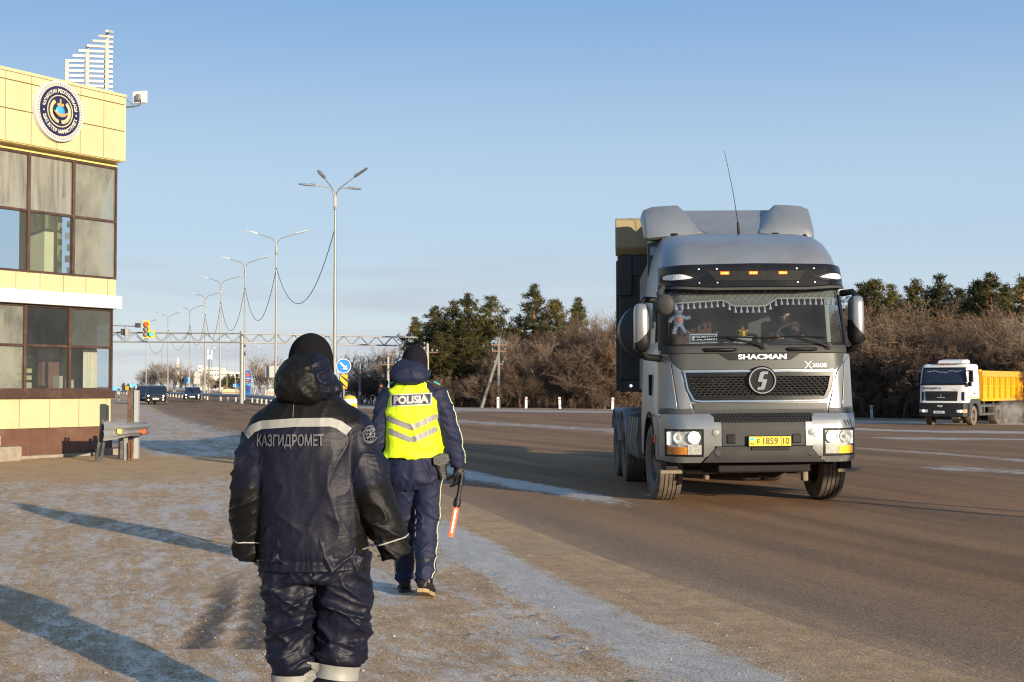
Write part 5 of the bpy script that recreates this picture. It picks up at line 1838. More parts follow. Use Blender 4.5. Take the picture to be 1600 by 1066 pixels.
def make_truck():
    root = thing('tractor_truck', 'large silver grey tractor truck facing the camera with its headlights on', 'truck', (3.13, 17.95, 0), R(1.0))
    root.location.x = 3.165
    root.scale = (1.03, 1, 1)
    root.rotation_euler = (0, R(-0.5), R(1.0))
    # ---- shells
    def ring(z, n=36, back=2.35):
        hw = HW(z)
        xs = [hw * math.sin(math.pi / 2 * t) for t in np.linspace(-1, 1, n)]
        fr = [(x, min(FY(x, z), back - 0.03), z) for x in xs]
        l = [(-hw, back, z), (-hw, back * 0.72, z), (-hw, min(back * 0.72, max(back * 0.42, FY(hw, z))), z)]
        r = [(hw, min(back * 0.72, max(back * 0.42, FY(hw, z))), z), (hw, back * 0.72, z), (hw, back, z)]
        return l + fr + r
    lo = MB().loft([ring(z) for z in (1.14, 1.2, 1.3, 1.45, 1.6, 1.75, 1.9, 2.02)], False, False)
    body = lo.build('cab_body', SILVER, root, smooth=45)
    up = MB().loft([ring(z) for z in (2.80, 2.9, 3.0, 3.08, 3.16, 3.25, 3.34, 3.42, 3.48, 3.54, 3.58, 3.62, 3.64)], False, False)
    tops = ring(3.64)
    up.add(tops, [tuple(range(len(tops)))[::-1]])
    up.build('roof_cap', SILVER, root, smooth=50)
    # sides between, with door windows, and the back wall
    for s in (-1, 1):
        q = MB()
        def side(y0, y1, z0, z1, x_in=0.05):
            P = []
            for (y, z) in ((y0, z0), (y1, z0), (y1, z1), (y0, z1)):
                P.append((s * HW(z), y, z))
            for (y, z) in ((y0, z0), (y1, z0), (y1, z1), (y0, z1)):
                P.append((s * (HW(z) - x_in), y, z))
            q.add(P, [(0, 1, 2, 3), (7, 6, 5, 4), (0, 4, 5, 1), (1, 5, 6, 2), (2, 6, 7, 3), (3, 7, 4, 0)])
        side(1.42, 2.35, 2.0, 2.82)
        side(0.60, 1.42, 2.0, 2.12)
        side(0.60, 1.42, 2.72, 2.82)
        q.build('door_panel', SILVER, root)
        g = MB()
        s0 = s
        P = [(s * (HW(z) - 0.02), y, z) for (y, z) in ((0.62, 2.12), (1.42, 2.12), (1.42, 2.72), (0.72, 2.72))]
        g.add(P, [(0, 1, 2, 3)])
        g.build('door_window', glass('door_glass', (0.6, 0.68, 0.70), frost=0.12, frost_col=(0.4, 0.4, 0.38)), root)
        # A pillar
        a = patch([(s * HW(2.82) * u, 2.84) for u in ((0.935, 1.0) if s > 0 else (1.0, 0.935))], [(s * HW(2.0) * u, 2.0) for u in ((0.965, 1.0) if s > 0 else (1.0, 0.965))], 0.0, 0.09, 4, 8)
        a.build('pillar', BLK, root, smooth=40)
        # door handle, side steps and wheel arch
        h = MB().box(s * 1.235 - 0.02, s * 1.235 + 0.02, 1.2, 1.24, 1.42, 1.70)
        h.build('grab_handle', BLK, root, bevel=0.008)
        arch = []
        for k in range(15):
            t = math.pi * (0.02 + 0.96 * k / 14)
            arch.append((1.37 - 0.64 * math.cos(t), 0.52 + 0.66 * math.sin(t)))
        poly = [(0.44, 0.60), (0.62, 0.60)] + arch + [(2.02, 0.60), (2.35, 0.60), (2.35, 1.16), (0.44, 1.16)]
        f = MB().prism(poly, lambda v: (s * 1.235, v[0], v[1]), lambda v: (s * 1.15, v[0], v[1]))
        f.build('wheel_arch', SILVER, root)
        f = MB()
        rg = []
        for k in range(15):
            t = math.pi * (0.02 + 0.96 * k / 14)
            c, sn = math.cos(t), math.sin(t)
            rg.append([(s * 0.80, 1.37 - 0.62 * c, 0.52 + 0.64 * sn), (s * 1.245, 1.37 - 0.62 * c, 0.52 + 0.64 * sn), (s * 1.245, 1.37 - 0.66 * c, 0.52 + 0.68 * sn), (s * 0.80, 1.37 - 0.66 * c, 0.52 + 0.68 * sn)])
        f.loft(rg)
        f.build('arch_liner', CHASS, root)
        m_ = MB().box(s * 1.24 - 0.012, s * 1.24 + 0.012, 0.62, 0.72, 0.80, 0.91)
        m_.build('side_marker', mat('marker_orange', (0.62, 0.11, 0.01), 0.25), root, bevel=0.01)
    MB().box(-1.13, 1.13, 2.27, 2.35, 1.14, 3.60).build('back_wall', SILVD, root)
    # ---- visor band above the glass
    vis = patch([(-1.16, 3.10), (0, 3.115), (1.16, 3.10)], [(-1.175, 2.84), (-0.6, 2.80), (0.6, 2.80), (1.175, 2.84)], 0.17, 0.16, 36, 6)
    v = vis.build('sun_visor', GLOSSB, root, smooth=40, bevel=0.012)
    MB().add(*(lambda p: (p.v, p.f))(patch([(-0.62, 3.02), (0.62, 3.02)], [(-0.52, 2.885), (0.52, 2.885)], 0.178, 0.02, 16, 2))).build('visor_recess', BLK, v, bevel=0.006)
    lip = patch([(-1.18, 2.835), (-0.6, 2.795), (0.6, 2.795), (1.18, 2.835)], [(-1.18, 2.80), (-0.6, 2.765), (0.6, 2.765), (1.18, 2.80)], 0.19, 0.10, 30, 1)
    lip.build('visor_lip', DGREY, v, smooth=40)
    for x in (-0.40, -0.045, 0.325):
        l = rpatch(x - 0.055, x + 0.055, 2.965, 3.005, 0.192, 0.03, 4, 2)
        lo_ = l.build('roof_lamp', emit('lamp_amber', (0.95, 0.17, 0.005), 0.55), root, bevel=0.006)
        for k in range(3):
            MB().add(*(lambda p: (p.v, p.f))(rpatch(x - 0.036 + 0.03 * k, x - 0.022 + 0.03 * k, 2.975, 2.992, 0.197, 0.005, 1, 1))).build('bulb', emit('lamp_amber_hot', (1.0, 0.55, 0.12), 2.2), lo_)
    for s in (-1, 1):
        t_, b_ = [(0.70, 2.94), (0.86, 2.985), (1.10, 3.01), (1.16, 2.985)], [(0.70, 2.935), (0.84, 2.885), (1.04, 2.875), (1.16, 2.90)]
        if s < 0:
            t_, b_ = mir(t_), mir(b_)
        patch(t_, b_, 0.182, 0.02, 14, 3).build('visor_lamp_housing', BLK, v, bevel=0.004)
        t_, b_ = [(0.80, 2.935), (0.92, 2.975), (1.08, 2.985), (1.13, 2.97)], [(0.80, 2.925), (0.90, 2.91), (1.04, 2.905), (1.13, 2.925)]
        if s < 0:
            t_, b_ = mir(t_), mir(b_)
        patch(t_, b_, 0.190, 0.012, 10, 2).build('visor_lamp', mat('lamp_clear', (0.55, 0.56, 0.56), 0.15, var=0.2, scale=30), v)
    for x in (-0.72, -0.5, 0.5, 0.72):
        for z in (2.86, 3.04):
            MB().lathe([(0.0001, -0.012), (0.012, -0.01), (0.016, 0.0)], 10, Matrix.Translation((x, FY(x, z) - 0.178, z)), 'y').build('screw', CHROME, v)
    # ---- windscreen and its black surround
    H2 = lambda z: HW(z) * (0.96 if z < 2.4 else 0.945)
    gl = patch([(-1.10, 2.83), (1.10, 2.83)], [(-1.165, 2.045), (1.165, 2.045)], 0.015, 0.008, 32, 10)
    ws = gl.build('windscreen', WSG, root, smooth=60)
    fr = MB()
    for tp, bt in (([(-1.15, 2.12), (-1.06, 2.075), (0, 2.06), (1.06, 2.075), (1.15, 2.12)], [(-1.17, 2.0), (1.17, 2.0)]), ):
        pz = patch(tp, bt, 0.022, 0.05, 40, 2)
        fr.add(pz.v, pz.f)
    for s in (-1, 1):
        tp = [(1.07, 2.84), (1.15, 2.84)]
        bt = [(1.12, 2.05), (1.185, 2.05)]
        if s < 0:
            tp, bt = mir(tp), mir(bt)
        pz = patch(tp, bt, 0.024, 0.05, 4, 10)
        fr.add(pz.v, pz.f)
    fr.build('windscreen_seal', BLK, root, smooth=40)
    cow = patch([(-1.16, 2.055), (1.16, 2.055)], [(-1.19, 1.955), (-0.9, 1.955), (0.9, 1.955), (1.19, 1.955)], 0.030, 0.05, 36, 3)
    cow.build('cowl', DGREY, root, smooth=40, bevel=0.008)
    for x0, x1 in ((-0.68, -0.30), (0.34, 0.70)):
        h = MB()
        zz = 2.0
        h.tube([(x0, FY(x0, zz) - 0.03, zz), (x0 + 0.04, FY(x0, zz) - 0.075, zz), (x1 - 0.04, FY(x1, zz) - 0.075, zz), (x1, FY(x1, zz) - 0.03, zz)], 0.022, 8)
        h.build('front_grab_handle', BLK, root, smooth=60)
    for px_, tx in ((0.05, -0.80), (0.86, 0.02)):
        w = MB()
        pz, tz = 2.035, 2.155
        P = lambda x, z, o: (x, FY(x, z) - o, z)
        w.tube([P(px_, pz, 0.05), P(px_ - 0.10, pz + 0.035, 0.075), P(px_ - 0.42, 2.155, 0.05)], [0.028, 0.018, 0.010], 8)
        w.tube([P(px_ - 0.85, 2.145, 0.035), P(px_ - 0.45, 2.165, 0.04), P(px_ - 0.02, 2.15, 0.035)], 0.011, 6)
        w.lathe([(0.001, -0.02), (0.045, -0.015), (0.05, 0.03)], 14, Matrix.Translation(P(px_, pz, 0.05)), 'y')
        w.build('wiper', BLK, root, smooth=60)
    # ---- grey bonnet panel, name strip, lettering
    bon = patch([(-1.10, 1.955), (1.10, 1.955)], [(-1.06, 1.83), (-0.96, 1.745), (0.96, 1.745), (1.06, 1.83)], 0.012, 0.05, 40, 5)
    bn = bon.build('bonnet_panel', SILVD, root, smooth=40, bevel=0.008)
    st = patch([(-0.50, 1.957), (0.50, 1.957)], [(-0.50, 1.945), (-0.385, 1.865), (0.385, 1.865), (0.50, 1.945)], 0.018, 0.01, 24, 2)
    st.build('name_strip', BLK, bn)
    TX = lambda off, cx, cz: (lambda x, y: (cx + x, FY(cx + x, cz + y) - off, cz + y))
    lettering('name_letters', 'SHACMAN', 0.066, TX(0.024, 0.03, 1.908), mat('letter_chrome', (0.62, 0.63, 0.62), 0.3, metal=0.5), bn, w=0.60, bold=0.035)
    lettering('model_letter', 'X', 0.095, TX(0.020, 0.60, 1.80), CHROME, bn, w=0.10, bold=0.0)
    lettering('model_digits', '3000', 0.05, TX(0.020, 0.745, 1.795), CHROME, bn, w=0.18, bold=0.01)
    # ---- grille
    def scale_pl(pl, sx, dz):
        return [(x * sx, z + dz) for x, z in pl]
    top = [(-0.945, 1.735), (0.945, 1.735)]
    bot = [(-0.945, 1.70), (-0.80, 1.335), (0.80, 1.335), (0.945, 1.70)]
    def outline(d):
        return [(-0.945 + d, 1.735 - d), (0.945 - d, 1.735 - d), (0.905 - d * 0.95, 1.50), (0.83 - d * 0.6, 1.355 + d * 0.6), (0.74 - d * 0.3, 1.335 + d), (-0.74 + d * 0.3, 1.335 + d), (-0.83 + d * 0.6, 1.355 + d * 0.6), (-0.905 + d * 0.95, 1.50)]
    bk = patch([(-0.92, 1.725), (0.92, 1.725)], [(-0.92, 1.69), (-0.78, 1.345), (0.78, 1.345), (0.92, 1.69)], 0.006, 0.02, 30, 3)
    gr = bk.build('grille', mat('grille_void', (0.010, 0.010, 0.010), 0.7), root)
    def band(o0, o1, off, th):
        m_ = MB()
        n = len(o0)
        def dens(pl):
            out = []
            for i in range(n):
                a, b = pl[i], pl[(i + 1) % n]
                k = 10
                for j in range(k):
                    out.append((a[0] + (b[0] - a[0]) * j / k, a[1] + (b[1] - a[1]) * j / k))
            return out
        A, B_ = dens(o0), dens(o1)
        N = len(A)
        V = [(x, FY(x, z) - off, z) for x, z in A] + [(x, FY(x, z) - off, z) for x, z in B_] + [(x, FY(x, z) - off + th, z) for x, z in A] + [(x, FY(x, z) - off + th, z) for x, z in B_]
        F = []
        for i in range(N):
            j = (i + 1) % N
            F += [(i, N + i, N + j, j), (2 * N + i, i, j, 2 * N + j), (N + i, 3 * N + i, 3 * N + j, N + j)]
        return m_.add(V, F)
    band(outline(0.0), outline(0.022), 0.045, 0.05).build('chrome_frame', CHROME, gr, smooth=30)
    band(outline(0.0225), outline(0.075), 0.035, 0.03).build('grille_surround', GLOSSB, gr, smooth=30)
    me = MB()
    rows = 9
    for r_ in range(rows):
        z0 = 1.405 + r_ * 0.031
        hwz = lerp_list([(1.36, 0.78), (1.50, 0.84), (1.70, 0.88)], z0) - 0.02
        n = 48
        pts = []
        for k in range(n + 1):
            x = -hwz + 2 * hwz * k / n
            z = z0 + (0.0075 if (k + r_) % 2 else -0.0075)
            pts.append((x, FY(x, z) - 0.030, z))
        for a, b in zip(pts, pts[1:]):
            me.tube([a, b], [0.0065, 0.0065], 4, cap=False)
        for k in range(r_ % 2, n + 1, 2):
            x, y, z = pts[k]
            me.box(x - 0.005, x + 0.005, y + 0.002, y + 0.022, z, z + 0.026)
    me.build('grille_mesh', mat('grille_bars', (0.085, 0.082, 0.076), 0.2, metal=0.9, var=0.25, scale=4), gr)
    # round badge
    bc = (0.015, FY(0.015, 1.60) - 0.03, 1.605)
    Mb = Matrix.Translation(bc)
    bd = MB().lathe([(0.0001, -0.020), (0.150, -0.020), (0.150, -0.024)], 40, Mb, 'y').build('badge', GLOSSB, root, smooth=40)
    MB().lathe([(0.150, 0.03), (0.146, -0.030), (0.152, -0.044), (0.166, -0.044), (0.172, -0.034), (0.172, 0.03)], 44, Mb, 'y').build('badge_ring', CHROME, bd, smooth=40)
    MB().lathe([(0.173, 0.03), (0.173, -0.030), (0.185, -0.024), (0.185, 0.03)], 44, Mb, 'y').build('badge_surround', GLOSSB, bd, smooth=40)
    # slanting double bar drawn as a letter S in two hooked pieces
    s1 = [(-0.020, 0.015), (0.010, 0.120), (0.085, 0.120), (0.068, 0.060), (0.052, 0.060), (0.058, 0.082), (0.045, 0.085), (0.030, 0.030), (0.062, 0.030), (0.044, -0.015), (0.022, -0.015)]
    S_ = [(0.078, 0.118), (-0.005, 0.118), (-0.030, 0.100), (-0.062, -0.012), (-0.048, -0.022), (-0.006, -0.022), (-0.022, -0.078), (-0.060, -0.078), (-0.074, -0.122), (0.008, -0.122), (0.030, -0.104), (0.062, 0.010), (0.048, 0.020), (0.008, 0.020), (0.024, 0.075), (0.066, 0.075)]
    MB().prism(S_, lambda q: (bc[0] + q[0], bc[1] - 0.040, bc[2] + q[1]), lambda q: (bc[0] + q[0], bc[1] - 0.020, bc[2] + q[1])).build('badge_mark', CHROME, bd, bevel=0.005)
    # panels beside and under the grille
    for s in (-1, 1):
        t_ = [(0.985, 1.70), (1.07, 1.82), (1.215, 1.93)]
        b_ = [(0.855, 1.25), (0.99, 1.235), (1.20, 1.25)]
        t1, b1 = [(0.968, 1.715), (1.035, 1.80), (1.075, 1.84)], [(0.845, 1.255), (0.90, 1.25), (1.005, 1.245)]
        t2, b2 = [(1.085, 1.85), (1.215, 1.93)], [(1.017, 1.245), (1.215, 1.26)]
        for tt, bb in ((t1, b1), (t2, b2)):
            if s < 0:
                tt, bb = mir(tt), mir(bb)
            patch(tt, bb, 0.020, 0.05, 14, 6).build('corner_panel', SILVER, root, smooth=40, bevel=0.012)
        tt, bb = [(0.84, 1.248), (1.22, 1.253)], [(0.83, 1.185), (1.225, 1.185)]
        if s < 0:
            tt, bb = mir(tt), mir(bb)
        patch(tt, bb, 0.020, 0.05, 14, 2).build('corner_band', SILVD, root, smooth=40, bevel=0.006)
    patch([(-0.835, 1.322), (0.835, 1.322)], [(-0.82, 1.235), (0.82, 1.235)], 0.016, 0.05, 30, 2).build('lower_panel', SILVD, root, smooth=40, bevel=0.006)
    patch([(-0.82, 1.230), (0.82, 1.230)], [(-0.815, 1.192), (0.815, 1.192)], 0.008, 0.05, 30, 2).build('lower_panel_band', DGREY, root, smooth=40)
    # ---- bumper: silver corners, honeycomb intake, dark centre, skid shield
    BY = lambda x, z: -0.10 + lerp_list([(0.55, 0.07), (0.66, 0.015), (0.80, 0.0), (1.02, 0.0), (1.12, 0.03), (1.185, 0.075)], z) + 0.10 * (abs(x) / 1.22) ** 2 + 0.34 * max(0.0, (abs(x) / 1.225 - 0.76) / 0.24) ** 2.2
    def bpatch(t_, b_, off, th, nx=20, nz=8):
        return patch(t_, b_, off, th, nx, nz, BY)
    bmp = None
    for s in (-1, 1):
        # four strips round the lamp opening so that the lamp sits in a real recess
        def piece(t_, b_, nx=12, nz=6):
            if s < 0:
                t_, b_ = mir(t_), mir(b_)
            return bpatch(t_, b_, 0.0, 0.12, nx, nz)
        m_ = MB()
        for t_, b_, nx, nz in (
            ([(0.60, 1.15), (0.64, 1.185), (1.225, 1.185)], [(0.60, 1.00), (1.225, 1.00)], 26, 6),
            ([(0.515, 1.085), (0.60, 1.085)], [(0.515, 0.785), (0.60, 0.785)], 3, 6),
            ([(0.60, 1.00), (0.735, 1.00)], [(0.60, 0.655), (0.735, 0.655)], 5, 8),
            ([(1.172, 1.00), (1.225, 1.00)], [(1.172, 0.655), (1.225, 0.655)], 4, 8),
            ([(0.595, 0.79), (0.62, 0.785), (0.735, 0.655), (1.225, 0.655)], [(0.60, 0.785), (0.76, 0.575), (1.10, 0.575), (1.225, 0.60)], 26, 4)):
            p_ = piece(t_, b_, nx, nz)
            m_.add(p_.v, p_.f)
        b0 = m_.build('bumper_corner', SILVER, root, smooth=40, bevel=0.008)
        # side return of the bumper
        MB().prism([(0.30, 0.60), (0.62, 0.62), (0.62, 1.16), (0.30, 1.185)], lambda v: (s * 1.222, v[0] + 0.06, v[1]), lambda v: (s * 1.16, v[0] + 0.06, v[1])).build('bumper_side', SILVER, b0)
        # headlight
        def hp(x0, x1, z0, z1, off, th, nx=6, nz=4):
            a = [(x0, z1), (x1, z1)]
            b = [(x0, z0), (x1, z0)]
            if s < 0:
                a, b = mir(a), mir(b)
            return bpatch(a, b, off, th, nx, nz)
        hl = hp(0.735, 1.172, 0.655, 1.0, -0.045, 0.02).build('headlight', mat('lamp_reflector', (0.55, 0.55, 0.54), 0.3, metal=0.2, var=0.35, scale=25), root)
        fr_ = MB()
        for x0, x1, z0, z1 in ((0.730, 0.752, 0.655, 1.0), (1.155, 1.175, 0.655, 1.0), (0.73, 1.175, 0.978, 1.002), (0.73, 1.175, 0.652, 0.676)):
            p_ = hp(x0, x1, z0, z1, 0.006, 0.07, 4, 3)
            fr_.add(p_.v, p_.f)
        fr_.build('lamp_bezel', BLK, hl)
        refl = mat('lamp_reflector', (0.55, 0.55, 0.54), 0.3, metal=0.2, var=0.35, scale=25)
        for x, z, r_, lit in ((0.845, 0.895, 0.078, True), (1.02, 0.895, 0.075, False)):
            y = BY(s * x, z)
            M_ = Matrix.Translation((s * x, y, z))
            MB().lathe([(0.001, 0.036), (r_ * 0.5, 0.03), (r_ * 0.9, 0.012), (r_, 0.0)], 24, M_, 'y').build('reflector', refl, hl, smooth=60)
            MB().lathe([(0.001, -0.004), (r_ * 0.3, 0.004), (r_ * 0.42, 0.03)], 16, M_, 'y').build('bulb', emit('headlight_bulb', (1.0, 0.93, 0.75), 5.0) if lit else mat('lamp_clear', (0.55, 0.56, 0.56), 0.15), hl, smooth=60)
        hp(0.93, 1.148, 0.680, 0.775, 0.0, 0.05).build('indicator', mat('indicator_orange', (0.75, 0.24, 0.01), 0.2, var=0.25, scale=25) if s < 0 else emit('indicator_lit', (0.95, 0.42, 0.02), 0.4), hl, bevel=0.004)
        hp(0.758, 0.925, 0.680, 0.80, 0.004, 0.05).build('low_lamp', mat('low_lamp_glass', (0.50, 0.49, 0.44), 0.25, var=0.3, scale=30), hl, bevel=0.004)
        for k in range(6):
            hp(1.128, 1.150, 0.80 + 0.028 * k, 0.820 + 0.028 * k, 0.0, 0.04, 1, 1).build('day_lamp', emit('day_lamp', (1, 0.97, 0.9), 0.9), hl)
        hp(0.752, 1.155, 0.676, 0.978, 0.012, 0.004, 8, 4).build('lamp_lens', glass('lamp_lens', (0.93, 0.94, 0.94), frost=0.05), hl)
        for x, z in ((0.585, 0.955), ):
            MB().lathe([(0.001, -0.012), (0.040, -0.010), (0.047, 0.0), (0.047, 0.02)], 20, Matrix.Translation((s * x, BY(s * x, z), z)), 'y').build('hole_cap', SILVER, b0, smooth=40)
        MB().lathe([(0.001, -0.030), (0.036, -0.028), (0.043, -0.018), (0.043, 0.02)], 20, Matrix.Translation((s * 0.565, BY(s * 0.565, 0.70), 0.70)), 'y').build('tow_cap', DGREY, b0, smooth=40)
    p_ = bpatch([(-0.51, 1.085), (0.51, 1.085)], [(-0.51, 0.785), (0.51, 0.785)], -0.012, 0.08)
    bc_ = p_.build('bumper_centre', DGREY, root, smooth=40, bevel=0.008)
    for x in (-0.40, 0.40):
        bpatch([(x - 0.055, 0.935), (x + 0.055, 0.935)], [(x - 0.055, 0.815), (x + 0.055, 0.815)], 0.0, 0.03, 2, 2).build('step_pad', BLK, bc_, bevel=0.012)
    p_ = bpatch([(-0.575, 0.782), (0.575, 0.782)], [(-0.745, 0.575), (0.745, 0.575)], 0.022, 0.10, 24, 6)
    p_.build('skid_shield', DGREY, root, smooth=40, bevel=0.01)
    MB().box(-0.16, 0.30, -0.13, -0.115, 0.735, 0.772).build('shield_slot', BLK, root, bevel=0.004)
    p_ = bpatch([(-0.62, 1.192), (0.62, 1.192)], [(-0.585, 1.085), (0.585, 1.085)], -0.03, 0.02, 24, 2)
    ink = p_.build('intake', mat('grille_void', (0.01, 0.01, 0.01), 0.7), root)
    hc = MB()
    for r_ in range(3):
        z = 1.106 + 0.033 * r_
        for k in range(-16, 17):
            x = k * 0.038 + (0.019 if r_ % 2 else 0)
            if abs(x) > 0.60 - (1.18 - z) * 0.4:
                continue
            pts = [(x + 0.0215 * math.cos(R(60 * q + 30)), z + 0.0215 * math.sin(R(60 * q + 30))) for q in range(7)]
            for a, b in zip(pts, pts[1:]):
                hc.tube([(a[0], BY(a[0], a[1]) + 0.008, a[1]), (b[0], BY(b[0], b[1]) + 0.008, b[1])], 0.0045, 4, cap=False)
    hc.build('honeycomb', mat('honeycomb_bars', (0.05, 0.048, 0.043), 0.3, metal=0.6), ink)
    for k in range(3):
        x = 1.03 + 0.045 * k
        bpatch([(x - 0.03, 1.10), (x - 0.012, 1.10)], [(x, 1.03), (x + 0.014, 1.03)], 0.002, 0.004, 2, 3).build('scuff_mark', BLK, root)
    for x, z, r in ((0.72, 0.62, 0.016), (0.80, 0.61, 0.012), (0.96, 0.60, 0.018), (1.02, 0.615, 0.012), (0.62, 0.90, 0.010)):
        MB().lathe([(0.001, -0.003), (r, -0.002), (r, 0.004)], 8, Matrix.Translation((x, BY(x, z), z)), 'y').build('mud_spot', RUSTT, root)
    # ---- number plate
    MB().box(-0.205, 0.335, -0.135, -0.118, 0.775, 0.915).build('plate_holder', BLK, root, bevel=0.004)
    pl = MB().box(-0.190, 0.320, -0.141, -0.136, 0.787, 0.905)
    np_ = pl.build('number_plate', mat('plate_yellow', (0.66, 0.43, 0.015), 0.4, var=0.06, dirt=(0.35, 0.25, 0.1), dirt_amt=0.2), root)
    pw = lambda cx, cz, yy=-0.1425: (lambda x, y: (cx + x, yy, cz + y))
    lettering('plate_letters', 'F', 0.062, pw(-0.075, 0.842), SBLACK, np_, w=0.034, bold=0.01)
    lettering('plate_digits', '1859', 0.080, pw(0.070, 0.847), SBLACK, np_, w=0.18, bold=0.01)
    lettering('plate_region', '10', 0.080, pw(0.260, 0.847), SBLACK, np_, w=0.075, bold=0.01)
    MB().box(0.200, 0.204, -0.1425, -0.141, 0.79, 0.902).build('plate_divider', SBLACK, np_)
    MB().box(-0.178, -0.125, -0.1425, -0.141, 0.855, 0.893).build('plate_flag', mat('flag_blue', (0.03, 0.42, 0.55), 0.4), np_)
    lettering('plate_country', 'KZ', 0.026, pw(-0.15, 0.815), SBLACK, np_, w=0.045)
    # ---- mirrors
    for s, xo, z0, z1, w in ((-1, 1.345, 2.00, 2.60, 0.185), (1, 1.165, 2.08, 2.68, 0.165)):
        x0 = s * xo
        x1 = s * (xo + w)
        ymid = 0.28
        rg = []
        for k, (z, g) in enumerate(((z0, 0.55), (z0 + 0.03, 0.85), (z0 + 0.10, 1.0), (z1 - 0.10, 0.98), (z1 - 0.03, 0.86), (z1, 0.6))):
            cx = (x0 + x1) / 2
            rr = []
            for q in range(20):
                a = 2 * math.pi * q / 20
                ca, sa = math.cos(a), math.sin(a)
                e = 0.6
                rr.append((cx + g * w / 2 * math.copysign(abs(ca) ** e, ca), ymid + g * 0.13 * math.copysign(abs(sa) ** e, sa) + (0.05 if sa > 0 else 0), z))
            rg.append(rr)
        mm = MB().loft(rg).build('mirror', SILVER, root, smooth=50)
        # black lower corner of the housing
        lowc = []
        for k in range(2):
            pass
        rg2 = []
        for (z, g) in ((z0 - 0.01, 0.62), (z0 + 0.03, 0.92), (z0 + 0.10, 1.06), (z0 + 0.16, 1.06)):
            cx = (x0 + x1) / 2
            rr = []
            for q in range(20):
                a = 2 * math.pi * q / 20
                ca, sa = math.cos(a), math.sin(a)
                zz = z + (0.14 * (-ca * s) if z > z0 + 0.12 else 0)
                rr.append((cx + g * w / 2 * math.copysign(abs(ca) ** 0.6, ca), ymid + g * 0.132 * math.copysign(abs(sa) ** 0.6, sa) + (0.05 if sa > 0 else 0), zz))
            rg2.append(rr)
        MB().loft(rg2).build('mirror_cap', BLK, mm, smooth=50)
        ar = MB()
        ar.tube([(s * 1.12, 0.50, z1 + 0.05), (s * (xo + 0.05), 0.33, z1 + 0.06), (s * (xo + w * 0.6), 0.30, z1 - 0.02)], [0.045, 0.04, 0.035], 8)
        ar.build('upper_arm', BLK, mm, smooth=60)
        ar = MB()
        ar.tube([(s * 1.15, 0.55, z0 - 0.10), (s * (xo + 0.04), 0.33, z0 - 0.08), (s * (xo + w * 0.6), 0.30, z0 + 0.03)], [0.05, 0.045, 0.04], 8)
        ar.build('lower_arm', BLK, mm, smooth=60)
    fm = MB().sphere((0, 0, 0), (0.125, 0.07, 0.135), 22, 12)
    Mf = Matrix.Translation((-1.175, 0.02, 2.575)) @ Matrix.Rotation(R(-25), 4, 'Z')
    fm.v = [tuple(Mf @ Vector(p)) for p in fm.v]
    fm.tube([(-1.20, 0.05, 2.62), (-1.23, 0.12, 2.72), (-1.15, 0.4, 2.82)], [0.05, 0.04, 0.03], 8)
    fm.build('front_mirror', DGREY, root, smooth=50)
    # ---- roof deflector in three pieces, side fairings, aerial
    def slab(pts, t, nm, m, bev=0.03):
        MB().add([p for p in pts] + [(p[0], p[1] + t, p[2] - 0.02) for p in pts], [tuple(range(len(pts)))[::-1], tuple(range(len(pts), 2 * len(pts)))] + [(i, (i + 1) % len(pts), len(pts) + (i + 1) % len(pts), len(pts) + i) for i in range(len(pts))]).build(nm, m, root, bevel=bev, seg=3)
    for s in (-1, 1):
        rg = []
        for x, z0, z1, yb in ((1.175, 3.66, 3.98, 0.10), (1.14, 3.64, 4.08, 0.04), (1.02, 3.65, 4.125, 0.0), (0.82, 3.67, 4.14, 0.0), (0.66, 3.68, 4.145, 0.0), (0.56, 3.69, 4.05, 0.0), (0.47, 3.70, 3.93, 0.0), (0.40, 3.71, 3.80, 0.0)):
            sec = []
            for t in (0, 0.2, 0.45, 0.7, 0.9, 1.0):
                sec.append((s * (x + 0.02 * t), 2.14 + yb + 0.34 * t - 0.05 * math.sin(math.pi * t), z0 + (z1 - z0) * t ** 0.85))
            rg.append(sec + [(p[0], p[1] + 0.07, p[2] - 0.03) for p in sec[::-1]])
        if s < 0:
            rg = rg[::-1]
        MB().loft(rg).build('deflector_wing', SILVER, root, smooth=55, bevel=0.01)
        f = MB()
        prof = [(1.22, 2.36), (1.24, 2.75)]
        f.add([(s * 1.19, 2.37, 1.5), (s * 1.21, 2.78, 1.5), (s * 1.19, 2.78, 3.10), (s * 1.12, 2.40, 3.30), (s * 1.15, 2.37, 1.5), (s * 1.17, 2.78, 1.5), (s * 1.15, 2.78, 3.10), (s * 1.08, 2.40, 3.30)],
              [(0, 1, 2, 3), (7, 6, 5, 4), (0, 4, 5, 1), (1, 5, 6, 2), (2, 6, 7, 3), (3, 7, 4, 0)])
        f.build('side_fairing', SILVD, root)
    slab([(-0.72, 2.12, 3.66), (0.72, 2.12, 3.66), (0.70, 2.72, 4.10), (-0.66, 2.72, 4.10)], 0.05, 'deflector_panel', SILVER, 0.015)
    slab([(-1.10, 2.22, 3.40), (1.10, 2.22, 3.40), (1.08, 2.40, 3.86), (-1.08, 2.40, 3.86)], 0.05, 'deflector_base', SILVER, 0.01)
    an = MB()
    an.tube([(0.03, 1.65, 3.62), (0.02, 1.66, 3.80)], [0.022, 0.014], 8)
    an.tube([(0.02, 1.66, 3.80), (-0.04, 1.68, 4.25), (-0.14, 1.70, 4.80)], [0.006, 0.0045, 0.003], 5)
    an.build('aerial', BLK, root, smooth=60)
    for x in (-0.82, 0.55):
        MB().lathe([(0.001, 0.03), (0.05, 0.022), (0.06, 0.0)], 12, Matrix.Translation((x, 1.8, 3.64))).build('roof_bolt', BLK, root)
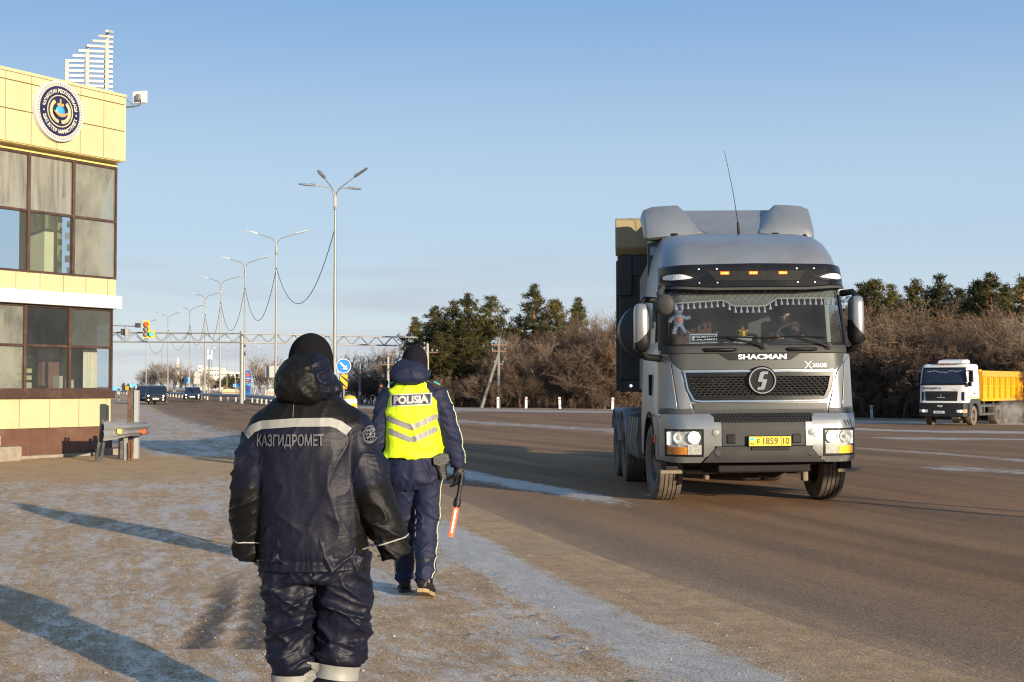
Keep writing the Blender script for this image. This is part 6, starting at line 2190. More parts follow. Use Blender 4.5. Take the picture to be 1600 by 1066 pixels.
    # ---- air filter drum and exhaust behind the cab
    MB().lathe([(0.001, -0.02), (0.38, -0.02), (0.41, 0.0), (0.41, 0.42), (0.001, 0.42)], 32, Matrix.Translation((-1.10, 2.48, 2.34)), 'y').build('air_filter', mat('filter_black', (0.018, 0.018, 0.018), 0.5), root, smooth=40)
    # ---- chassis, tanks, axles
    for s in (-1, 1):
        MB().box(s * 0.43 - 0.04, s * 0.43 + 0.04, 0.5, 8.4, 0.80, 1.06).build('chassis_rail', CHASS, root)
    MB().box(-0.95, 0.95, 0.35, 0.55, 0.52, 1.1).build('front_crossmember', CHASS, root, bevel=0.02)
    ax = MB()
    ax.tube([(-0.95, 1.37, 0.50), (-0.6, 1.37, 0.46), (-0.4, 1.37, 0.36), (0.4, 1.37, 0.36), (0.6, 1.37, 0.46), (0.95, 1.37, 0.50)], 0.07, 8)
    ax.build('front_axle', CHASS, root, smooth=60)
    tr = MB()
    tr.tube([(-0.80, 1.05, 0.40), (0.82, 1.05, 0.42)], 0.030, 8)
    tr.tube([(0.0, 0.92, 0.52), (0.80, 0.95, 0.50)], 0.028, 8)
    tr.build('tie_rod', RUSTT, root, smooth=60)
    MB().box(-0.52, 0.62, 0.18, 0.32, 0.44, 0.555).build('under_beam', CHASS, root, bevel=0.02)
    br = MB()
    for x, w, z0, z1 in ((-0.55, 0.12, 0.42, 0.54), (0.50, 0.12, 0.40, 0.53), (-0.62, 0.03, 0.33, 0.43), (0.62, 0.035, 0.30, 0.46)):
        MB().box(x - w, x + w, 0.45, 0.6, z0, z1).build('bracket', RUSTT if w < 0.1 else CHASS, root, bevel=0.02)
    for s in (-1, 1):
        MB().box(s * 1.10 - 0.135, s * 1.10 + 0.135, 0.18, 0.42, 0.430, 0.475).build('boarding_step', RUSTT, root, bevel=0.008)
        MB().box(s * 1.08 - 0.07, s * 1.08 + 0.07, 0.26, 0.40, 0.475, 0.62).build('step_hanger', CHASS, root)
        MB().box(s * 0.82 - 0.25, s * 0.82 + 0.25, 0.62, 2.2, 0.98, 1.14).build('inner_fender', CHASS, root)
    MB().box(-0.6, 0.6, 0.6, 2.2, 0.60, 1.12).build('engine_sump', CHASS, root, bevel=0.05)
    # ribbed tank on the left flank, mudguards dusted with snow
    rg = []
    for k in range(33):
        y = 2.75 + 1.5 * k / 32
        o = 0.035 * (1 if (k % 8) < 4 else -0.2)
        rg.append([(-1.20 - o, y, 0.50), (-1.24 - o, y, 0.75), (-1.20 - o, y, 1.05 + o), (-0.9, y, 1.12 + o), (-0.55, y, 1.08), (-0.55, y, 0.5), (-0.8, y, 0.42)])
    MB().loft(rg).build('side_tank', mat('tank_grey', (0.10, 0.10, 0.095), 0.55, metal=0.2, dirt=(0.22, 0.18, 0.14), dirt_amt=0.5), root, smooth=40)
    MB().box(0.6, 1.2, 2.75, 4.2, 0.5, 1.1).build('battery_box', CHASS, root, bevel=0.04)
    for yy in (5.15, 6.52):
        rad = MB().tube([(-1.0, yy, 0.52), (1.0, yy, 0.52)], 0.10, 10)
        rad.sphere((0, yy, 0.52), 0.24, 14, 8)
        rad.build('rear_axle', CHASS, root, smooth=60)
        for s in (-1, 1):
            make_wheel('wheel', 0.52, 0.29, root, s * 1.08, yy, 0.52, s)
            make_wheel('inner_wheel', 0.52, 0.29, root, s * 0.75, yy, 0.52, s)
            m_ = []
            for k in range(11):
                t = math.pi * (0.05 + 0.80 * k / 10)
                c, sn = math.cos(t), math.sin(t)
                m_.append([(s * 0.60, yy - 0.62 * c, 0.54 + 0.62 * sn), (s * 1.25, yy - 0.62 * c, 0.54 + 0.62 * sn), (s * 1.25, yy - 0.645 * c, 0.54 + 0.645 * sn), (s * 0.60, yy - 0.645 * c, 0.54 + 0.645 * sn)])
            MB().loft(m_).build('mudguard', mat('mudguard_snowy', (0.09, 0.085, 0.08), 0.7, var=0.2, dirt=(0.50, 0.50, 0.54), dirt_amt=0.85, dscale=1.2), root, smooth=40)
    for s in (-1, 1):
        w_ = make_wheel('wheel', 0.52, 0.315, root, s * 1.05, 1.37, 0.52, s, steer=R(4.0))
    # ---- inside the cab
    CABIN = mat('cabin_dark', (0.035, 0.036, 0.040), 0.8, var=0.15)
    TRIM = mat('cabin_trim', (0.10, 0.10, 0.105), 0.7, var=0.1)
    MB().box(-1.10, 1.10, 0.45, 2.25, 1.30, 1.36).build('cab_floor', CABIN, root)
    dsh = MB()
    rg = []
    for x in np.linspace(-1.12, 1.12, 17):
        h = 2.09 + 0.10 * math.exp(-((x - 0.62) / 0.25) ** 2)
        y = FY(x, 2.05) + 0.05
        rg.append([(x, y, 1.6), (x, y, 2.03), (x, y + 0.18, 2.07), (x, y + 0.42, h), (x, y + 0.55, h - 0.06), (x, y + 0.55, 1.6)])
    dsh.loft(rg)
    dsh.build('dashboard', TRIM, root, smooth=40)
    for x in (-0.62, 0.55):
        st_ = MB().box(x - 0.27, x + 0.27, 1.05, 1.55, 1.55, 1.85)
        st_.box(x - 0.25, x + 0.25, 1.50, 1.66, 1.80, 2.42)
        st_.box(x - 0.15, x + 0.15, 1.50, 1.62, 2.45, 2.66)
        st_.build('seat', mat('seat_brown', (0.075, 0.035, 0.028), 0.85), root, bevel=0.05, seg=3)
    sw = MB()
    Ms = Matrix.Translation((0.58, 0.86, 2.16)) @ Matrix.Rotation(R(62), 4, 'X')
    pts = [Ms @ Vector((0.22 * math.cos(2 * math.pi * k / 24), 0.22 * math.sin(2 * math.pi * k / 24), 0)) for k in range(25)]
    sw.tube(pts, 0.018, 8, cap=False)
    sw.tube([Ms @ Vector((-0.2, 0, 0)), Ms @ Vector((0.2, 0, 0))], 0.016, 6)
    sw.build('steering_wheel', CABIN, root, smooth=60)
    cur = MB()
    xs = np.linspace(-1.10, 1.10, 60)
    botz = lambda x: lerp_list([(-1.10, 2.605), (-0.40, 2.645), (-0.27, 2.565), (0.12, 2.565), (0.28, 2.665), (1.10, 2.665)], x)
    t_ = [(x, 2.84) for x in xs]
    b_ = [(x, botz(x)) for x in xs]
    pc = patch(t_, b_, -0.055, 0.02, 59, 6)
    cu = pc.build('windscreen_pelmet', mat('pelmet_quilt', (0.12, 0.13, 0.135), 0.7, var=0.12, scale=14, bump=0.6, bscale=18), root)
    seam = MB()
    for dirn in (-1, 1):
        for k in range(-26, 27):
            x0 = k * 0.085
            p0, p1 = (x0, 2.62), (x0 + dirn * 0.22, 2.84)
            seg = []
            for q in range(5):
                x = p0[0] + (p1[0] - p0[0]) * q / 4
                z = p0[1] + (p1[1] - p0[1]) * q / 4
                if abs(x) < 1.08 and z > botz(x) + 0.005:
                    seg.append((x, FY(x, z) + 0.051, z))
            if len(seg) > 1:
                seam.tube(seg, 0.0028, 3, cap=False)
    seam.build('quilt_seams', mat('quilt_seam', (0.34, 0.36, 0.37), 0.7), cu)
    tz = MB()
    edge = [(x, FY(x, botz(x)) + 0.05, botz(x)) for x in xs]
    tz.tube(edge, 0.010, 5)
    tz.build('pelmet_braid', mat('pelmet_braid', (0.42, 0.38, 0.43), 0.8), cu)
    for k in range(30):
        x = -1.06 + k * 0.0731
        z = botz(x)
        y = FY(x, z - 0.05) + 0.045
        MB().lathe([(0.004, z - 0.005), (0.010, z - 0.022), (0.008, z - 0.030), (0.022, z - 0.085), (0.001, z - 0.087)], 8, Matrix.Translation((x, y, 0))).build('tassel', mat('tassel_lilac', (0.45, 0.44, 0.55), 0.8), cu, smooth=60)
    return root
TRUCK = make_truck()
def make_trailer():
    """tipping semi-trailer behind the tractor, turned a little against it in the bend"""
    t = thing('tipper_trailer', 'high sided tipper trailer with cab shade in its dark colour and a tan front guard coupled behind the grey truck', 'trailer', (2.86, 21.35, 0), R(-6.0))
    TAN = mat('tipper_tan', (0.28, 0.225, 0.12), 0.6, var=0.12, dirt=(0.14, 0.11, 0.07), dirt_amt=0.35)
    DUMP = mat('tipper_shaded', (0.030, 0.029, 0.027), 0.7, var=0.2, dirt=(0.07, 0.055, 0.04), dirt_amt=0.3)  # near-black: the cab's shade on the bulkhead is put into the colour
    w = 1.27
    db = MB()
    db.box(-w + 0.03, w - 0.03, 0.0, 0.08, 1.62, 3.55)
    db.box(-w + 0.03, -w + 0.11, 0.08, 8.2, 1.45, 3.5)
    db.box(w - 0.11, w - 0.03, 0.08, 8.2, 1.45, 3.5)
    db.box(-w + 0.11, w - 0.11, 0.08, 8.2, 1.45, 1.55)
    db.box(-w + 0.11, w - 0.11, 8.12, 8.2, 1.55, 3.4)
    d_ = db.build('body', DUMP, t, bevel=0.02)
    for k in range(9):
        for s in (-1, 1):
            MB().box(s * w - 0.03, s * w + 0.03, 0.25 + 0.95 * k, 0.37 + 0.95 * k, 1.46, 3.45).build('rib', DUMP, d_)
    cp = MB().prism([(-0.10, 3.62), (-0.14, 4.02), (-0.05, 4.07), (0.6, 4.07), (0.6, 3.6), (0.02, 3.50)], lambda v: (-w - 0.03, v[0], v[1]), lambda v: (w + 0.03, v[0], v[1]))
    cp.build('front_guard', TAN, t, bevel=0.02)
    MB().box(-w, -w + 0.22, -0.06, 0.0, 2.9, 3.5).box(-w + 0.22, w, -0.04, 0.0, 3.2, 3.5).build('bulkhead_frame', DUMP, t, bevel=0.015)
    MB().prism([(-w + 0.02, 1.62), (-w + 0.06, 1.46), (-w + 0.5, 1.46), (-w + 0.5, 1.62)], lambda v: (v[0], -0.05, v[1]), lambda v: (v[0], 0.4, v[1])).build('body_foot', DUMP, d_)
    MB().lathe([(0.001, -0.02), (0.018, -0.015), (0.022, 0.02)], 12, Matrix.Translation((-w + 0.2, -0.06, 1.54)), 'y').build('marker_lamp', emit('marker_lamp_white', (0.85, 0.9, 0.95), 0.9), t, smooth=60)
    for s in (-1, 1):
        MB().box(s * 0.5 - 0.06, s * 0.5 + 0.06, 0.3, 8.2, 1.18, 1.44).build('chassis_rail', CHASS, t)
        for yy in (5.2, 6.5, 7.8):
            make_wheel('wheel', 0.52, 0.36, t, s * 1.02, yy, 0.52, s)
    for yy in (5.2, 6.5, 7.8):
        MB().tube([(-0.95, yy, 0.52), (0.95, yy, 0.52)], 0.09, 10).build('axle', CHASS, t, smooth=60)
    MB().box(-0.35, 0.35, 0.5, 0.75, 1.2, 1.6).build('ram_box', CHASS, t, bevel=0.03)
    return t
make_trailer()
# things carried inside the cab, placed in the truck's own frame
TM = Matrix.Translation((3.165, 17.95, 0)) @ Matrix.Rotation(R(1.0), 4, 'Z') @ Matrix.Rotation(R(-0.5), 4, 'Y')
def cab_thing(nm, lab, cat, loc):
    o = thing(nm, lab, cat)
    o.matrix_world = TM @ Matrix.Translation(loc)
    return o
def cab_bits():
    t = cab_thing('dashboard_name_plate', 'framed white and blue name plate on the truck dashboard', 'plate', (-0.68, 0.36, 2.085))
    MB().box(-0.18, 0.18, -0.015, 0.015, 0.0, 0.13).build('plate_frame', mat('plate_frame_silver', (0.5, 0.52, 0.54), 0.3, metal=0.3), t, bevel=0.008)
    MB().box(-0.165, 0.165, -0.02, -0.016, 0.015, 0.115).build('plate_face', mat('plate_navy', (0.03, 0.05, 0.12), 0.4), t)
    lettering('plate_letters', 'SHACMAN', 0.062, lambda x, y: (x, -0.0215, 0.065 + y), mat('plate_white', (0.75, 0.75, 0.74), 0.5), t, w=0.29, bold=0.03)
    for s in (-1, 1):
        MB().sphere((s * 0.185, 0, 0.145), 0.017, 10, 6).build('corner_knob', CHROME, t, smooth=60)
    c = cab_thing('crown_ornament', 'small golden crown on a grey stand on the truck dashboard', 'ornament', (-0.17, 0.36, 2.085))
    MB().prism([(-0.14, 0.0), (0.10, 0.0), (0.13, 0.09), (-0.05, 0.09)], lambda q: (q[0], -0.02, q[1]), lambda q: (q[0], 0.03, q[1])).build('stand', mat('stand_grey', (0.22, 0.24, 0.26), 0.6), c)
    g = mat('crown_gold', (0.70, 0.46, 0.05), 0.25, metal=0.8)
    k = MB().lathe([(0.001, 0.09), (0.055, 0.09), (0.058, 0.12), (0.045, 0.125), (0.055, 0.16), (0.035, 0.19), (0.012, 0.20), (0.018, 0.215), (0.001, 0.23)], 18)
    for q in range(5):
        a = 2 * math.pi * q / 5
        k.sphere((0.058 * math.cos(a), 0.058 * math.sin(a), 0.165), 0.014, 8, 6)
    k.build('crown', g, c, smooth=50)
    p = cab_thing('loose_papers', 'white papers lying on the truck dashboard under the name plate', 'papers', (-0.55, 0.30, 2.085))
    for q, (x, y, a) in enumerate(((-0.25, 0.0, 4), (-0.05, 0.02, -7), (0.22, 0.03, 12))):
        MB().box(-0.12, 0.12, -0.07, 0.07, 0.002 + 0.004 * q, 0.004 + 0.004 * q, Matrix.Translation((x, y, 0)) @ Matrix.Rotation(R(a), 4, 'Z')).build('sheet', mat('paper', (0.62, 0.6, 0.55), 0.8), p)
    d = cab_thing('plush_toy', 'blue grey plush toy hanging behind the windscreen', 'soft toy', (-0.98, 0.50, 2.40))
    pm = mat('plush_blue', (0.20, 0.24, 0.36), 0.95, var=0.15, bump=0.5, bscale=60)
    b = MB()
    b.tube([(0, 0, -0.09), (0, 0, 0.0), (0.0, 0, 0.07)], [(0.06, 0.05), (0.07, 0.055), (0.05, 0.045)], 12)
    b.sphere((0.0, -0.01, 0.13), (0.07, 0.06, 0.065), 14, 8)
    b.tube([(-0.03, 0, -0.07), (-0.06, -0.01, -0.15), (-0.065, -0.02, -0.19)], [0.035, 0.03, 0.03], 8)
    b.tube([(0.03, 0, -0.07), (0.065, -0.01, -0.14), (0.09, -0.02, -0.17)], [0.035, 0.03, 0.03], 8)
    b.tube([(0.04, 0, 0.04), (0.11, 0, 0.02), (0.16, -0.01, 0.04)], [0.03, 0.026, 0.028], 8)
    b.tube([(-0.04, 0, 0.04), (-0.09, 0, 0.01), (-0.12, -0.01, -0.03)], [0.03, 0.026, 0.028], 8)
    b.sphere((-0.06, 0, 0.18), 0.028, 8, 6)
    b.sphere((0.055, 0, 0.185), 0.028, 8, 6)
    b.tube([(0.0, 0, 0.18), (0.02, 0, 0.26)], 0.003, 4)
    b.build('plush_body', pm, d, smooth=60)
    MB().sphere((0.0, -0.048, 0.0), (0.035, 0.02, 0.04), 10, 6).build('plush_belly', mat('plush_orange', (0.5, 0.13, 0.05), 0.9), d, smooth=60)
cab_bits()
# ---------------------------------------------------------------- people
from mathutils.bvhtree import BVHTree
def vnoise(P, seed=0):
    """smooth value noise on an integer lattice, numpy, 0..1"""
    P = np.asarray(P, float)
    i = np.floor(P).astype(np.int64)
    f = P - i
    f = f * f * f * (f * (f * 6 - 15) + 10)
    def h(a, b, c):
        n = (a * 374761393 + b * 668265263 + c * 2147483647 + seed * 974711) & 0x7fffffff
        n = (n ^ (n >> 13)) * 1274126177 & 0x7fffffff
        n = (n ^ (n >> 16)) * 668265263 & 0x7fffffff
        return ((n ^ (n >> 15)) & 0xffff) / 65535.0
    out = 0
    for dx in (0, 1):
        for dy in (0, 1):
            for dz in (0, 1):
                w = (f[:, 0] if dx else 1 - f[:, 0]) * (f[:, 1] if dy else 1 - f[:, 1]) * (f[:, 2] if dz else 1 - f[:, 2])
                out = out + w * h(i[:, 0] + dx, i[:, 1] + dy, i[:, 2] + dz)
    return out
def ridged(P, seed, p=1.6):
    n = vnoise(P, seed)
    return (1 - np.abs(2 * n - 1)) ** p
def grown(mb, voxel, smooth=6, disp=None):
    """one continuous skin round the given volumes"""
    me = bpy.data.meshes.new('raw')
    me.from_pydata(mb.v, [], mb.f)
    ob = bpy.data.objects.new('raw', me)
    COL.objects.link(ob)
    m = ob.modifiers.new('r', 'REMESH')
    m.mode = 'VOXEL'
    m.voxel_size = voxel
    if smooth:
        q = ob.modifiers.new('s', 'SMOOTH')
        q.factor = 0.5
        q.iterations = smooth
    out = evalmesh(ob)
    bpy.data.meshes.remove(me)
    if disp:
        n = len(out.vertices)
        P = np.empty(n * 3)
        out.vertices.foreach_get('co', P)
        P = P.reshape(-1, 3)
        N = np.empty(n * 3)
        out.vertices.foreach_get('normal', N)
        N = N.reshape(-1, 3)
        P = P + N * disp(P)[:, None]
        out.vertices.foreach_set('co', P.ravel())
        out.update()
    return out
def bvh_of(me):
    return BVHTree.FromPolygons([v.co.copy() for v in me.vertices], [tuple(p.vertices) for p in me.polygons])
def on_back(bvh, x, z, off=0.004, y0=-1.0):
    h = bvh.ray_cast(Vector((x, y0, z)), Vector((0, 1, 0)))
    if h[0] is None:
        return None
    return h[0] + Vector((0, -off, 0))
def back_strip(bvh, cen, w, off=0.004, n=60):
    """a strip laid on the back of a garment; cen = [(x, z)] along its middle"""
    pl = resample(cen, n)
    V, F = [], []
    rows = 3
    last = None
    for i in range(n):
        a, b = pl[max(0, i - 1)], pl[min(n - 1, i + 1)]
        t = Vector((b[0] - a[0], b[1] - a[1])).normalized()
        nn = Vector((-t.y, t.x))
        for k in range(rows + 1):
            o = (k / rows - 0.5) * w
            p = on_back(bvh, pl[i][0] + nn.x * o, pl[i][1] + nn.y * o, off)
            if p is None:
                p = V[-1] if V else Vector((pl[i][0], 0, pl[i][1]))
            V.append(p)
    for i in range(n - 1):
        for k in range(rows):
            a = i * (rows + 1) + k
            F.append((a, a + 1, a + rows + 2, a + rows + 1))
    return MB().add(V, F)
def ring_round(bvh, c, axis, r_out, off=0.003, n=40, rad=0.004):
    axis = Vector(axis).normalized()
    u = axis.orthogonal().normalized()
    w = axis.cross(u)
    pts = []
    for k in range(n + 1):
        a = 2 * math.pi * k / n
        d = u * math.cos(a) + w * math.sin(a)
        h = bvh.ray_cast(Vector(c) + d * r_out, -d, r_out)
        p = h[0] if h[0] is not None else Vector(c) + d * (r_out * 0.6)
        pts.append(p + d * off)
    return pts
def hand(mb, wrist, fwd, back, side, curl=0.35, k=1.0, thumb_side=1):
    """palm and five unequal bent fingers; fwd = towards the fingertips, back = back of the hand, side = towards the thumb"""
    W, f, b, s = Vector(wrist), Vector(fwd).normalized(), Vector(back).normalized(), Vector(side).normalized()
    mb.tube([W, W + f * 0.035 * k, W + f * 0.085 * k, W + f * 0.10 * k], [(0.026 * k, 0.022 * k), (0.036 * k, 0.020 * k), (0.040 * k, 0.017 * k), (0.034 * k, 0.013 * k)], 12)
    for i, (o, L) in enumerate(((0.030, 0.070), (0.011, 0.078), (-0.010, 0.072), (-0.029, 0.056))):
        p = W + f * 0.088 * k + s * o * k
        d = f.copy()
        pts = [p]
        for j, seg in enumerate((0.45, 0.32, 0.23)):
            c = curl * (0.7 + 0.35 * j + 0.06 * i)
            d = (d * math.cos(c) - b * math.sin(c)).normalized()
            pts.append(pts[-1] + d * L * seg * k)
        mb.tube(pts, [0.0095 * k, 0.009 * k, 0.0082 * k, 0.0066 * k], 8)
    p = W + f * 0.03 * k + s * 0.030 * k
    mb.tube([p, p + (s * 0.7 + f * 0.6).normalized() * 0.032 * k, p + (s * 0.45 + f * 0.85 - b * curl).normalized() * 0.062 * k, p + (s * 0.2 + f * 0.9 - b * curl * 1.3).normalized() * 0.085 * k], [0.014 * k, 0.012 * k, 0.010 * k, 0.008 * k], 8)
def head(mb, c, k=1.0, yaw=0.0):
    """skull, jaw, nose, ears, lips, brow; the face looks along +y turned by yaw"""
    M = Matrix.Translation(c) @ Matrix.Rotation(yaw, 4, 'Z')
    def sp(p, r, nu=18, nv=12):
        q = MB().sphere((0, 0, 0), r, nu, nv)
        mb.add([M @ (Vector(v) + Vector(p)) for v in q.v], q.f)
    sp((0, -0.012 * k, 0.035 * k), (0.077 * k, 0.098 * k, 0.090 * k))
    sp((0, 0.020 * k, -0.035 * k), (0.062 * k, 0.070 * k, 0.078 * k))
    sp((0, 0.068 * k, -0.082 * k), (0.030 * k, 0.026 * k, 0.022 * k))
    sp((0, 0.090 * k, -0.012 * k), (0.013 * k, 0.018 * k, 0.028 * k))
    sp((0, 0.098 * k, -0.028 * k), (0.018 * k, 0.014 * k, 0.011 * k))
    sp((0, 0.083 * k, -0.056 * k), (0.026 * k, 0.012 * k, 0.008 * k))
    sp((0, 0.080 * k, 0.024 * k), (0.055 * k, 0.014 * k, 0.010 * k))
    for s in (-1, 1):
        sp((s * 0.078 * k, -0.008 * k, -0.012 * k), (0.010 * k, 0.020 * k, 0.032 * k), 10, 8)
        sp((s * 0.045 * k, 0.055 * k, -0.035 * k), (0.022 * k, 0.022 * k, 0.024 * k), 10, 8)
SKIN = mat('skin', (0.46, 0.27, 0.19), 0.5, var=0.08, scale=20)
def cloth(name, col, rough, bump, scale, sheen=0.0, spec=0.5, stretch=(1, 1, 1), var=0.15, fine=260.0, fine_amt=0.12):
    m = mat(name, col, rough, var=var, scale=5, spec=spec)
    n = m.node_tree.nodes
    l = m.node_tree.links
    b = n['Principled BSDF']
    tc = n.new('ShaderNodeTexCoord')
    mp = n.new('ShaderNodeMapping')
    mp.inputs['Scale'].default_value = stretch
    l.new(tc.outputs['Object'], mp.inputs[0])
    nz = n.new('ShaderNodeTexNoise')
    nz.inputs['Scale'].default_value = scale
    nz.inputs['Detail'].default_value = 4
    nz.inputs['Distortion'].default_value = 1.2
    l.new(mp.outputs[0], nz.inputs['Vector'])
    n2 = n.new('ShaderNodeTexNoise')
    n2.inputs['Scale'].default_value = fine
    l.new(tc.outputs['Object'], n2.inputs['Vector'])
    ad = n.new('ShaderNodeMath')
    ad.operation = 'MULTIPLY_ADD'
    ad.inputs[1].default_value = fine_amt
    l.new(n2.outputs['Fac'], ad.inputs[0])
    l.new(nz.outputs['Fac'], ad.inputs[2])
    bp = n.new('ShaderNodeBump')
    bp.inputs['Strength'].default_value = bump
    bp.inputs['Distance'].default_value = 0.02
    l.new(ad.outputs[0], bp.inputs['Height'])
    l.new(bp.outputs[0], b.inputs['Normal'])
    b.inputs['Sheen Weight'].default_value = sheen
    return m
REFL = mat('reflective_grey', (0.235, 0.23, 0.21), 0.5, var=0.06, scale=30, bump=0.1, bscale=200)
PRINT = mat('print_grey', (0.085, 0.085, 0.09), 0.55, var=0.12, scale=30)
NAVYN = cloth('navy_nylon', (0.0062, 0.0064, 0.0145), 0.48, 0.14, 20, spec=0.20, stretch=(1, 1, 2.2))
BLKN = cloth('black_nylon', (0.0055, 0.0050, 0.0045), 0.52, 0.13, 20, spec=0.17, stretch=(1, 1, 2.2))
KNIT = cloth('black_knit', (0.008, 0.008, 0.009), 0.95, 0.5, 120, spec=0.1, stretch=(3, 3, 0.3))
LEATHER = mat('black_leather', (0.009, 0.0085, 0.008), 0.42, var=0.2, scale=30, bump=0.3, bscale=90, spec=0.35)
def boot(parent, x, y, yaw, pitch=0.0, z=0.0, m=None, sole=None, L=0.30):
    M = Matrix.Translation((x, y, z)) @ Matrix.Rotation(yaw, 4, 'Z') @ Matrix.Rotation(pitch, 4, 'X')
    def ring(yy, w, h, z0=0.02, k=12):
        out = []
        for q in range(k):
            a = 2 * math.pi * q / k
            out.append(M @ Vector((w * math.cos(a), yy, z0 + max(0, h * (0.5 + 0.5 * math.sin(a))))))
        return out
    mb = MB()
    mb.loft([ring(-0.10, 0.025, 0.06), ring(-0.095, 0.040, 0.10), ring(-0.06, 0.046, 0.16), ring(0.0, 0.046, 0.15), ring(0.06, 0.046, 0.10), ring(0.12, 0.050, 0.075), ring(0.17, 0.046, 0.06), ring(L - 0.10, 0.022, 0.035)])
    up = MB().tube([M @ Vector((0, -0.045, 0.10)), M @ Vector((0, -0.045, 0.24))], [0.052, 0.056], 14)
    mb.add(up.v, up.f)
    b = mb.build('boot', m or LEATHER, parent, smooth=70)
    out = [(-0.030, -0.105), (0.030, -0.105), (0.048, -0.07), (0.044, 0.0), (0.054, 0.10), (0.044, 0.17), (0.018, L - 0.095), (-0.018, L - 0.095), (-0.044, 0.17), (-0.054, 0.10), (-0.044, 0.0), (-0.048, -0.07)]
    MB().prism(out, lambda q: M @ Vector((q[0], q[1], 0.0)), lambda q: M @ Vector((q[0], q[1], 0.028))).build('sole', sole or mat('rubber_sole', (0.03, 0.027, 0.024), 0.8, dirt=(0.2, 0.15, 0.1), dirt_amt=0.5), b, bevel=0.004)
    return b
def ell(mb, rows, n=28, e=0.85):
    """torso-like volume from rows (z, cx, cy, rx, ry)"""
    rings = []
    for z, cx, cy, rx, ry in rows:
        rr = []
        for k in range(n):
            a = 2 * math.pi * k / n
            c, s = math.cos(a), math.sin(a)
            rr.append((cx + rx * math.copysign(abs(c) ** e, c), cy + ry * math.copysign(abs(s) ** e, s), z))
        rings.append(rr)
    return mb.loft(rings, True)
def limb(mb, pts, n=20):
    return mb.tube([p[:3] for p in pts], [p[3] for p in pts], n)
def dome(mb, c, rx, ry, rz, z0, n=26):
    rings = []
    for k in range(9):
        t = k / 8 * math.pi / 2
        rings.append([(c[0] + rx * math.cos(t) * math.cos(2 * math.pi * q / n), c[1] + ry * math.cos(t) * math.sin(2 * math.pi * q / n), c[2] + rz * math.sin(t)) for q in range(n)])
    rings.insert(0, [(p[0], p[1], z0) for p in rings[0]])
    rings[-1] = [(c[0] + 0.003 * math.cos(2 * math.pi * q / n), c[1] + 0.003 * math.sin(2 * math.pi * q / n), c[2] + rz) for q in range(n)]
    return mb.loft(rings, True)

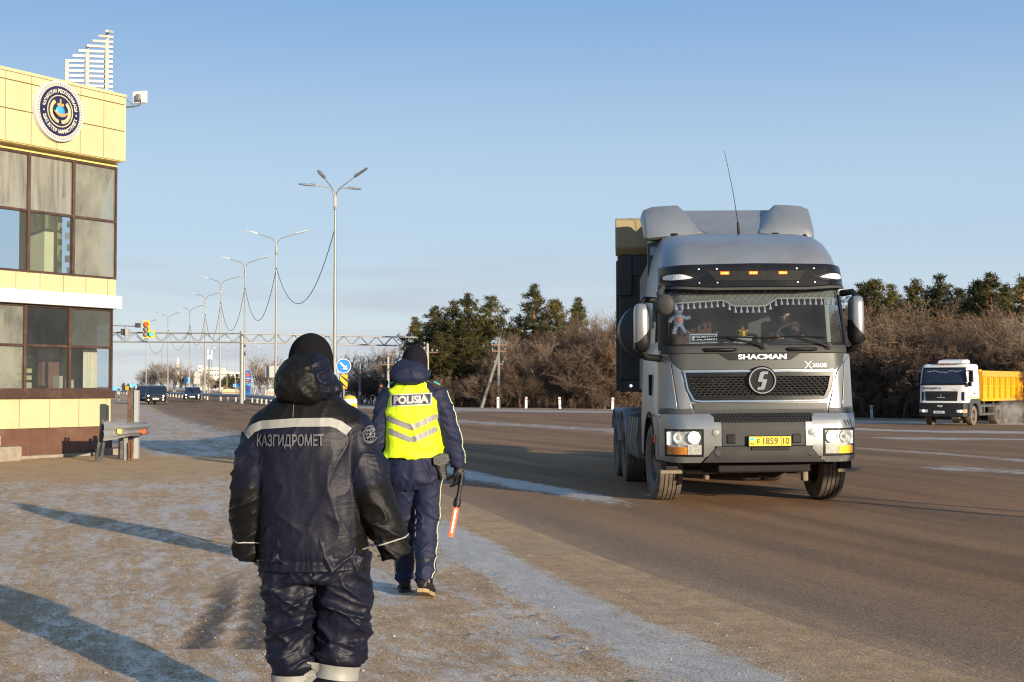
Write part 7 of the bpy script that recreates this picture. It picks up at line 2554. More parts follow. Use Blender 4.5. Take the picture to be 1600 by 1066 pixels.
def weatherman():
    root = thing('person', 'nearest person, seen from behind in dark navy padded suit, hood down, black knit hat', 'person', (-0.869, 6.172, 0))
    # body
    b = MB()
    ell(b, [(0.78, 0.02, 0, 0.15, 0.10), (0.95, 0.01, 0, 0.16, 0.105), (1.10, 0.0, 0, 0.15, 0.10), (1.28, 0, 0, 0.17, 0.105), (1.38, 0, 0, 0.165, 0.09), (1.44, 0, 0, 0.07, 0.06), (1.53, 0, 0.01, 0.055, 0.055)])
    head(b, (-0.006, 0.015, 1.625))
    for P in ([(-0.09, 0, 0.84, 0.085), (-0.085, 0.02, 0.47, 0.058), (-0.085, -0.0, 0.10, 0.042)], [(0.12, 0, 0.84, 0.085), (0.135, 0.03, 0.47, 0.058), (0.10, -0.06, 0.14, 0.042)],
              [(-0.17, 0, 1.37, 0.052), (-0.25, -0.01, 1.10, 0.042), (-0.270, 0.04, 0.90, 0.028), (-0.270, 0.05, 0.88, 0.027)], [(0.17, 0, 1.37, 0.052), (0.255, -0.05, 1.11, 0.042), (0.340, -0.05, 0.94, 0.028), (0.350, -0.05, 0.915, 0.027)]):
        limb(b, P, 14)
    hand(b, (-0.270, 0.05, 0.872), (0.05, 0.12, -1), (-1, 0, 0), (0, 1, 0), 0.55, 0.95)
    hand(b, (0.352, -0.05, 0.905), (-0.15, 0.15, -1), (1, 0.1, 0), (0, 1, 0), 0.8, 0.85)
    link('body', grown(b, 0.007, 3), SKIN, root, smooth=180)
    # trousers
    t = MB()
    ell(t, [(0.70, 0.025, 0, 0.225, 0.135), (0.80, 0.02, 0, 0.225, 0.14), (0.95, 0.01, 0, 0.21, 0.13)])
    limb(t, [(-0.095, 0, 0.80, 0.122), (-0.092, 0, 0.66, 0.116), (-0.086, 0.01, 0.53, 0.109), (-0.084, 0.03, 0.44, 0.104), (-0.082, 0.01, 0.30, 0.094), (-0.082, 0.0, 0.10, 0.090)], 22)
    limb(t, [(0.135, 0, 0.80, 0.124), (0.143, 0, 0.66, 0.120), (0.146, 0.01, 0.53, 0.116), (0.138, 0.03, 0.44, 0.110), (0.115, 0.0, 0.30, 0.100), (0.100, -0.04, 0.16, 0.092)], 22)
    def folds_t(P):
        Q = P.copy()
        side = np.where(P[:, 0] > 0.025, 1.0, -1.0)
        Q[:, 2] = P[:, 2] + side * 0.45 * P[:, 0]
        a = ridged(Q * np.array([5.0, 5.0, 10.0]) + 3.1, 3, 4.0)
        c = ridged(Q * np.array([9.0, 9.0, 21.0]) + 9.7, 5, 4.0)
        d = ridged(np.c_[P[:, 0] * 7 - P[:, 2] * 7, P[:, 1] * 6, P[:, 2] * 8 + P[:, 0] * 6], 8, 5.0)
        e = ridged(np.c_[P[:, 0] * 8 + P[:, 2] * 9, P[:, 1] * 7, P[:, 2] * 9 - P[:, 0] * 7] + 4.2, 9, 5.0)
        f = ridged(P * np.array([26, 26, 40]), 12, 3.0)
        zc = np.where(P[:, 0] > 0.02, 0.305 - 0.12 * (P[:, 0] - 0.11), 0.262)
        keep = 1 - 0.92 * np.exp(-((P[:, 2] - zc) / 0.05) ** 4)
        return (0.017 * a + 0.009 * c + 0.017 * d + 0.015 * e + 0.0025 * f) * keep - 0.012
    tm = grown(t, 0.0062, 6, folds_t)
    link('trousers', tm, NAVYN, root, smooth=180)
    tb = bvh_of(tm)
    for (c, ax, lab) in (((0.112, 0.0, 0.305), (0.12, 0.1, 1), None), ((-0.083, 0.01, 0.262), (0, 0.05, 1), None)):
        V, F = [], []
        n = 44
        ax = Vector(ax).normalized()
        for k, o in enumerate((-0.030, -0.010, 0.010, 0.030)):
            pts = ring_round(tb, Vector(c) + ax * o, ax, 0.17, 0.005, n)
            V += pts[:n]
        for r in range(3):
            for k in range(n):
                F.append((r * n + k, r * n + (k + 1) % n, (r + 1) * n + (k + 1) % n, (r + 1) * n + k))
        MB().add(V, F).build('reflective_leg_band', REFL, root, smooth=60)
    boot(root, -0.085, 0.03, R(6), 0, 0)
    boot(root, 0.10, -0.02, R(-6), R(-8), 0.012)
    # jacket
    j = MB()
    ell(j, [(0.742, 0.016, 0.0, 0.236, 0.150), (0.765, 0.016, 0.0, 0.240, 0.154), (0.80, 0.014, 0, 0.236, 0.150), (0.98, 0.010, 0, 0.240, 0.155), (1.10, 0.004, 0, 0.240, 0.160), (1.22, -0.004, 0, 0.236, 0.165), (1.33, -0.008, 0, 0.230, 0.160), (1.40, -0.010, 0, 0.218, 0.142), (1.44, -0.012, 0, 0.188, 0.125), (1.475, -0.012, 0, 0.150, 0.108), (1.51, -0.012, 0.0, 0.112, 0.092), (1.535, -0.012, 0.0, 0.092, 0.085)])
    limb(j, [(-0.09, 0, 1.40, 0.05), (-0.14, 0, 1.375, 0.088), (-0.175, 0, 1.345, 0.100), (-0.205, 0, 1.28, 0.100), (-0.238, -0.01, 1.18, 0.096), (-0.262, -0.01, 1.06, 0.091), (-0.270, 0.02, 0.95, 0.082), (-0.275, 0.04, 0.87, 0.074), (-0.277, 0.05, 0.79, 0.064)], 22)
    limb(j, [(0.08, 0, 1.40, 0.05), (0.13, 0, 1.375, 0.088), (0.165, -0.005, 1.345, 0.100), (0.198, -0.015, 1.27, 0.100), (0.232, -0.03, 1.18, 0.097), (0.272, -0.05, 1.07, 0.093), (0.322, -0.055, 0.96, 0.086), (0.350, -0.05, 0.88, 0.079), (0.375, -0.05, 0.80, 0.066)], 22)
    def folds_j(P):
        arm = np.clip((np.abs(P[:, 0] - 0.01) - 0.205) / 0.05, 0, 1)
        arm = arm * (P[:, 2] < 1.33)
        up = np.clip((P[:, 2] - 1.28) / 0.1, 0, 1)
        # sleeves: rings of creases
        Q = P.copy()
        Q[:, 2] += 0.5 * np.abs(P[:, 0])
        ra = 0.015 * ridged(Q * np.array([6, 6, 13]) + 1.3, 21, 4.5) + 0.010 * ridged(np.c_[Q[:, 0] * 8 + Q[:, 2] * 7, Q[:, 1] * 8, Q[:, 2] * 14 - Q[:, 0] * 9] + 2.7, 22, 4.5) + 0.0022 * ridged(Q * np.array([26, 26, 44]), 23, 2.5) - 0.008
        # back: long shallow drags, some slanting crease pairs
        dg = ridged(np.c_[P[:, 0] * 6.5 + P[:, 2] * 2.2, P[:, 1] * 3, P[:, 2] * 2.6 - P[:, 0] * 1.5] + 5.5, 24, 2.6)
        dg2 = ridged(np.c_[P[:, 0] * 12 - P[:, 2] * 6.0, P[:, 1] * 4, P[:, 2] * 8 + P[:, 0] * 5.0] + 2.2, 25, 4.0)
        fine = ridged(P * np.array([26, 20, 12]) + 4.0, 26, 2.0)
        rb = 0.009 * dg + 0.0050 * dg2 + 0.0012 * fine - 0.006
        hem = np.exp(-((P[:, 2] - 0.752) / 0.010) ** 2) * 0.006 - np.exp(-((P[:, 2] - 0.785) / 0.014) ** 2) * 0.007
        gather = np.exp(-((P[:, 2] - 0.78) / 0.04) ** 2) * 0.0016 * np.sin(P[:, 0] * 190 + 3 * np.sin(P[:, 0] * 40))
        for sg in (-1, 1):
            cz = 0.872
        return ra * arm + rb * (1 - arm) * (1 - 0.45 * up) + (hem + gather) * (1 - arm)
    jm = grown(j, 0.0062, 8, folds_j)
    jm.materials.append(NAVYN)
    jm.materials.append(BLKN)
    C = np.empty(len(jm.polygons) * 3)
    jm.polygons.foreach_get('center', C)
    C = C.reshape(-1, 3)
    low = (C[:, 0] > 0.20) & (C[:, 2] < 1.115 + 0.35 * (C[:, 0] - 0.28)) | (C[:, 0] < -0.20) & (C[:, 2] < 1.10)
    yoke = (np.abs(C[:, 0] + 0.012) < 0.225) & (C[:, 2] > 1.365)
    side = (C[:, 0] < -0.212) & (C[:, 2] > 1.10) & (C[:, 2] < 1.14) & False
    jm.polygons.foreach_set('material_index', (low | yoke | side).astype(np.int32))
    jk = link('jacket', jm, None, root, smooth=180)
    jb = bvh_of(jm)
    back_strip(jb, [(-0.272, 1.318), (-0.240, 1.350), (-0.200, 1.3665), (-0.05, 1.3775), (0.10, 1.379), (0.135, 1.368), (0.176, 1.338)], 0.036, 0.004, 90).build('reflective_band', REFL, jk, smooth=60)
    def on(x, z, off=0.004):
        p = on_back(jb, x, z, off)
        return p if p is not None else Vector((x, -0.16, z))
    vs, fs = text('КАЗГИДРОМЕТ', 0.060, 0.292, 0.018)
    MB().add([on(-0.071 + x, 1.298 + y + 0.012 * x, 0.010) for x, y in vs], fs).build('back_lettering', PRINT, jk)
    # round sleeve badge drawn in outline: ring, meridians, flame
    bd = MB()
    cx, cz, rx, rz = 0.262, 1.325, 0.026, 0.036
    def arc(fn, a0, a1, n=18, w=0.0016):
        pts = [on(*fn(a0 + (a1 - a0) * k / n), 0.003) for k in range(n + 1)]
        bd.tube(pts, w, 4, cap=False)
    arc(lambda a: (cx + rx * math.cos(a), cz + rz * math.sin(a)), 0, 2 * math.pi, 30, 0.0022)
    for f in (-0.5, 0.0, 0.5):
        arc(lambda a: (cx + rx * f * math.cos(a), cz + rz * math.sin(a) * 0.95), -math.pi / 2, math.pi / 2, 14)
        arc(lambda a: (cx + rx * 0.9 * math.cos(a) * math.sqrt(1 - f * f), cz + rz * f * 0.9 + 0.004 * math.sin(a)), 0, math.pi, 12)
    arc(lambda a: (cx - 0.012 + 0.024 * a, cz - 0.020 + 0.045 * a), 0, 1, 6, 0.004)
    arc(lambda a: (cx + 0.012 - 0.018 * a, cz - 0.022 + 0.040 * a), 0, 1, 6, 0.003)
    bd.build('sleeve_badge', mat('badge_print', (0.16, 0.165, 0.18), 0.55), jk)
    for c, ax in (((-0.2745, 0.04, 0.868), (-0.02, 0.12, -1)), ((0.352, -0.05, 0.872), (0.30, 0.02, -1))):
        pts = ring_round(jb, c, ax, 0.14, 0.0015, 40)
        MB().tube(pts, 0.0030, 6, cap=False).build('cuff_piping', mat('piping_white', (0.34, 0.335, 0.32), 0.5), jk, smooth=60)
    # stitched hem, armhole and yoke seams
    MB().tube(ring_round(jb, (0.012, 0, 0.772), (0, 0, 1), 0.5, 0.0006, 80), 0.0016, 4, cap=False).build('hem_seam', mat('seam_dark', (0.004, 0.004, 0.006), 0.8), jk)
    for pts in ([(-0.215, 1.34), (-0.200, 1.27), (-0.196, 1.20), (-0.200, 1.14)], [(0.190, 1.335), (0.178, 1.27), (0.174, 1.20), (0.180, 1.14)], [(0.012, 0.80), (0.010, 0.76)]):
        q = [on(x, z, 0.0006) for x, z in resample(pts, 16)]
        MB().tube(q, 0.0016, 4).build('seam', MATS['seam_dark'], jk)
    # seams
    sm = [on(x, 1.505 - 0.0 * x, 0.002) for x in (-0.03, )]
    MB().tube([on(-0.06, z, 0.0015) for z in np.linspace(1.40, 1.46, 6)], 0.0016, 4).build('neck_seam', mat('seam_grey', (0.14, 0.14, 0.15), 0.6), jk)
    # hood lying on the shoulders
    h = MB()
    ell(h, [(1.455, -0.02, -0.065, 0.060, 0.06), (1.475, -0.020, -0.075, 0.108, 0.085), (1.505, -0.020, -0.085, 0.130, 0.100), (1.545, -0.018, -0.085, 0.130, 0.105), (1.59, -0.016, -0.075, 0.118, 0.105), (1.63, -0.012, -0.065, 0.098, 0.095), (1.658, -0.008, -0.055, 0.076, 0.078), (1.672, 0.0, -0.05, 0.050, 0.055)], 26, 0.9)
    limb(h, [(-0.115, 0.09, 1.50, 0.035), (-0.120, 0.0, 1.53, 0.040), (-0.08, -0.06, 1.60, 0.04)], 12)
    limb(h, [(0.085, 0.09, 1.50, 0.035), (0.090, 0.0, 1.53, 0.040), (0.06, -0.06, 1.60, 0.04)], 12)
    def folds_h(P):
        a = ridged(np.c_[P[:, 0] * 12 + P[:, 2] * 10, P[:, 1] * 9, P[:, 2] * 20 - P[:, 0] * 10] + 3.3, 41, 2.0)
        b_ = ridged(P * np.array([22, 18, 34]) + 1.7, 42, 2.0)
        pan = np.exp(-((P[:, 0] - 0.030 - 0.25 * (1.6 - P[:, 2])) / 0.006) ** 2)
        return 0.013 * a + 0.005 * b_ - 0.009 - 0.005 * pan
    hm = grown(h, 0.006, 5, folds_h)
    hm.materials.append(BLKN)
    hm.materials.append(NAVYN)
    C = np.empty(len(hm.polygons) * 3)
    hm.polygons.foreach_get('center', C)
    C = C.reshape(-1, 3)
    hm.polygons.foreach_set('material_index', (C[:, 0] > 0.030 + 0.25 * (1.6 - C[:, 2])).astype(np.int32))
    link('hood', hm, None, root, smooth=180)
    # knit hat
    k = MB()
    dome(k, (-0.006, 0.012, 1.645), 0.096, 0.114, 0.118, 1.575, 30)
    def ribs(P):
        a = np.arctan2(P[:, 1] - 0.012, P[:, 0] + 0.006)
        return 0.0018 * np.sin(a * 44) * np.clip((1.755 - P[:, 2]) / 0.03, 0, 1) + 0.0035 * np.exp(-((P[:, 2] - 1.60) / 0.02) ** 2)
    link('knit_hat', grown(k, 0.004, 3, ribs), KNIT, root, smooth=180)
    return root
weatherman()

NAVYP = cloth('police_navy', (0.0100, 0.0130, 0.037), 0.65, 0.2, 30, spec=0.25, stretch=(1, 1, 1.6))
HIVIS = cloth('hivis_yellow', (0.62, 0.80, 0.015), 0.6, 0.2, 14, spec=0.3, var=0.04)
_b = HIVIS.node_tree.nodes['Principled BSDF']
_b.inputs['Emission Color'].default_value = (0.62, 0.85, 0.01, 1)
_b.inputs['Emission Strength'].default_value = 0.0
PIPE = mat('pale_piping', (0.38, 0.44, 0.25), 0.5)
def policeman():
    root = thing('person', 'policeman walking away in navy uniform and bright yellow reflective vest', 'person', (-0.714, 10.43, 0))
    b = MB()
    ell(b, [(0.92, 0, 0, 0.15, 0.10), (1.08, 0, 0, 0.155, 0.105), (1.22, 0, 0, 0.15, 0.10), (1.40, 0, 0, 0.18, 0.11), (1.50, 0, 0, 0.17, 0.09), (1.545, 0, 0, 0.07, 0.06), (1.63, -0.005, 0.01, 0.056, 0.056)])
    head(b, (-0.002, 0.012, 1.685), 1.0, R(-6))
    ARM_R = [(0.165, 0, 1.485, 0.054), (0.245, -0.01, 1.27, 0.044), (0.285, -0.02, 1.13, 0.038), (0.318, 0.02, 0.945, 0.028)]
    for P in ([(-0.09, 0, 0.98, 0.09), (-0.082, 0.15, 0.52, 0.058), (-0.085, 0.22, 0.10, 0.042)], [(0.10, 0, 0.98, 0.09), (0.095, 0.02, 0.52, 0.058), (0.082, -0.17, 0.12, 0.042)],
              [(-0.165, 0, 1.485, 0.054), (-0.255, 0.0, 1.20, 0.043), (-0.245, 0.10, 0.94, 0.028)], ARM_R):
        limb(b, P, 14)
    hand(b, (-0.245, 0.105, 0.93), (0.05, 0.2, -1), (-1, 0, 0), (0, 1, 0), 0.4)
    hand(b, (0.320, 0.022, 0.935), (0.06, 0.02, -1), (1, -0.3, 0), (-0.3, 1, 0), 0.75, 0.9)
    link('body', grown(b, 0.007, 3), SKIN, root, smooth=180)
    t = MB()
    ell(t, [(0.78, 0.0, 0.0, 0.14, 0.08), (0.85, 0.0, 0.0, 0.180, 0.120), (0.98, 0.005, 0, 0.198, 0.135), (1.06, 0.005, 0, 0.190, 0.13)])
    limb(t, [(-0.095, 0, 0.95, 0.112), (-0.090, 0.06, 0.76, 0.102), (-0.084, 0.14, 0.55, 0.090), (-0.084, 0.19, 0.34, 0.082), (-0.087, 0.215, 0.10, 0.076)], 20)
    limb(t, [(0.100, 0, 0.95, 0.112), (0.100, 0.02, 0.76, 0.104), (0.096, 0.02, 0.55, 0.090), (0.090, -0.06, 0.34, 0.080), (0.084, -0.155, 0.125, 0.075)], 20)
    def folds_t(P):
        Q = P.copy()
        Q[:, 2] += 0.6 * np.abs(P[:, 0])
        knee = np.exp(-((P[:, 2] - 0.50) / 0.10) ** 2) + np.exp(-((P[:, 2] - 0.16) / 0.07) ** 2) + 0.35
        a = ridged(Q * np.array([6, 6, 16]) + 7.1, 61, 4.0)
        v = ridged(P * np.array([13, 12, 3.0]) + 2.9, 62, 4.0)
        seat = np.exp(-((P[:, 2] - 0.88) / 0.13) ** 2)
        ank = np.exp(-((P[:, 2] - 0.14) / 0.025) ** 2) * 0.006
        return 0.017 * a * np.clip(knee, 0, 1) + 0.014 * v * (0.4 + seat) + 0.010 * ridged(np.c_[P[:, 0] * 8 + P[:, 2] * 7, P[:, 1] * 6, P[:, 2] * 9 - P[:, 0] * 8] + 1.9, 63, 4.5) - 0.010 - ank
    tm = grown(t, 0.008, 5, folds_t)
    link('trousers', tm, NAVYP, root, smooth=180)
    tb = bvh_of(tm)
    def seam(bv, pts, sgn, m, nm, off=0.001, r=0.0042):
        out = []
        for (y, z) in pts:
            h = bv.ray_cast(Vector((sgn * 0.6, y, z)), Vector((-sgn, 0, 0)))
            if h[0] is not None:
                out.append(h[0] + Vector((sgn * off, 0, 0)))
        if len(out) > 1:
            MB().tube(out, [(r, r * 0.5)] * len(out), 6).build(nm, m, root, smooth=60)
    zs = np.linspace(0.93, 0.14, 40)
    seam(tb, [(lerp_list([(0.14, -0.19), (0.34, -0.085), (0.55, -0.01), (0.95, -0.02)], z), z) for z in zs], 1, PIPE, 'leg_piping')
    seam(tb, [(lerp_list([(0.10, 0.175), (0.34, 0.15), (0.55, 0.10), (0.95, -0.03)], z), z) for z in zs], -1, PIPE, 'leg_piping')
    tan = mat('dusty_sole', (0.30, 0.21, 0.11), 0.8, var=0.2, scale=30)
    boot(root, -0.087, 0.215 + 0.03, R(5), 0, 0)
    boot(root, 0.082, -0.135, R(-10), R(-16), 0.035, sole=tan)
    j = MB()
    ell(j, [(1.015, 0.0, 0, 0.196, 0.136), (1.10, 0.0, 0, 0.196, 0.140), (1.22, -0.004, 0, 0.200, 0.145), (1.36, -0.008, 0, 0.208, 0.150), (1.46, -0.01, 0, 0.205, 0.138), (1.525, -0.012, 0, 0.165, 0.115), (1.575, -0.014, 0, 0.105, 0.09), (1.60, -0.014, 0, 0.09, 0.085)])
    limb(j, [(-0.150, 0, 1.49, 0.085), (-0.200, 0, 1.40, 0.084), (-0.236, 0, 1.29, 0.077), (-0.254, 0.0, 1.17, 0.070), (-0.252, 0.05, 1.05, 0.062), (-0.245, 0.10, 0.945, 0.052)], 20)
    limb(j, [(0.150, 0, 1.49, 0.085), (0.196, -0.005, 1.40, 0.084), (0.230, -0.01, 1.30, 0.077), (0.268, -0.02, 1.17, 0.071), (0.297, 0.0, 1.05, 0.064), (0.318, 0.02, 0.945, 0.054)], 20)
    def folds_j(P):
        Q = P.copy()
        Q[:, 2] += 0.5 * np.abs(P[:, 0])
        arm = np.clip((np.abs(P[:, 0]) - 0.19) / 0.04, 0, 1)
        return (0.014 * ridged(Q * np.array([8, 8, 20]) + 3.7, 71, 2.0) + 0.006 * ridged(Q * np.array([14, 14, 34]), 72) - 0.009) * (0.35 + 0.65 * arm)
    jm = grown(j, 0.008, 5, folds_j)
    jk = link('jacket', jm, NAVYP, root, smooth=180)
    jb = bvh_of(jm)
    zs = np.linspace(1.50, 0.97, 34)
    seam(jb, [(lerp_list([(0.97, 0.0), (1.17, -0.035), (1.50, -0.03)], z), z) for z in zs], 1, PIPE, 'sleeve_piping')
    for s in (-1, 1):
        MB().box(-0.022, 0.022, -0.055, 0.06, 0, 0.010, Matrix.Translation((s * 0.165, 0.0, 1.552)) @ Matrix.Rotation(s * R(28), 4, 'Y')).build('epaulette', mat('epaulette_black', (0.012, 0.012, 0.016), 0.6), jk, bevel=0.004)
        MB().box(-0.026, 0.026, -0.060, -0.055, -0.002, 0.008, Matrix.Translation((s * 0.165, 0.0, 1.552)) @ Matrix.Rotation(s * R(28), 4, 'Y')).build('epaulette_edge', mat('edge_cyan', (0.02, 0.36, 0.38), 0.5), jk)
    # vest: an open shell over back and chest
    v = MB()
    ell(v, [(1.010, 0.0, 0, 0.218, 0.160), (1.10, 0.0, 0, 0.214, 0.160), (1.22, -0.006, 0, 0.210, 0.164), (1.36, -0.012, 0, 0.198, 0.168), (1.44, -0.014, 0, 0.190, 0.163), (1.505, -0.016, 0, 0.170, 0.142), (1.555, -0.016, 0, 0.130, 0.115), (1.590, -0.016, 0, 0.092, 0.095)])
    def folds_v(P):
        return 0.016 * ridged(np.c_[P[:, 0] * 8 + P[:, 2] * 2, P[:, 1] * 4, P[:, 2] * 5] + 6.1, 81, 5.0) + 0.005 * ridged(P * np.array([14, 9, 9]) + 1.1, 82, 2.0) - 0.006 - 0.0025 * np.exp(-((P[:, 0] + 0.012) / 0.004) ** 2)
    vm = grown(v, 0.0075, 5, folds_v)
    vv = link('vest', vm, HIVIS, root, smooth=180)
    vb = bvh_of(vm)
    on = lambda x, z, off=0.004: (on_back(vb, x, z, off) or Vector((x, -0.165, z)))
    back_strip(vb, [(-0.196, 1.303), (-0.10, 1.268), (-0.008, 1.233)], 0.040, 0.004, 40).build('reflective_chevron', REFL, vv, smooth=60)
    back_strip(vb, [(-0.008, 1.233), (0.085, 1.275), (0.175, 1.318)], 0.040, 0.0045, 40).build('reflective_chevron', REFL, vv, smooth=60)
    back_strip(vb, [(-0.180, 1.212), (-0.10, 1.178), (-0.008, 1.143)], 0.040, 0.004, 40).build('reflective_chevron', REFL, vv, smooth=60)
    back_strip(vb, [(-0.008, 1.143), (0.085, 1.182), (0.172, 1.226)], 0.040, 0.0045, 40).build('reflective_chevron', REFL, vv, smooth=60)
    def quad(x0, x1, z0, z1, off, nm, m, par, n=24):
        V, F = [], []
        tilt = 0.045
        for k in range(n + 1):
            x = x0 + (x1 - x0) * k / n
            for q in range(5):
                V.append(on(x, z0 + (z1 - z0) * q / 4 + tilt * x, off))
        for k in range(n):
            for q in range(4):
                a = k * 5 + q
                F.append((a, a + 5, a + 6, a + 1))
        return MB().add(V, F).build(nm, m, par, smooth=60)
    wl_ = mat('vest_white', (0.42, 0.415, 0.39), 0.5, var=0.05)
    nv = mat('vest_navy', (0.030, 0.032, 0.060), 0.5)
    pn = quad(-0.166, 0.134, 1.392, 1.479, 0.005, 'back_panel', nv, vv)
    quad(-0.166, 0.134, 1.392, 1.400, 0.007, 'panel_border', wl_, pn)
    quad(-0.166, 0.134, 1.471, 1.479, 0.007, 'panel_border', wl_, pn)
    quad(-0.166, -0.157, 1.392, 1.479, 0.0075, 'panel_border', wl_, pn, 2)
    quad(0.125, 0.134, 1.392, 1.479, 0.0075, 'panel_border', wl_, pn, 2)
    vs, fs = text('POLISIA', 0.058, 0.250, 0.05)
    MB().add([on(-0.016 + x, 1.4355 + y + 0.045 * x, 0.010) for x, y in vs], fs).build('back_lettering', wl_, pn)
    # hood, hat
    h = MB()
    ell(h, [(1.535, -0.03, -0.06, 0.060, 0.06), (1.555, -0.032, -0.075, 0.112, 0.085), (1.590, -0.034, -0.082, 0.138, 0.100), (1.635, -0.036, -0.080, 0.136, 0.102), (1.675, -0.036, -0.068, 0.120, 0.095), (1.705, -0.036, -0.055, 0.098, 0.080), (1.728, -0.034, -0.045, 0.070, 0.062)], 26, 0.9)
    limb(h, [(-0.115, 0.08, 1.58, 0.035), (-0.13, 0.0, 1.62, 0.038), (-0.09, -0.05, 1.68, 0.035)], 12)
    limb(h, [(0.075, 0.08, 1.58, 0.035), (0.080, 0.0, 1.62, 0.038), (0.04, -0.05, 1.68, 0.035)], 12)
    def folds_h(P):
        return 0.010 * ridged(np.c_[P[:, 0] * 9 + P[:, 2] * 5, P[:, 1] * 8, P[:, 2] * 18 - P[:, 0] * 6] + 4.4, 91, 2.4) - 0.005
    link('hood', grown(h, 0.007, 6, folds_h), NAVYP, root, smooth=180)
    k = MB()
    dome(k, (0.0, 0.008, 1.715), 0.096, 0.120, 0.122, 1.63, 28)
    link('knit_hat', grown(k, 0.005, 3), cloth('dark_knit', (0.010, 0.009, 0.014), 0.95, 0.4, 110, spec=0.1, stretch=(3, 3, 0.3)), root, smooth=180)
    # belt, holster, shoulder radio, glove
    ring = []
    for z in (1.005, 1.045):
        ring.append([(0.207 * math.cos(2 * math.pi * q / 32), 0.147 * math.sin(2 * math.pi * q / 32), z) for q in range(32)])
    bl = MB().loft(ring, False).build('belt', LEATHER, root, smooth=60)
    hs = MB()
    Mh = Matrix.Translation((0.190, -0.075, 0.98)) @ Matrix.Rotation(R(-12), 4, 'Y') @ Matrix.Rotation(R(20), 4, 'Z')
    for rows in ([(0.055, 0, 0, 0.052, 0.030), (0.03, 0, 0, 0.056, 0.034), (-0.02, 0, 0, 0.052, 0.032), (-0.06, 0, 0, 0.036, 0.026), (-0.125, 0, 0, 0.026, 0.022)],):
        q = MB()
        ell(q, rows, 18, 0.7)
        hs.add([Mh @ Vector(p) for p in q.v], q.f)
    ho = hs.build('holster', LEATHER, bl, smooth=50)
    MB().prism([(-0.058, 0.05), (-0.062, -0.005), (-0.02, -0.03), (0.035, -0.025), (0.066, 0.0), (0.062, 0.05), (0.0, 0.066)], lambda p: Mh @ Vector((p[0], -0.046, p[1])), lambda p: Mh @ Vector((p[0], -0.034, p[1]))).build('holster_flap', LEATHER, ho, bevel=0.004)
    MB().lathe([(0.001, -0.006), (0.007, -0.004), (0.008, 0)], 10, Mh @ Matrix.Translation((0.01, -0.047, -0.005)), 'y').build('snap', CHROME, ho)
    rd = MB().box(-0.030, 0.030, -0.025, 0.025, -0.055, 0.055, Matrix.Translation((-0.232, 0.02, 1.525)) @ Matrix.Rotation(R(12), 4, 'Y')).build('shoulder_radio', LEATHER, root, bevel=0.01)
    MB().lathe([(0.001, -0.006), (0.004, -0.004), (0.005, 0)], 8, Matrix.Translation((-0.245, -0.008, 1.535)), 'y').build('red_led', emit('led_red', (1, 0.05, 0.03), 3.0), rd)
    g = MB()
    W = Vector((0.318, 0.020, 0.955))
    limb(g, [(W.x, W.y, W.z + 0.035, 0.046), (W.x + 0.003, W.y, W.z - 0.01, 0.042)], 16)
    hand(g, (0.321, 0.018, 0.945), (0.05, 0.0, -1), (1, -0.35, 0), (-0.35, -0.8, 0), 0.78, 1.12)
    gm = grown(g, 0.0045, 3, lambda P: 0.002 * ridged(P * 60, 95))
    link('glove', gm, LEATHER, root, smooth=180)
    return root
policeman()
def baton():
    o = Vector((-0.714, 10.43, 0))
    top = Vector((0.335, -0.012, 0.80))
    mid = Vector((0.307, -0.012, 0.648))
    end = Vector((0.268, -0.012, 0.436))
    root = thing('traffic_baton', 'lit red orange traffic baton with black grip in the policeman’s gloved hand', 'baton', o + top)
    d = (mid - top).normalized()
    M = Matrix.Translation((0, 0, 0)) @ d.to_track_quat('Z', 'Y').to_matrix().to_4x4()
    L1 = (mid - top).length
    L2 = (end - mid).length
    MB().lathe([(0.001, -0.09), (0.014, -0.088), (0.016, -0.06), (0.016, L1 - 0.075), (0.026, L1 - 0.06), (0.028, L1 - 0.015), (0.022, L1 - 0.01), (0.024, L1), (0.001, L1)], 20, M).build('grip', LEATHER, root, smooth=40)
    lt = emit('baton_red', (1.0, 0.10, 0.035), 0.75)
    lt.node_tree.nodes['Principled BSDF'].inputs['Coat Weight'].default_value = 0.6
    MB().lathe([(0.001, L1), (0.0205, L1), (0.021, L1 + 0.01), (0.019, L1 + L2 - 0.015), (0.022, L1 + L2 - 0.012), (0.021, L1 + L2), (0.001, L1 + L2)], 20, M).build('lit_tube', lt, root, smooth=40)
    cam_side = Vector((0, -1, 0))
    s0 = d * (L1 + 0.015) + cam_side * 0.0185
    s1 = d * (L1 + L2 - 0.03) + cam_side * 0.0175
    MB().tube([s0, s1], [0.0065, 0.006], 8).build('bright_core', emit('baton_core', (1.0, 0.62, 0.42), 1.6), root, smooth=60)
baton()
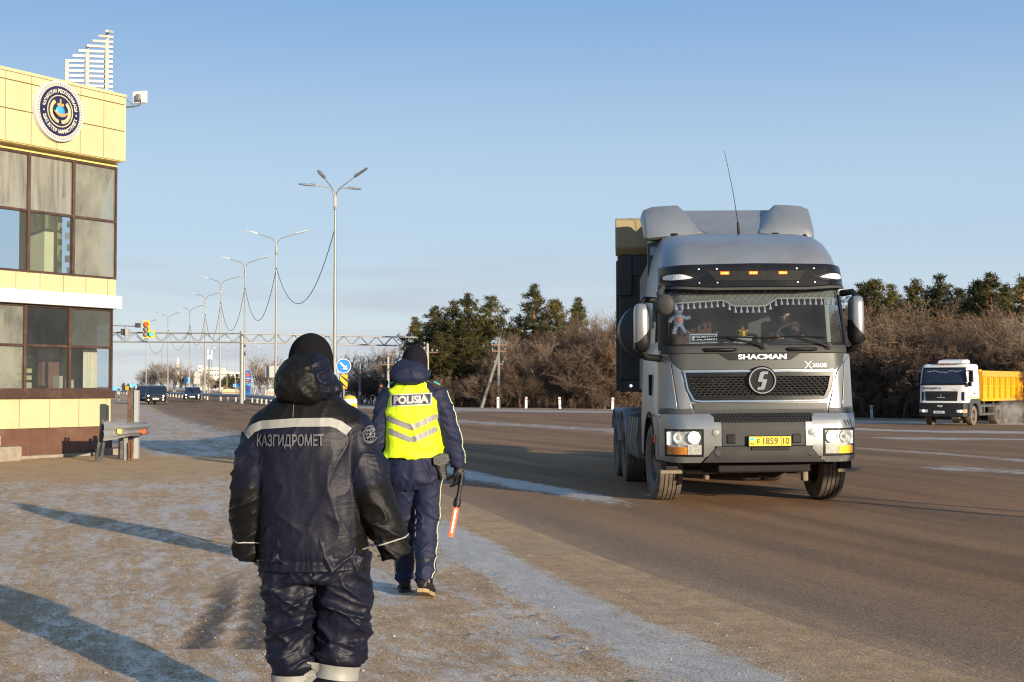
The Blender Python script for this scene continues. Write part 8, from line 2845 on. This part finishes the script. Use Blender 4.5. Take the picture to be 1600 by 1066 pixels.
def driver():
    root = thing('person', 'truck driver in dark clothes sitting behind the steering wheel', 'person')
    root.matrix_world = TM @ Matrix.Translation((0.56, 1.30, 1.80)) @ Matrix.Rotation(math.pi, 4, 'Z')
    b = MB()
    ell(b, [(-0.02, 0, 0, 0.17, 0.12), (0.15, 0, 0, 0.16, 0.11), (0.36, 0, 0.0, 0.19, 0.12), (0.46, 0, 0.0, 0.18, 0.09), (0.51, 0, 0.0, 0.07, 0.06), (0.58, 0, 0.01, 0.056, 0.056)])
    head(b, (0, 0.03, 0.665), 1.0, R(22))
    limb(b, [(-0.10, 0.0, 0.02, 0.085), (-0.12, 0.42, 0.04, 0.07), (-0.12, 0.48, -0.3, 0.05)], 12)
    limb(b, [(0.10, 0.0, 0.02, 0.085), (0.12, 0.42, 0.04, 0.07), (0.12, 0.48, -0.3, 0.05)], 12)
    limb(b, [(-0.19, 0.0, 0.43, 0.055), (-0.24, 0.14, 0.22, 0.045), (-0.18, 0.36, 0.36, 0.03)], 12)
    limb(b, [(0.19, 0.0, 0.43, 0.055), (0.24, 0.14, 0.22, 0.045), (0.18, 0.36, 0.36, 0.03)], 12)
    hand(b, (-0.18, 0.36, 0.36), (0.3, 0.8, 0.3), (-0.5, -0.2, 0.8), (1, 0, 0.2), 0.9, 0.9)
    hand(b, (0.18, 0.36, 0.36), (-0.3, 0.8, 0.3), (0.5, -0.2, 0.8), (-1, 0, 0.2), 0.9, 0.9)
    link('body', grown(b, 0.008, 3), SKIN, root, smooth=180)
    c = MB()
    ell(c, [(-0.03, 0, 0, 0.19, 0.14), (0.15, 0, 0, 0.18, 0.13), (0.36, 0, 0.0, 0.205, 0.135), (0.46, 0, 0.0, 0.19, 0.105), (0.52, 0, 0.0, 0.085, 0.075)])
    limb(c, [(-0.18, 0.0, 0.43, 0.075), (-0.24, 0.14, 0.22, 0.062), (-0.19, 0.33, 0.345, 0.045)], 14)
    limb(c, [(0.18, 0.0, 0.43, 0.075), (0.24, 0.14, 0.22, 0.062), (0.19, 0.33, 0.345, 0.045)], 14)
    limb(c, [(-0.10, 0.0, 0.02, 0.10), (-0.12, 0.42, 0.04, 0.085), (-0.12, 0.48, -0.3, 0.065)], 12)
    limb(c, [(0.10, 0.0, 0.02, 0.10), (0.12, 0.42, 0.04, 0.085), (0.12, 0.48, -0.3, 0.065)], 12)
    link('dark_clothes', grown(c, 0.012, 4), mat('driver_cloth', (0.012, 0.012, 0.014), 0.9), root, smooth=180)
    h = MB()
    dome(h, (0, 0.012, 0.70), 0.084, 0.105, 0.085, 0.675, 22)
    link('hair', grown(h, 0.007, 2), mat('dark_hair', (0.012, 0.010, 0.008), 0.8), root, smooth=180)
driver()
# ---------------------------------------------------------------- the white lorry and the oncoming cars
def white_lorry():
    X0, Y0_ = 21.75, 72.0
    g = -0.45
    root = thing('tipper_lorry', 'white cabbed lorry with an orange yellow tipper body on the far carriageway', 'truck', (X0, Y0_, g), R(-36))
    WH = mat('lorry_white', (0.60, 0.59, 0.57), 0.4, var=0.04, coat=0.2, dirt=(0.38, 0.33, 0.27), dirt_amt=0.25)
    OR = mat('tipper_orange', (0.66, 0.345, 0.010), 0.5, var=0.08, dirt=(0.50, 0.30, 0.06), dirt_amt=0.4, dscale=1.2)
    fy = lambda x, z: lerp_list([(0.4, 0.0), (1.15, 0.0), (1.2, 0.06), (2.05, 0.10), (2.95, 0.34), (3.12, 0.55)], z) + 0.06 * x * x + 0.12 * max(0, (abs(x) - 1.0) / 0.24) ** 2
    def P(t_, b_, off, th=0.03, nx=14, nz=4):
        return patch(t_, b_, off, th, nx, nz, fy)
    def R_(x0, x1, z0, z1, off, th=0.03):
        return P([(x0, z1), (x1, z1)], [(x0, z0), (x1, z0)], off, th)
    hw = 1.23
    def ring(z, w):
        xs = np.linspace(-w, w, 21)
        return [(-w, 2.05, z)] + [(x, fy(x, z), z) for x in xs] + [(w, 2.05, z)]
    lo = MB().loft([ring(z, hw) for z in (1.15, 1.3, 1.7, 2.05)], False, False)
    cab = lo.build('cab_body', WH, root, smooth=45)
    up = MB().loft([ring(z, w) for z, w in ((2.92, 1.18), (3.0, 1.17), (3.07, 1.14), (3.12, 1.08))], False, False)
    top = ring(3.12, 1.08)
    up.add(top, [tuple(range(len(top)))[::-1]])
    up.build('roof', WH, root, smooth=50)
    MB().box(-1.15, 1.15, 1.98, 2.05, 1.15, 3.08).build('back_wall', WH, root)
    for s in (-1, 1):
        q = MB()
        for (y0, y1, z0, z1) in ((1.25, 2.05, 2.05, 2.94), (0.45, 1.25, 2.05, 2.20), (0.45, 1.25, 2.80, 2.94)):
            q.add([(s * (hw - 0.07 * max(0, z - 2.05)), y, z) for y, z in ((y0, z0), (y1, z0), (y1, z1), (y0, z1))] + [(s * (hw - 0.05 - 0.07 * max(0, z - 2.05)), y, z) for y, z in ((y0, z0), (y1, z0), (y1, z1), (y0, z1))],
                  [(0, 1, 2, 3), (7, 6, 5, 4), (0, 4, 5, 1), (1, 5, 6, 2), (2, 6, 7, 3), (3, 7, 4, 0)])
        q.build('door', WH, root)
        MB().add([(s * 1.19, y, z) for y, z in ((0.45, 2.20), (1.25, 2.20), (1.25, 2.80), (0.58, 2.80))], [(0, 1, 2, 3)]).build('door_window', MATS['door_glass'], root)
        t_, b_ = [(1.06, 2.95), (1.18, 2.95)], [(1.13, 2.03), (1.235, 2.03)]
        if s < 0:
            t_, b_ = mir(t_), mir(b_)
        P(t_, b_, 0.01, 0.1).build('pillar', WH, root)
        MB().box(s * 1.42 - 0.10, s * 1.42 + 0.10, 0.10, 0.22, 2.25, 2.78).box(s * 1.36 - 0.09, s * 1.36 + 0.09, 0.12, 0.22, 1.98, 2.20).tube([(s * 1.18, 0.4, 2.80), (s * 1.40, 0.2, 2.75)], 0.03, 6).tube([(s * 1.18, 0.4, 2.1), (s * 1.38, 0.2, 2.1)], 0.03, 6).build('mirror', BLK, root, bevel=0.02)
        arch = [(1.32 - 0.62 * math.cos(math.pi * k / 10), 0.50 + 0.64 * math.sin(math.pi * k / 10)) for k in range(11)]
        MB().prism([(0.45, 0.50)] + arch + [(2.1, 0.50), (2.1, 1.14), (2.0, 1.36), (0.75, 1.36), (0.45, 1.14)], lambda v: (s * 1.25, v[0], v[1]), lambda v: (s * 0.9, v[0], v[1])).build('wheel_arch', mat('arch_grey', (0.05, 0.052, 0.055), 0.6), root)
        MB().box(s * 1.238 - 0.004, s * 1.238 + 0.004, 0.5, 2.04, 1.40, 1.44).build('yellow_stripe', mat('stripe_yellow', (0.65, 0.42, 0.02), 0.5), root)
        MB().box(s * 1.24 - 0.015, s * 1.24 + 0.015, 1.15, 1.3, 1.60, 1.65).build('door_handle', BLK, root)
    P([(-1.08, 2.92), (1.08, 2.92)], [(-1.15, 2.07), (1.15, 2.07)], 0.015, 0.01).build('windscreen', mat('lorry_glass', (0.012, 0.016, 0.03), 0.1, spec=0.5), root, smooth=60)
    fr_ = MB()
    for t_, b_ in (([(-1.12, 2.95), (1.12, 2.95)], [(-1.10, 2.88), (1.10, 2.88)]), ([(-1.16, 2.12), (1.16, 2.12)], [(-1.18, 2.05), (1.18, 2.05)])):
        p_ = P(t_, b_, 0.022, 0.03)
        fr_.add(p_.v, p_.f)
    for s in (-1, 1):
        t_, b_ = [(1.04, 2.93), (1.09, 2.93)], [(1.11, 2.06), (1.16, 2.06)]
        if s < 0:
            t_, b_ = mir(t_), mir(b_)
        p_ = P(t_, b_, 0.024, 0.03, 3, 6)
        fr_.add(p_.v, p_.f)
    fr_.build('windscreen_seal', BLK, root)
    fx = MB()
    for k in range(24):
        x = -0.82 + k * 0.072
        zz = 2.76 - (0.06 if 8 < k < 15 else 0) - 0.02 * math.sin(k)
        fx.box(x - 0.018, x + 0.018, fy(x, zz) - 0.020, fy(x, zz) - 0.0165, zz - 0.04, zz + 0.012)
    fx.build('fringe', mat('fringe_white', (0.45, 0.45, 0.47), 0.8), root)
    for x0 in (-0.75, -0.1, 0.55):
        MB().tube([(x0, fy(x0, 2.08) - 0.04, 2.06), (x0 + 0.25, fy(x0 + 0.25, 2.15) - 0.05, 2.12), (x0 + 0.55, fy(x0 + 0.5, 2.15) - 0.04, 2.14)], 0.018, 5).build('wiper', BLK, root)
    gr = P([(-0.92, 1.74), (0.78, 1.74)], [(-0.87, 1.24), (0.74, 1.24)], 0.03, 0.05).build('grille', BLK, root, bevel=0.03)
    for k in range(7):
        z = 1.30 + 0.062 * k
        R_(-0.86, 0.72, z, z + 0.016, 0.042, 0.02).build('grille_slat', DGREY, gr)
    lettering('grille_mark', 'I', 0.13, lambda x, y: (-0.07 + x, fy(0, 1.5) - 0.05, 1.53 + y), CHROME, gr, w=0.045, bold=0.02)
    R_(-0.27, 0.14, 1.405, 1.44, 0.05, 0.01).build('grille_badge', CHROME, gr)
    lettering('bonnet_lettering', 'БРОДЯГА', 0.12, lambda x, y: (-0.57 + x, fy(-0.57 + x, 1.87) - 0.012, 1.875 + y), SBLACK, root, w=0.98, bold=0.03, shear=0.25)
    R_(0.46, 0.74, 1.80, 1.83, 0.012, 0.01).build('model_badge', CHROME, root)
    for s in (-1, 1):
        a = P(*([[(0.98, 1.70), (1.10, 1.72)], [(0.98, 1.28), (1.10, 1.25)]] if s > 0 else [mir([(0.98, 1.70), (1.10, 1.72)]), mir([(0.98, 1.28), (1.10, 1.25)])]), 0.03, 0.03, 4, 3)
        a.build('corner_vent', BLK, root, bevel=0.02)
    bp_ = R_(-1.24, 1.24, 0.44, 1.145, 0.06, 0.2).build('bumper', mat('lorry_bumper', (0.016, 0.017, 0.018), 0.5, spec=0.25, dirt=(0.06, 0.05, 0.04), dirt_amt=0.3), root, bevel=0.04)
    for s in (-1, 1):
        t_, b_ = [(0.74, 0.80), (1.22, 0.82)], [(0.76, 0.66), (1.22, 0.66)]
        if s < 0:
            t_, b_ = mir(t_), mir(b_)
        h = P(t_, b_, 0.075, 0.05).build('headlight', mat('lamp_clear', (0.55, 0.56, 0.56), 0.15), root, bevel=0.01)
        MB().lathe([(0.001, -0.03), (0.05, -0.02), (0.06, 0.0)], 14, Matrix.Translation((s * 0.95, fy(s * 0.95, 0.74) - 0.07, 0.74)), 'y').build('bulb', emit('headlight_bulb_small', (1, 0.9, 0.7), 1.5), h, smooth=60)
        t_, b_ = [(1.10, 0.80), (1.23, 0.80)], [(1.10, 0.68), (1.23, 0.68)]
        if s < 0:
            t_, b_ = mir(t_), mir(b_)
        P(t_, b_, 0.09, 0.03, 3, 2).build('indicator', MATS['indicator_orange'], h)
    pl = R_(-0.42, 0.14, 0.62, 0.745, 0.075, 0.02).build('number_plate', SWHITE, root)
    R_(-0.34, 0.07, 0.655, 0.71, 0.078, 0.003).build('plate_row', mat('plate_text_grey', (0.2, 0.2, 0.2), 0.6), pl)
    lettering('bumper_letters', 'PNF', 0.10, lambda x, y: (-0.08 + x, fy(0, 1.0) - 0.065, 0.985 + y), SWHITE, bp_, w=0.26, bold=0.02)
    rb = MB().prism([(0.35, 3.14), (0.5, 3.30), (1.2, 3.36), (1.5, 3.30), (1.5, 3.14)], lambda v: (-0.35, v[0], v[1]), lambda v: (0.95, v[0], v[1])).build('roof_unit', WH, root, bevel=0.04)
    for k in range(3):
        MB().box(-0.25 + 0.2 * k, -0.18 + 0.2 * k, 0.36, 0.42, 3.12, 3.17).build('marker_lamp', mat('marker_red_lamp', (0.6, 0.06, 0.02), 0.3), root)
    # tipper body
    b0, b1 = 2.45, 10.6
    bd = MB()
    bd.box(-1.2, 1.2, b0, b0 + 0.08, 1.25, 2.75)
    for s in (-1, 1):
        bd.box(min(s * 1.2, s * 1.14), max(s * 1.2, s * 1.14), b0 + 0.08, b1, 1.30, 2.72)
    bd.box(-1.14, 1.14, b0 + 0.08, b1, 1.28, 1.36)
    bd.box(-1.14, 1.14, b1 - 0.08, b1, 1.36, 2.7)
    tb = bd.build('tipper_body', OR, root, bevel=0.02)
    MB().prism([(b0 - 0.25, 2.74), (b0 + 0.1, 2.74), (b0 + 0.1, 2.86), (b0 - 0.2, 2.86)], lambda v: (-1.2, v[0], v[1]), lambda v: (1.2, v[0], v[1])).build('front_lip', OR, tb)
    for s in (-1, 1):
        MB().box(s * 1.235 - 0.045, s * 1.235 + 0.045, b0, b1, 2.48, 2.80).build('top_rail', mat('rail_worn_orange', (0.55, 0.30, 0.03), 0.6, var=0.15, dirt=(0.35, 0.25, 0.12), dirt_amt=0.6), tb, bevel=0.02)
        MB().box(s * 1.235 - 0.04, s * 1.235 + 0.04, b0, b1, 1.22, 1.36).build('bottom_rail', OR, tb, bevel=0.02)
        MB().box(s * 1.225 - 0.025, s * 1.225 + 0.025, b0, b1, 1.94, 2.0).build('middle_rail', OR, tb, bevel=0.01)
        for k in range(9):
            y = b0 + 0.06 + k * 0.97
            MB().box(s * 1.24 - 0.045, s * 1.24 + 0.045, y - 0.05, y + 0.05, 1.36, 2.48).build('side_post', mat('post_deep_orange', (0.60, 0.27, 0.008), 0.5), tb)
            for q in range(2):
                yy = y + 0.32 + 0.32 * q
                if yy < b1:
                    MB().prism([(yy - 0.05, 2.47), (yy + 0.05, 2.47), (yy + 0.01, 2.06), (yy - 0.01, 2.06)], lambda v: (s * 1.20, v[0], v[1]), lambda v: (s * 1.235, v[0], v[1])).build('side_rib', OR, tb)
        MB().box(s * 0.4 - 0.05, s * 0.4 + 0.05, 0.5, b1 - 0.3, 0.85, 1.1).build('chassis_rail', CHASS, root)
        ug = MB()
        for z in (0.55, 0.98):
            ug.box(s * 1.18 - 0.03, s * 1.18 + 0.03, 2.2, 4.6, z - 0.06, z + 0.06)
        for y in (2.3, 2.95, 4.5):
            ug.box(s * 1.17 - 0.03, s * 1.17 + 0.03, y - 0.06, y + 0.06, 0.5, 1.2)
        ug.build('side_guard', mat('guard_grey', (0.075, 0.08, 0.085), 0.6), root)
        MB().box(s * 0.85 - 0.25, s * 0.85 + 0.25, 2.5, 3.4, 0.55, 1.0).build('fuel_tank', mat('tank_brown', (0.14, 0.10, 0.07), 0.6), root, bevel=0.06)
        TYR = mat('pale_dusty_tyre', (0.14, 0.11, 0.08), 0.9, var=0.2)
        make_wheel('wheel', 0.50, 0.30, root, s * 1.04, 1.32, 0.50, s, rubber=TYR, grooves=2)
        for yy in (5.3, 6.65):
            make_wheel('wheel', 0.50, 0.45, root, s * 0.98, yy, 0.50, s, rubber=TYR, grooves=2)
    MB().tube([(-1, 1.32, 0.5), (1, 1.32, 0.5)], 0.08, 8).build('axle', CHASS, root)
    # dust thrown up by the rear wheels
    M = Matrix.Translation((X0, Y0_, g)) @ Matrix.Rotation(R(-36), 4, 'Z')
    c = M @ Vector((1.75, 5.6, 0.55))
    q = MB().sphere((0, 0, 0), 1.0, 20, 12)
    dm = bpy.data.materials.new('dust_volume')
    dm.use_nodes = True
    n = dm.node_tree.nodes
    l = dm.node_tree.links
    n.remove(n['Principled BSDF'])
    pv = n.new('ShaderNodeVolumePrincipled')
    pv.inputs['Color'].default_value = (0.80, 0.74, 0.68, 1)
    tc = n.new('ShaderNodeTexCoord')
    gd = n.new('ShaderNodeTexGradient')
    gd.gradient_type = 'SPHERICAL'
    l.new(tc.outputs['Object'], gd.inputs[0])
    nz = n.new('ShaderNodeTexNoise')
    nz.inputs['Scale'].default_value = 2.4
    nz.inputs['Detail'].default_value = 5
    l.new(tc.outputs['Object'], nz.inputs['Vector'])
    mr = n.new('ShaderNodeMapRange')
    mr.inputs['From Min'].default_value = 0.38
    mr.inputs['From Max'].default_value = 0.7
    l.new(nz.outputs['Fac'], mr.inputs['Value'])
    mu = n.new('ShaderNodeMath')
    mu.operation = 'MULTIPLY'
    l.new(gd.outputs['Fac'], mu.inputs[0])
    l.new(mr.outputs[0], mu.inputs[1])
    m2 = n.new('ShaderNodeMath')
    m2.operation = 'MULTIPLY'
    m2.inputs[1].default_value = 2.6
    l.new(mu.outputs[0], m2.inputs[0])
    l.new(m2.outputs[0], pv.inputs['Density'])
    l.new(pv.outputs[0], n['Material Output'].inputs['Volume'])
    d = q.build('dust_cloud', dm, None, kind='stuff', label='pale dust swirling round the rear wheels of the white lorry', cat='dust')
    d.location = c
    d.rotation_euler = (0, 0, R(-36))
    d.scale = (0.75, 2.3, 0.95)
white_lorry()

def make_car(label, paint, x, y, rz, suv=True, lamps=True):
    root = thing('car', label, 'car', (x, y, gz(x, y)), rz, 'oncoming cars at the junction')
    H = 1.62 if suv else 1.48
    def sec(yy, w, z0, z1, r=0.12, n=6):
        pts = []
        for cx, cz, a0 in ((w - r, z0 + r * 0.6, -90), (w - r, z1 - r, 0), (-w + r, z1 - r, 90), (-w + r, z0 + r * 0.6, 180)):
            for k in range(n + 1):
                a = R(a0 + 90 * k / n)
                pts.append((cx + r * math.cos(a), yy, cz + (r if a0 in (0, 90) else r * 0.6) * math.sin(a)))
        return pts
    hb = 0.98 if suv else 0.90
    rows = [(0.0, 0.62, 0.42, hb - 0.32), (0.05, 0.74, 0.32, hb - 0.20), (0.18, 0.84, 0.26, hb - 0.13), (0.5, 0.88, 0.24, hb - 0.07), (1.1, 0.89, 0.24, hb), (2.2, 0.90, 0.24, hb + 0.02), (3.5, 0.89, 0.24, hb + 0.03), (4.1, 0.84, 0.30, hb), (4.25, 0.74, 0.42, hb - 0.12)]
    body = MB().loft([sec(*q) for q in rows]).build('body', paint, root, smooth=50)
    cab = MB()
    prof = [(1.02, hb - 0.02, 0.82), (1.75, H - 0.06, 0.66), (2.1, H, 0.64), (3.2, H - 0.03, 0.64), (3.95, hb + 0.02, 0.76)]
    top = [(s * w, yy, z) for s in (-1, 1) for yy, z, w in ((1.72, H - 0.07, 0.66), (2.1, H, 0.63), (3.2, H - 0.03, 0.63), (3.45, H - 0.14, 0.66))]
    rf = MB()
    V = [(-0.66, 1.72, H - 0.07), (0.66, 1.72, H - 0.07), (0.63, 2.1, H), (-0.63, 2.1, H), (0.63, 3.2, H - 0.03), (-0.63, 3.2, H - 0.03), (0.66, 3.45, H - 0.14), (-0.66, 3.45, H - 0.14)]
    rf.add(V + [(a, b, c - 0.05) for a, b, c in V], [(0, 1, 2, 3), (3, 2, 4, 5), (5, 4, 6, 7), (8, 11, 10, 9), (11, 13, 12, 10), (13, 15, 14, 12), (0, 8, 9, 1), (1, 9, 10, 2), (2, 10, 12, 4), (4, 12, 14, 6), (6, 14, 15, 7), (7, 15, 13, 5), (5, 13, 11, 3), (3, 11, 8, 0)])
    for s in (-1, 1):
        rf.tube([(s * 0.80, 0.98, hb - 0.03), (s * 0.66, 1.74, H - 0.09)], 0.045, 6)
        rf.tube([(s * 0.82, 2.35, hb), (s * 0.66, 2.3, H - 0.05)], 0.04, 6)
        rf.tube([(s * 0.80, 3.95, hb), (s * 0.66, 3.4, H - 0.12)], 0.06, 6)
    rf.build('roof', paint, root, smooth=50)
    dg = mat('car_glass', (0.012, 0.015, 0.022), 0.08, spec=0.6)
    MB().add([(-0.79, 1.0, hb - 0.02), (0.79, 1.0, hb - 0.02), (0.645, 1.73, H - 0.09), (-0.645, 1.73, H - 0.09)], [(0, 1, 2, 3)]).build('windscreen', dg, root)
    MB().add([(-0.78, 3.97, hb), (0.78, 3.97, hb), (0.64, 3.44, H - 0.14), (-0.64, 3.44, H - 0.14)], [(3, 2, 1, 0)]).build('rear_window', dg, root)
    for s in (-1, 1):
        MB().add([(s * 0.81, 1.05, hb), (s * 0.82, 3.9, hb), (s * 0.66, 3.4, H - 0.1), (s * 0.65, 1.76, H - 0.08)], [(0, 1, 2, 3)]).build('side_window', dg, root)
        MB().box(s * 0.98 - 0.10, s * 0.98 + 0.10, 1.08, 1.2, hb - 0.01, hb + 0.14).build('wing_mirror', paint, root, bevel=0.03)
        h = MB()
        h.add([(s * 0.42, 0.10, hb - 0.20), (s * 0.74, 0.20, hb - 0.17), (s * 0.78, 0.22, hb - 0.33), (s * 0.46, 0.05, hb - 0.36), (s * 0.42, 0.3, hb - 0.20), (s * 0.74, 0.4, hb - 0.17), (s * 0.78, 0.4, hb - 0.33), (s * 0.46, 0.3, hb - 0.36)], [(0, 1, 2, 3), (0, 4, 5, 1), (1, 5, 6, 2), (2, 6, 7, 3), (3, 7, 4, 0)])
        hl = h.build('headlight', mat('lamp_clear', (0.55, 0.56, 0.56), 0.15), root)
        MB().lathe([(0.001, -0.03), (0.08, -0.02), (0.10, 0.03)], 12, Matrix.Translation((s * 0.60, 0.055, hb - 0.27)), 'y').build('bulb', emit('car_bulb', (1, 0.9, 0.7), 2.2 if lamps else 0.2), hl, smooth=60)
        MB().lathe([(0.001, -0.015), (0.05, -0.01), (0.06, 0.03)], 12, Matrix.Translation((s * 0.60, 0.0, 0.42)), 'y').build('fog_lamp', emit('car_bulb', (1, 0.9, 0.7), 2.2), root, smooth=60)
        for yy in (0.75, 3.4):
            make_wheel('wheel', 0.33, 0.21, root, s * 0.80, yy, 0.33, s, grooves=1)
    gm = MB().box(-0.42, 0.42, -0.035, 0.1, hb - 0.44, hb - 0.26).build('grille', BLK, root, bevel=0.02)
    for k in range(3):
        MB().box(-0.40, 0.40, -0.045, -0.034, hb - 0.42 + 0.06 * k, hb - 0.405 + 0.06 * k).build('grille_bar', CHROME, gm)
    MB().lathe([(0.001, -0.02), (0.05, -0.018), (0.06, 0.0)], 14, Matrix.Translation((0, -0.03, hb - 0.35)), 'y').build('badge', CHROME, gm)
    MB().box(-0.55, 0.55, -0.03, 0.1, 0.30, 0.40).build('air_intake', BLK, root, bevel=0.02)
    MB().box(-0.26, 0.26, -0.05, -0.03, 0.44, 0.55).build('number_plate', SWHITE, root)
    return root
def pos(px, py):
    x, fy_, fz = ray(px, py)
    t = -EYE / fz
    return x * t, fy_ * t
CBLK = mat('car_black', (0.010, 0.010, 0.012), 0.25, coat=0.6, dirt=(0.08, 0.06, 0.05), dirt_amt=0.25)
CBLU = mat('car_dark_blue', (0.012, 0.016, 0.040), 0.25, coat=0.6, dirt=(0.08, 0.065, 0.055), dirt_amt=0.25)
x, y = pos(243.5, 632.5)
make_car('black car leading on the left, headlights lit', CBLK, x, y, R(12), True)
x, y = pos(226.5, 632)
make_car('dark car half hidden beside the leading black car', mat('car_dark_green', (0.010, 0.013, 0.014), 0.25, coat=0.6), x - 0.75, y + 3, R(14), True)
x, y = pos(300.5, 628)
make_car('dark blue car driving alone on the right of the pair', CBLU, x, y, R(12), False)
# board on two posts outside the picture to the right; its posts shade the asphalt
def outside_board():
    x, y = 6.1 + 0.574 * 11, 17 - 0.819 * 11
    root = thing('road_board', 'two legged road board standing outside the picture to the right', 'road board', (x, y, 0), R(35))
    for s, w in ((-0.32, 0.075), (0.32, 0.05)):
        MB().tube([(s, 0, -0.2), (s, 0, 3.6)], w, 10).build('post', POLEM, root, smooth=60)
    MB().box(-0.9, 0.9, -0.03, 0.03, 2.75, 3.6).build('plate', SGREY, root, bevel=0.01)
outside_board()
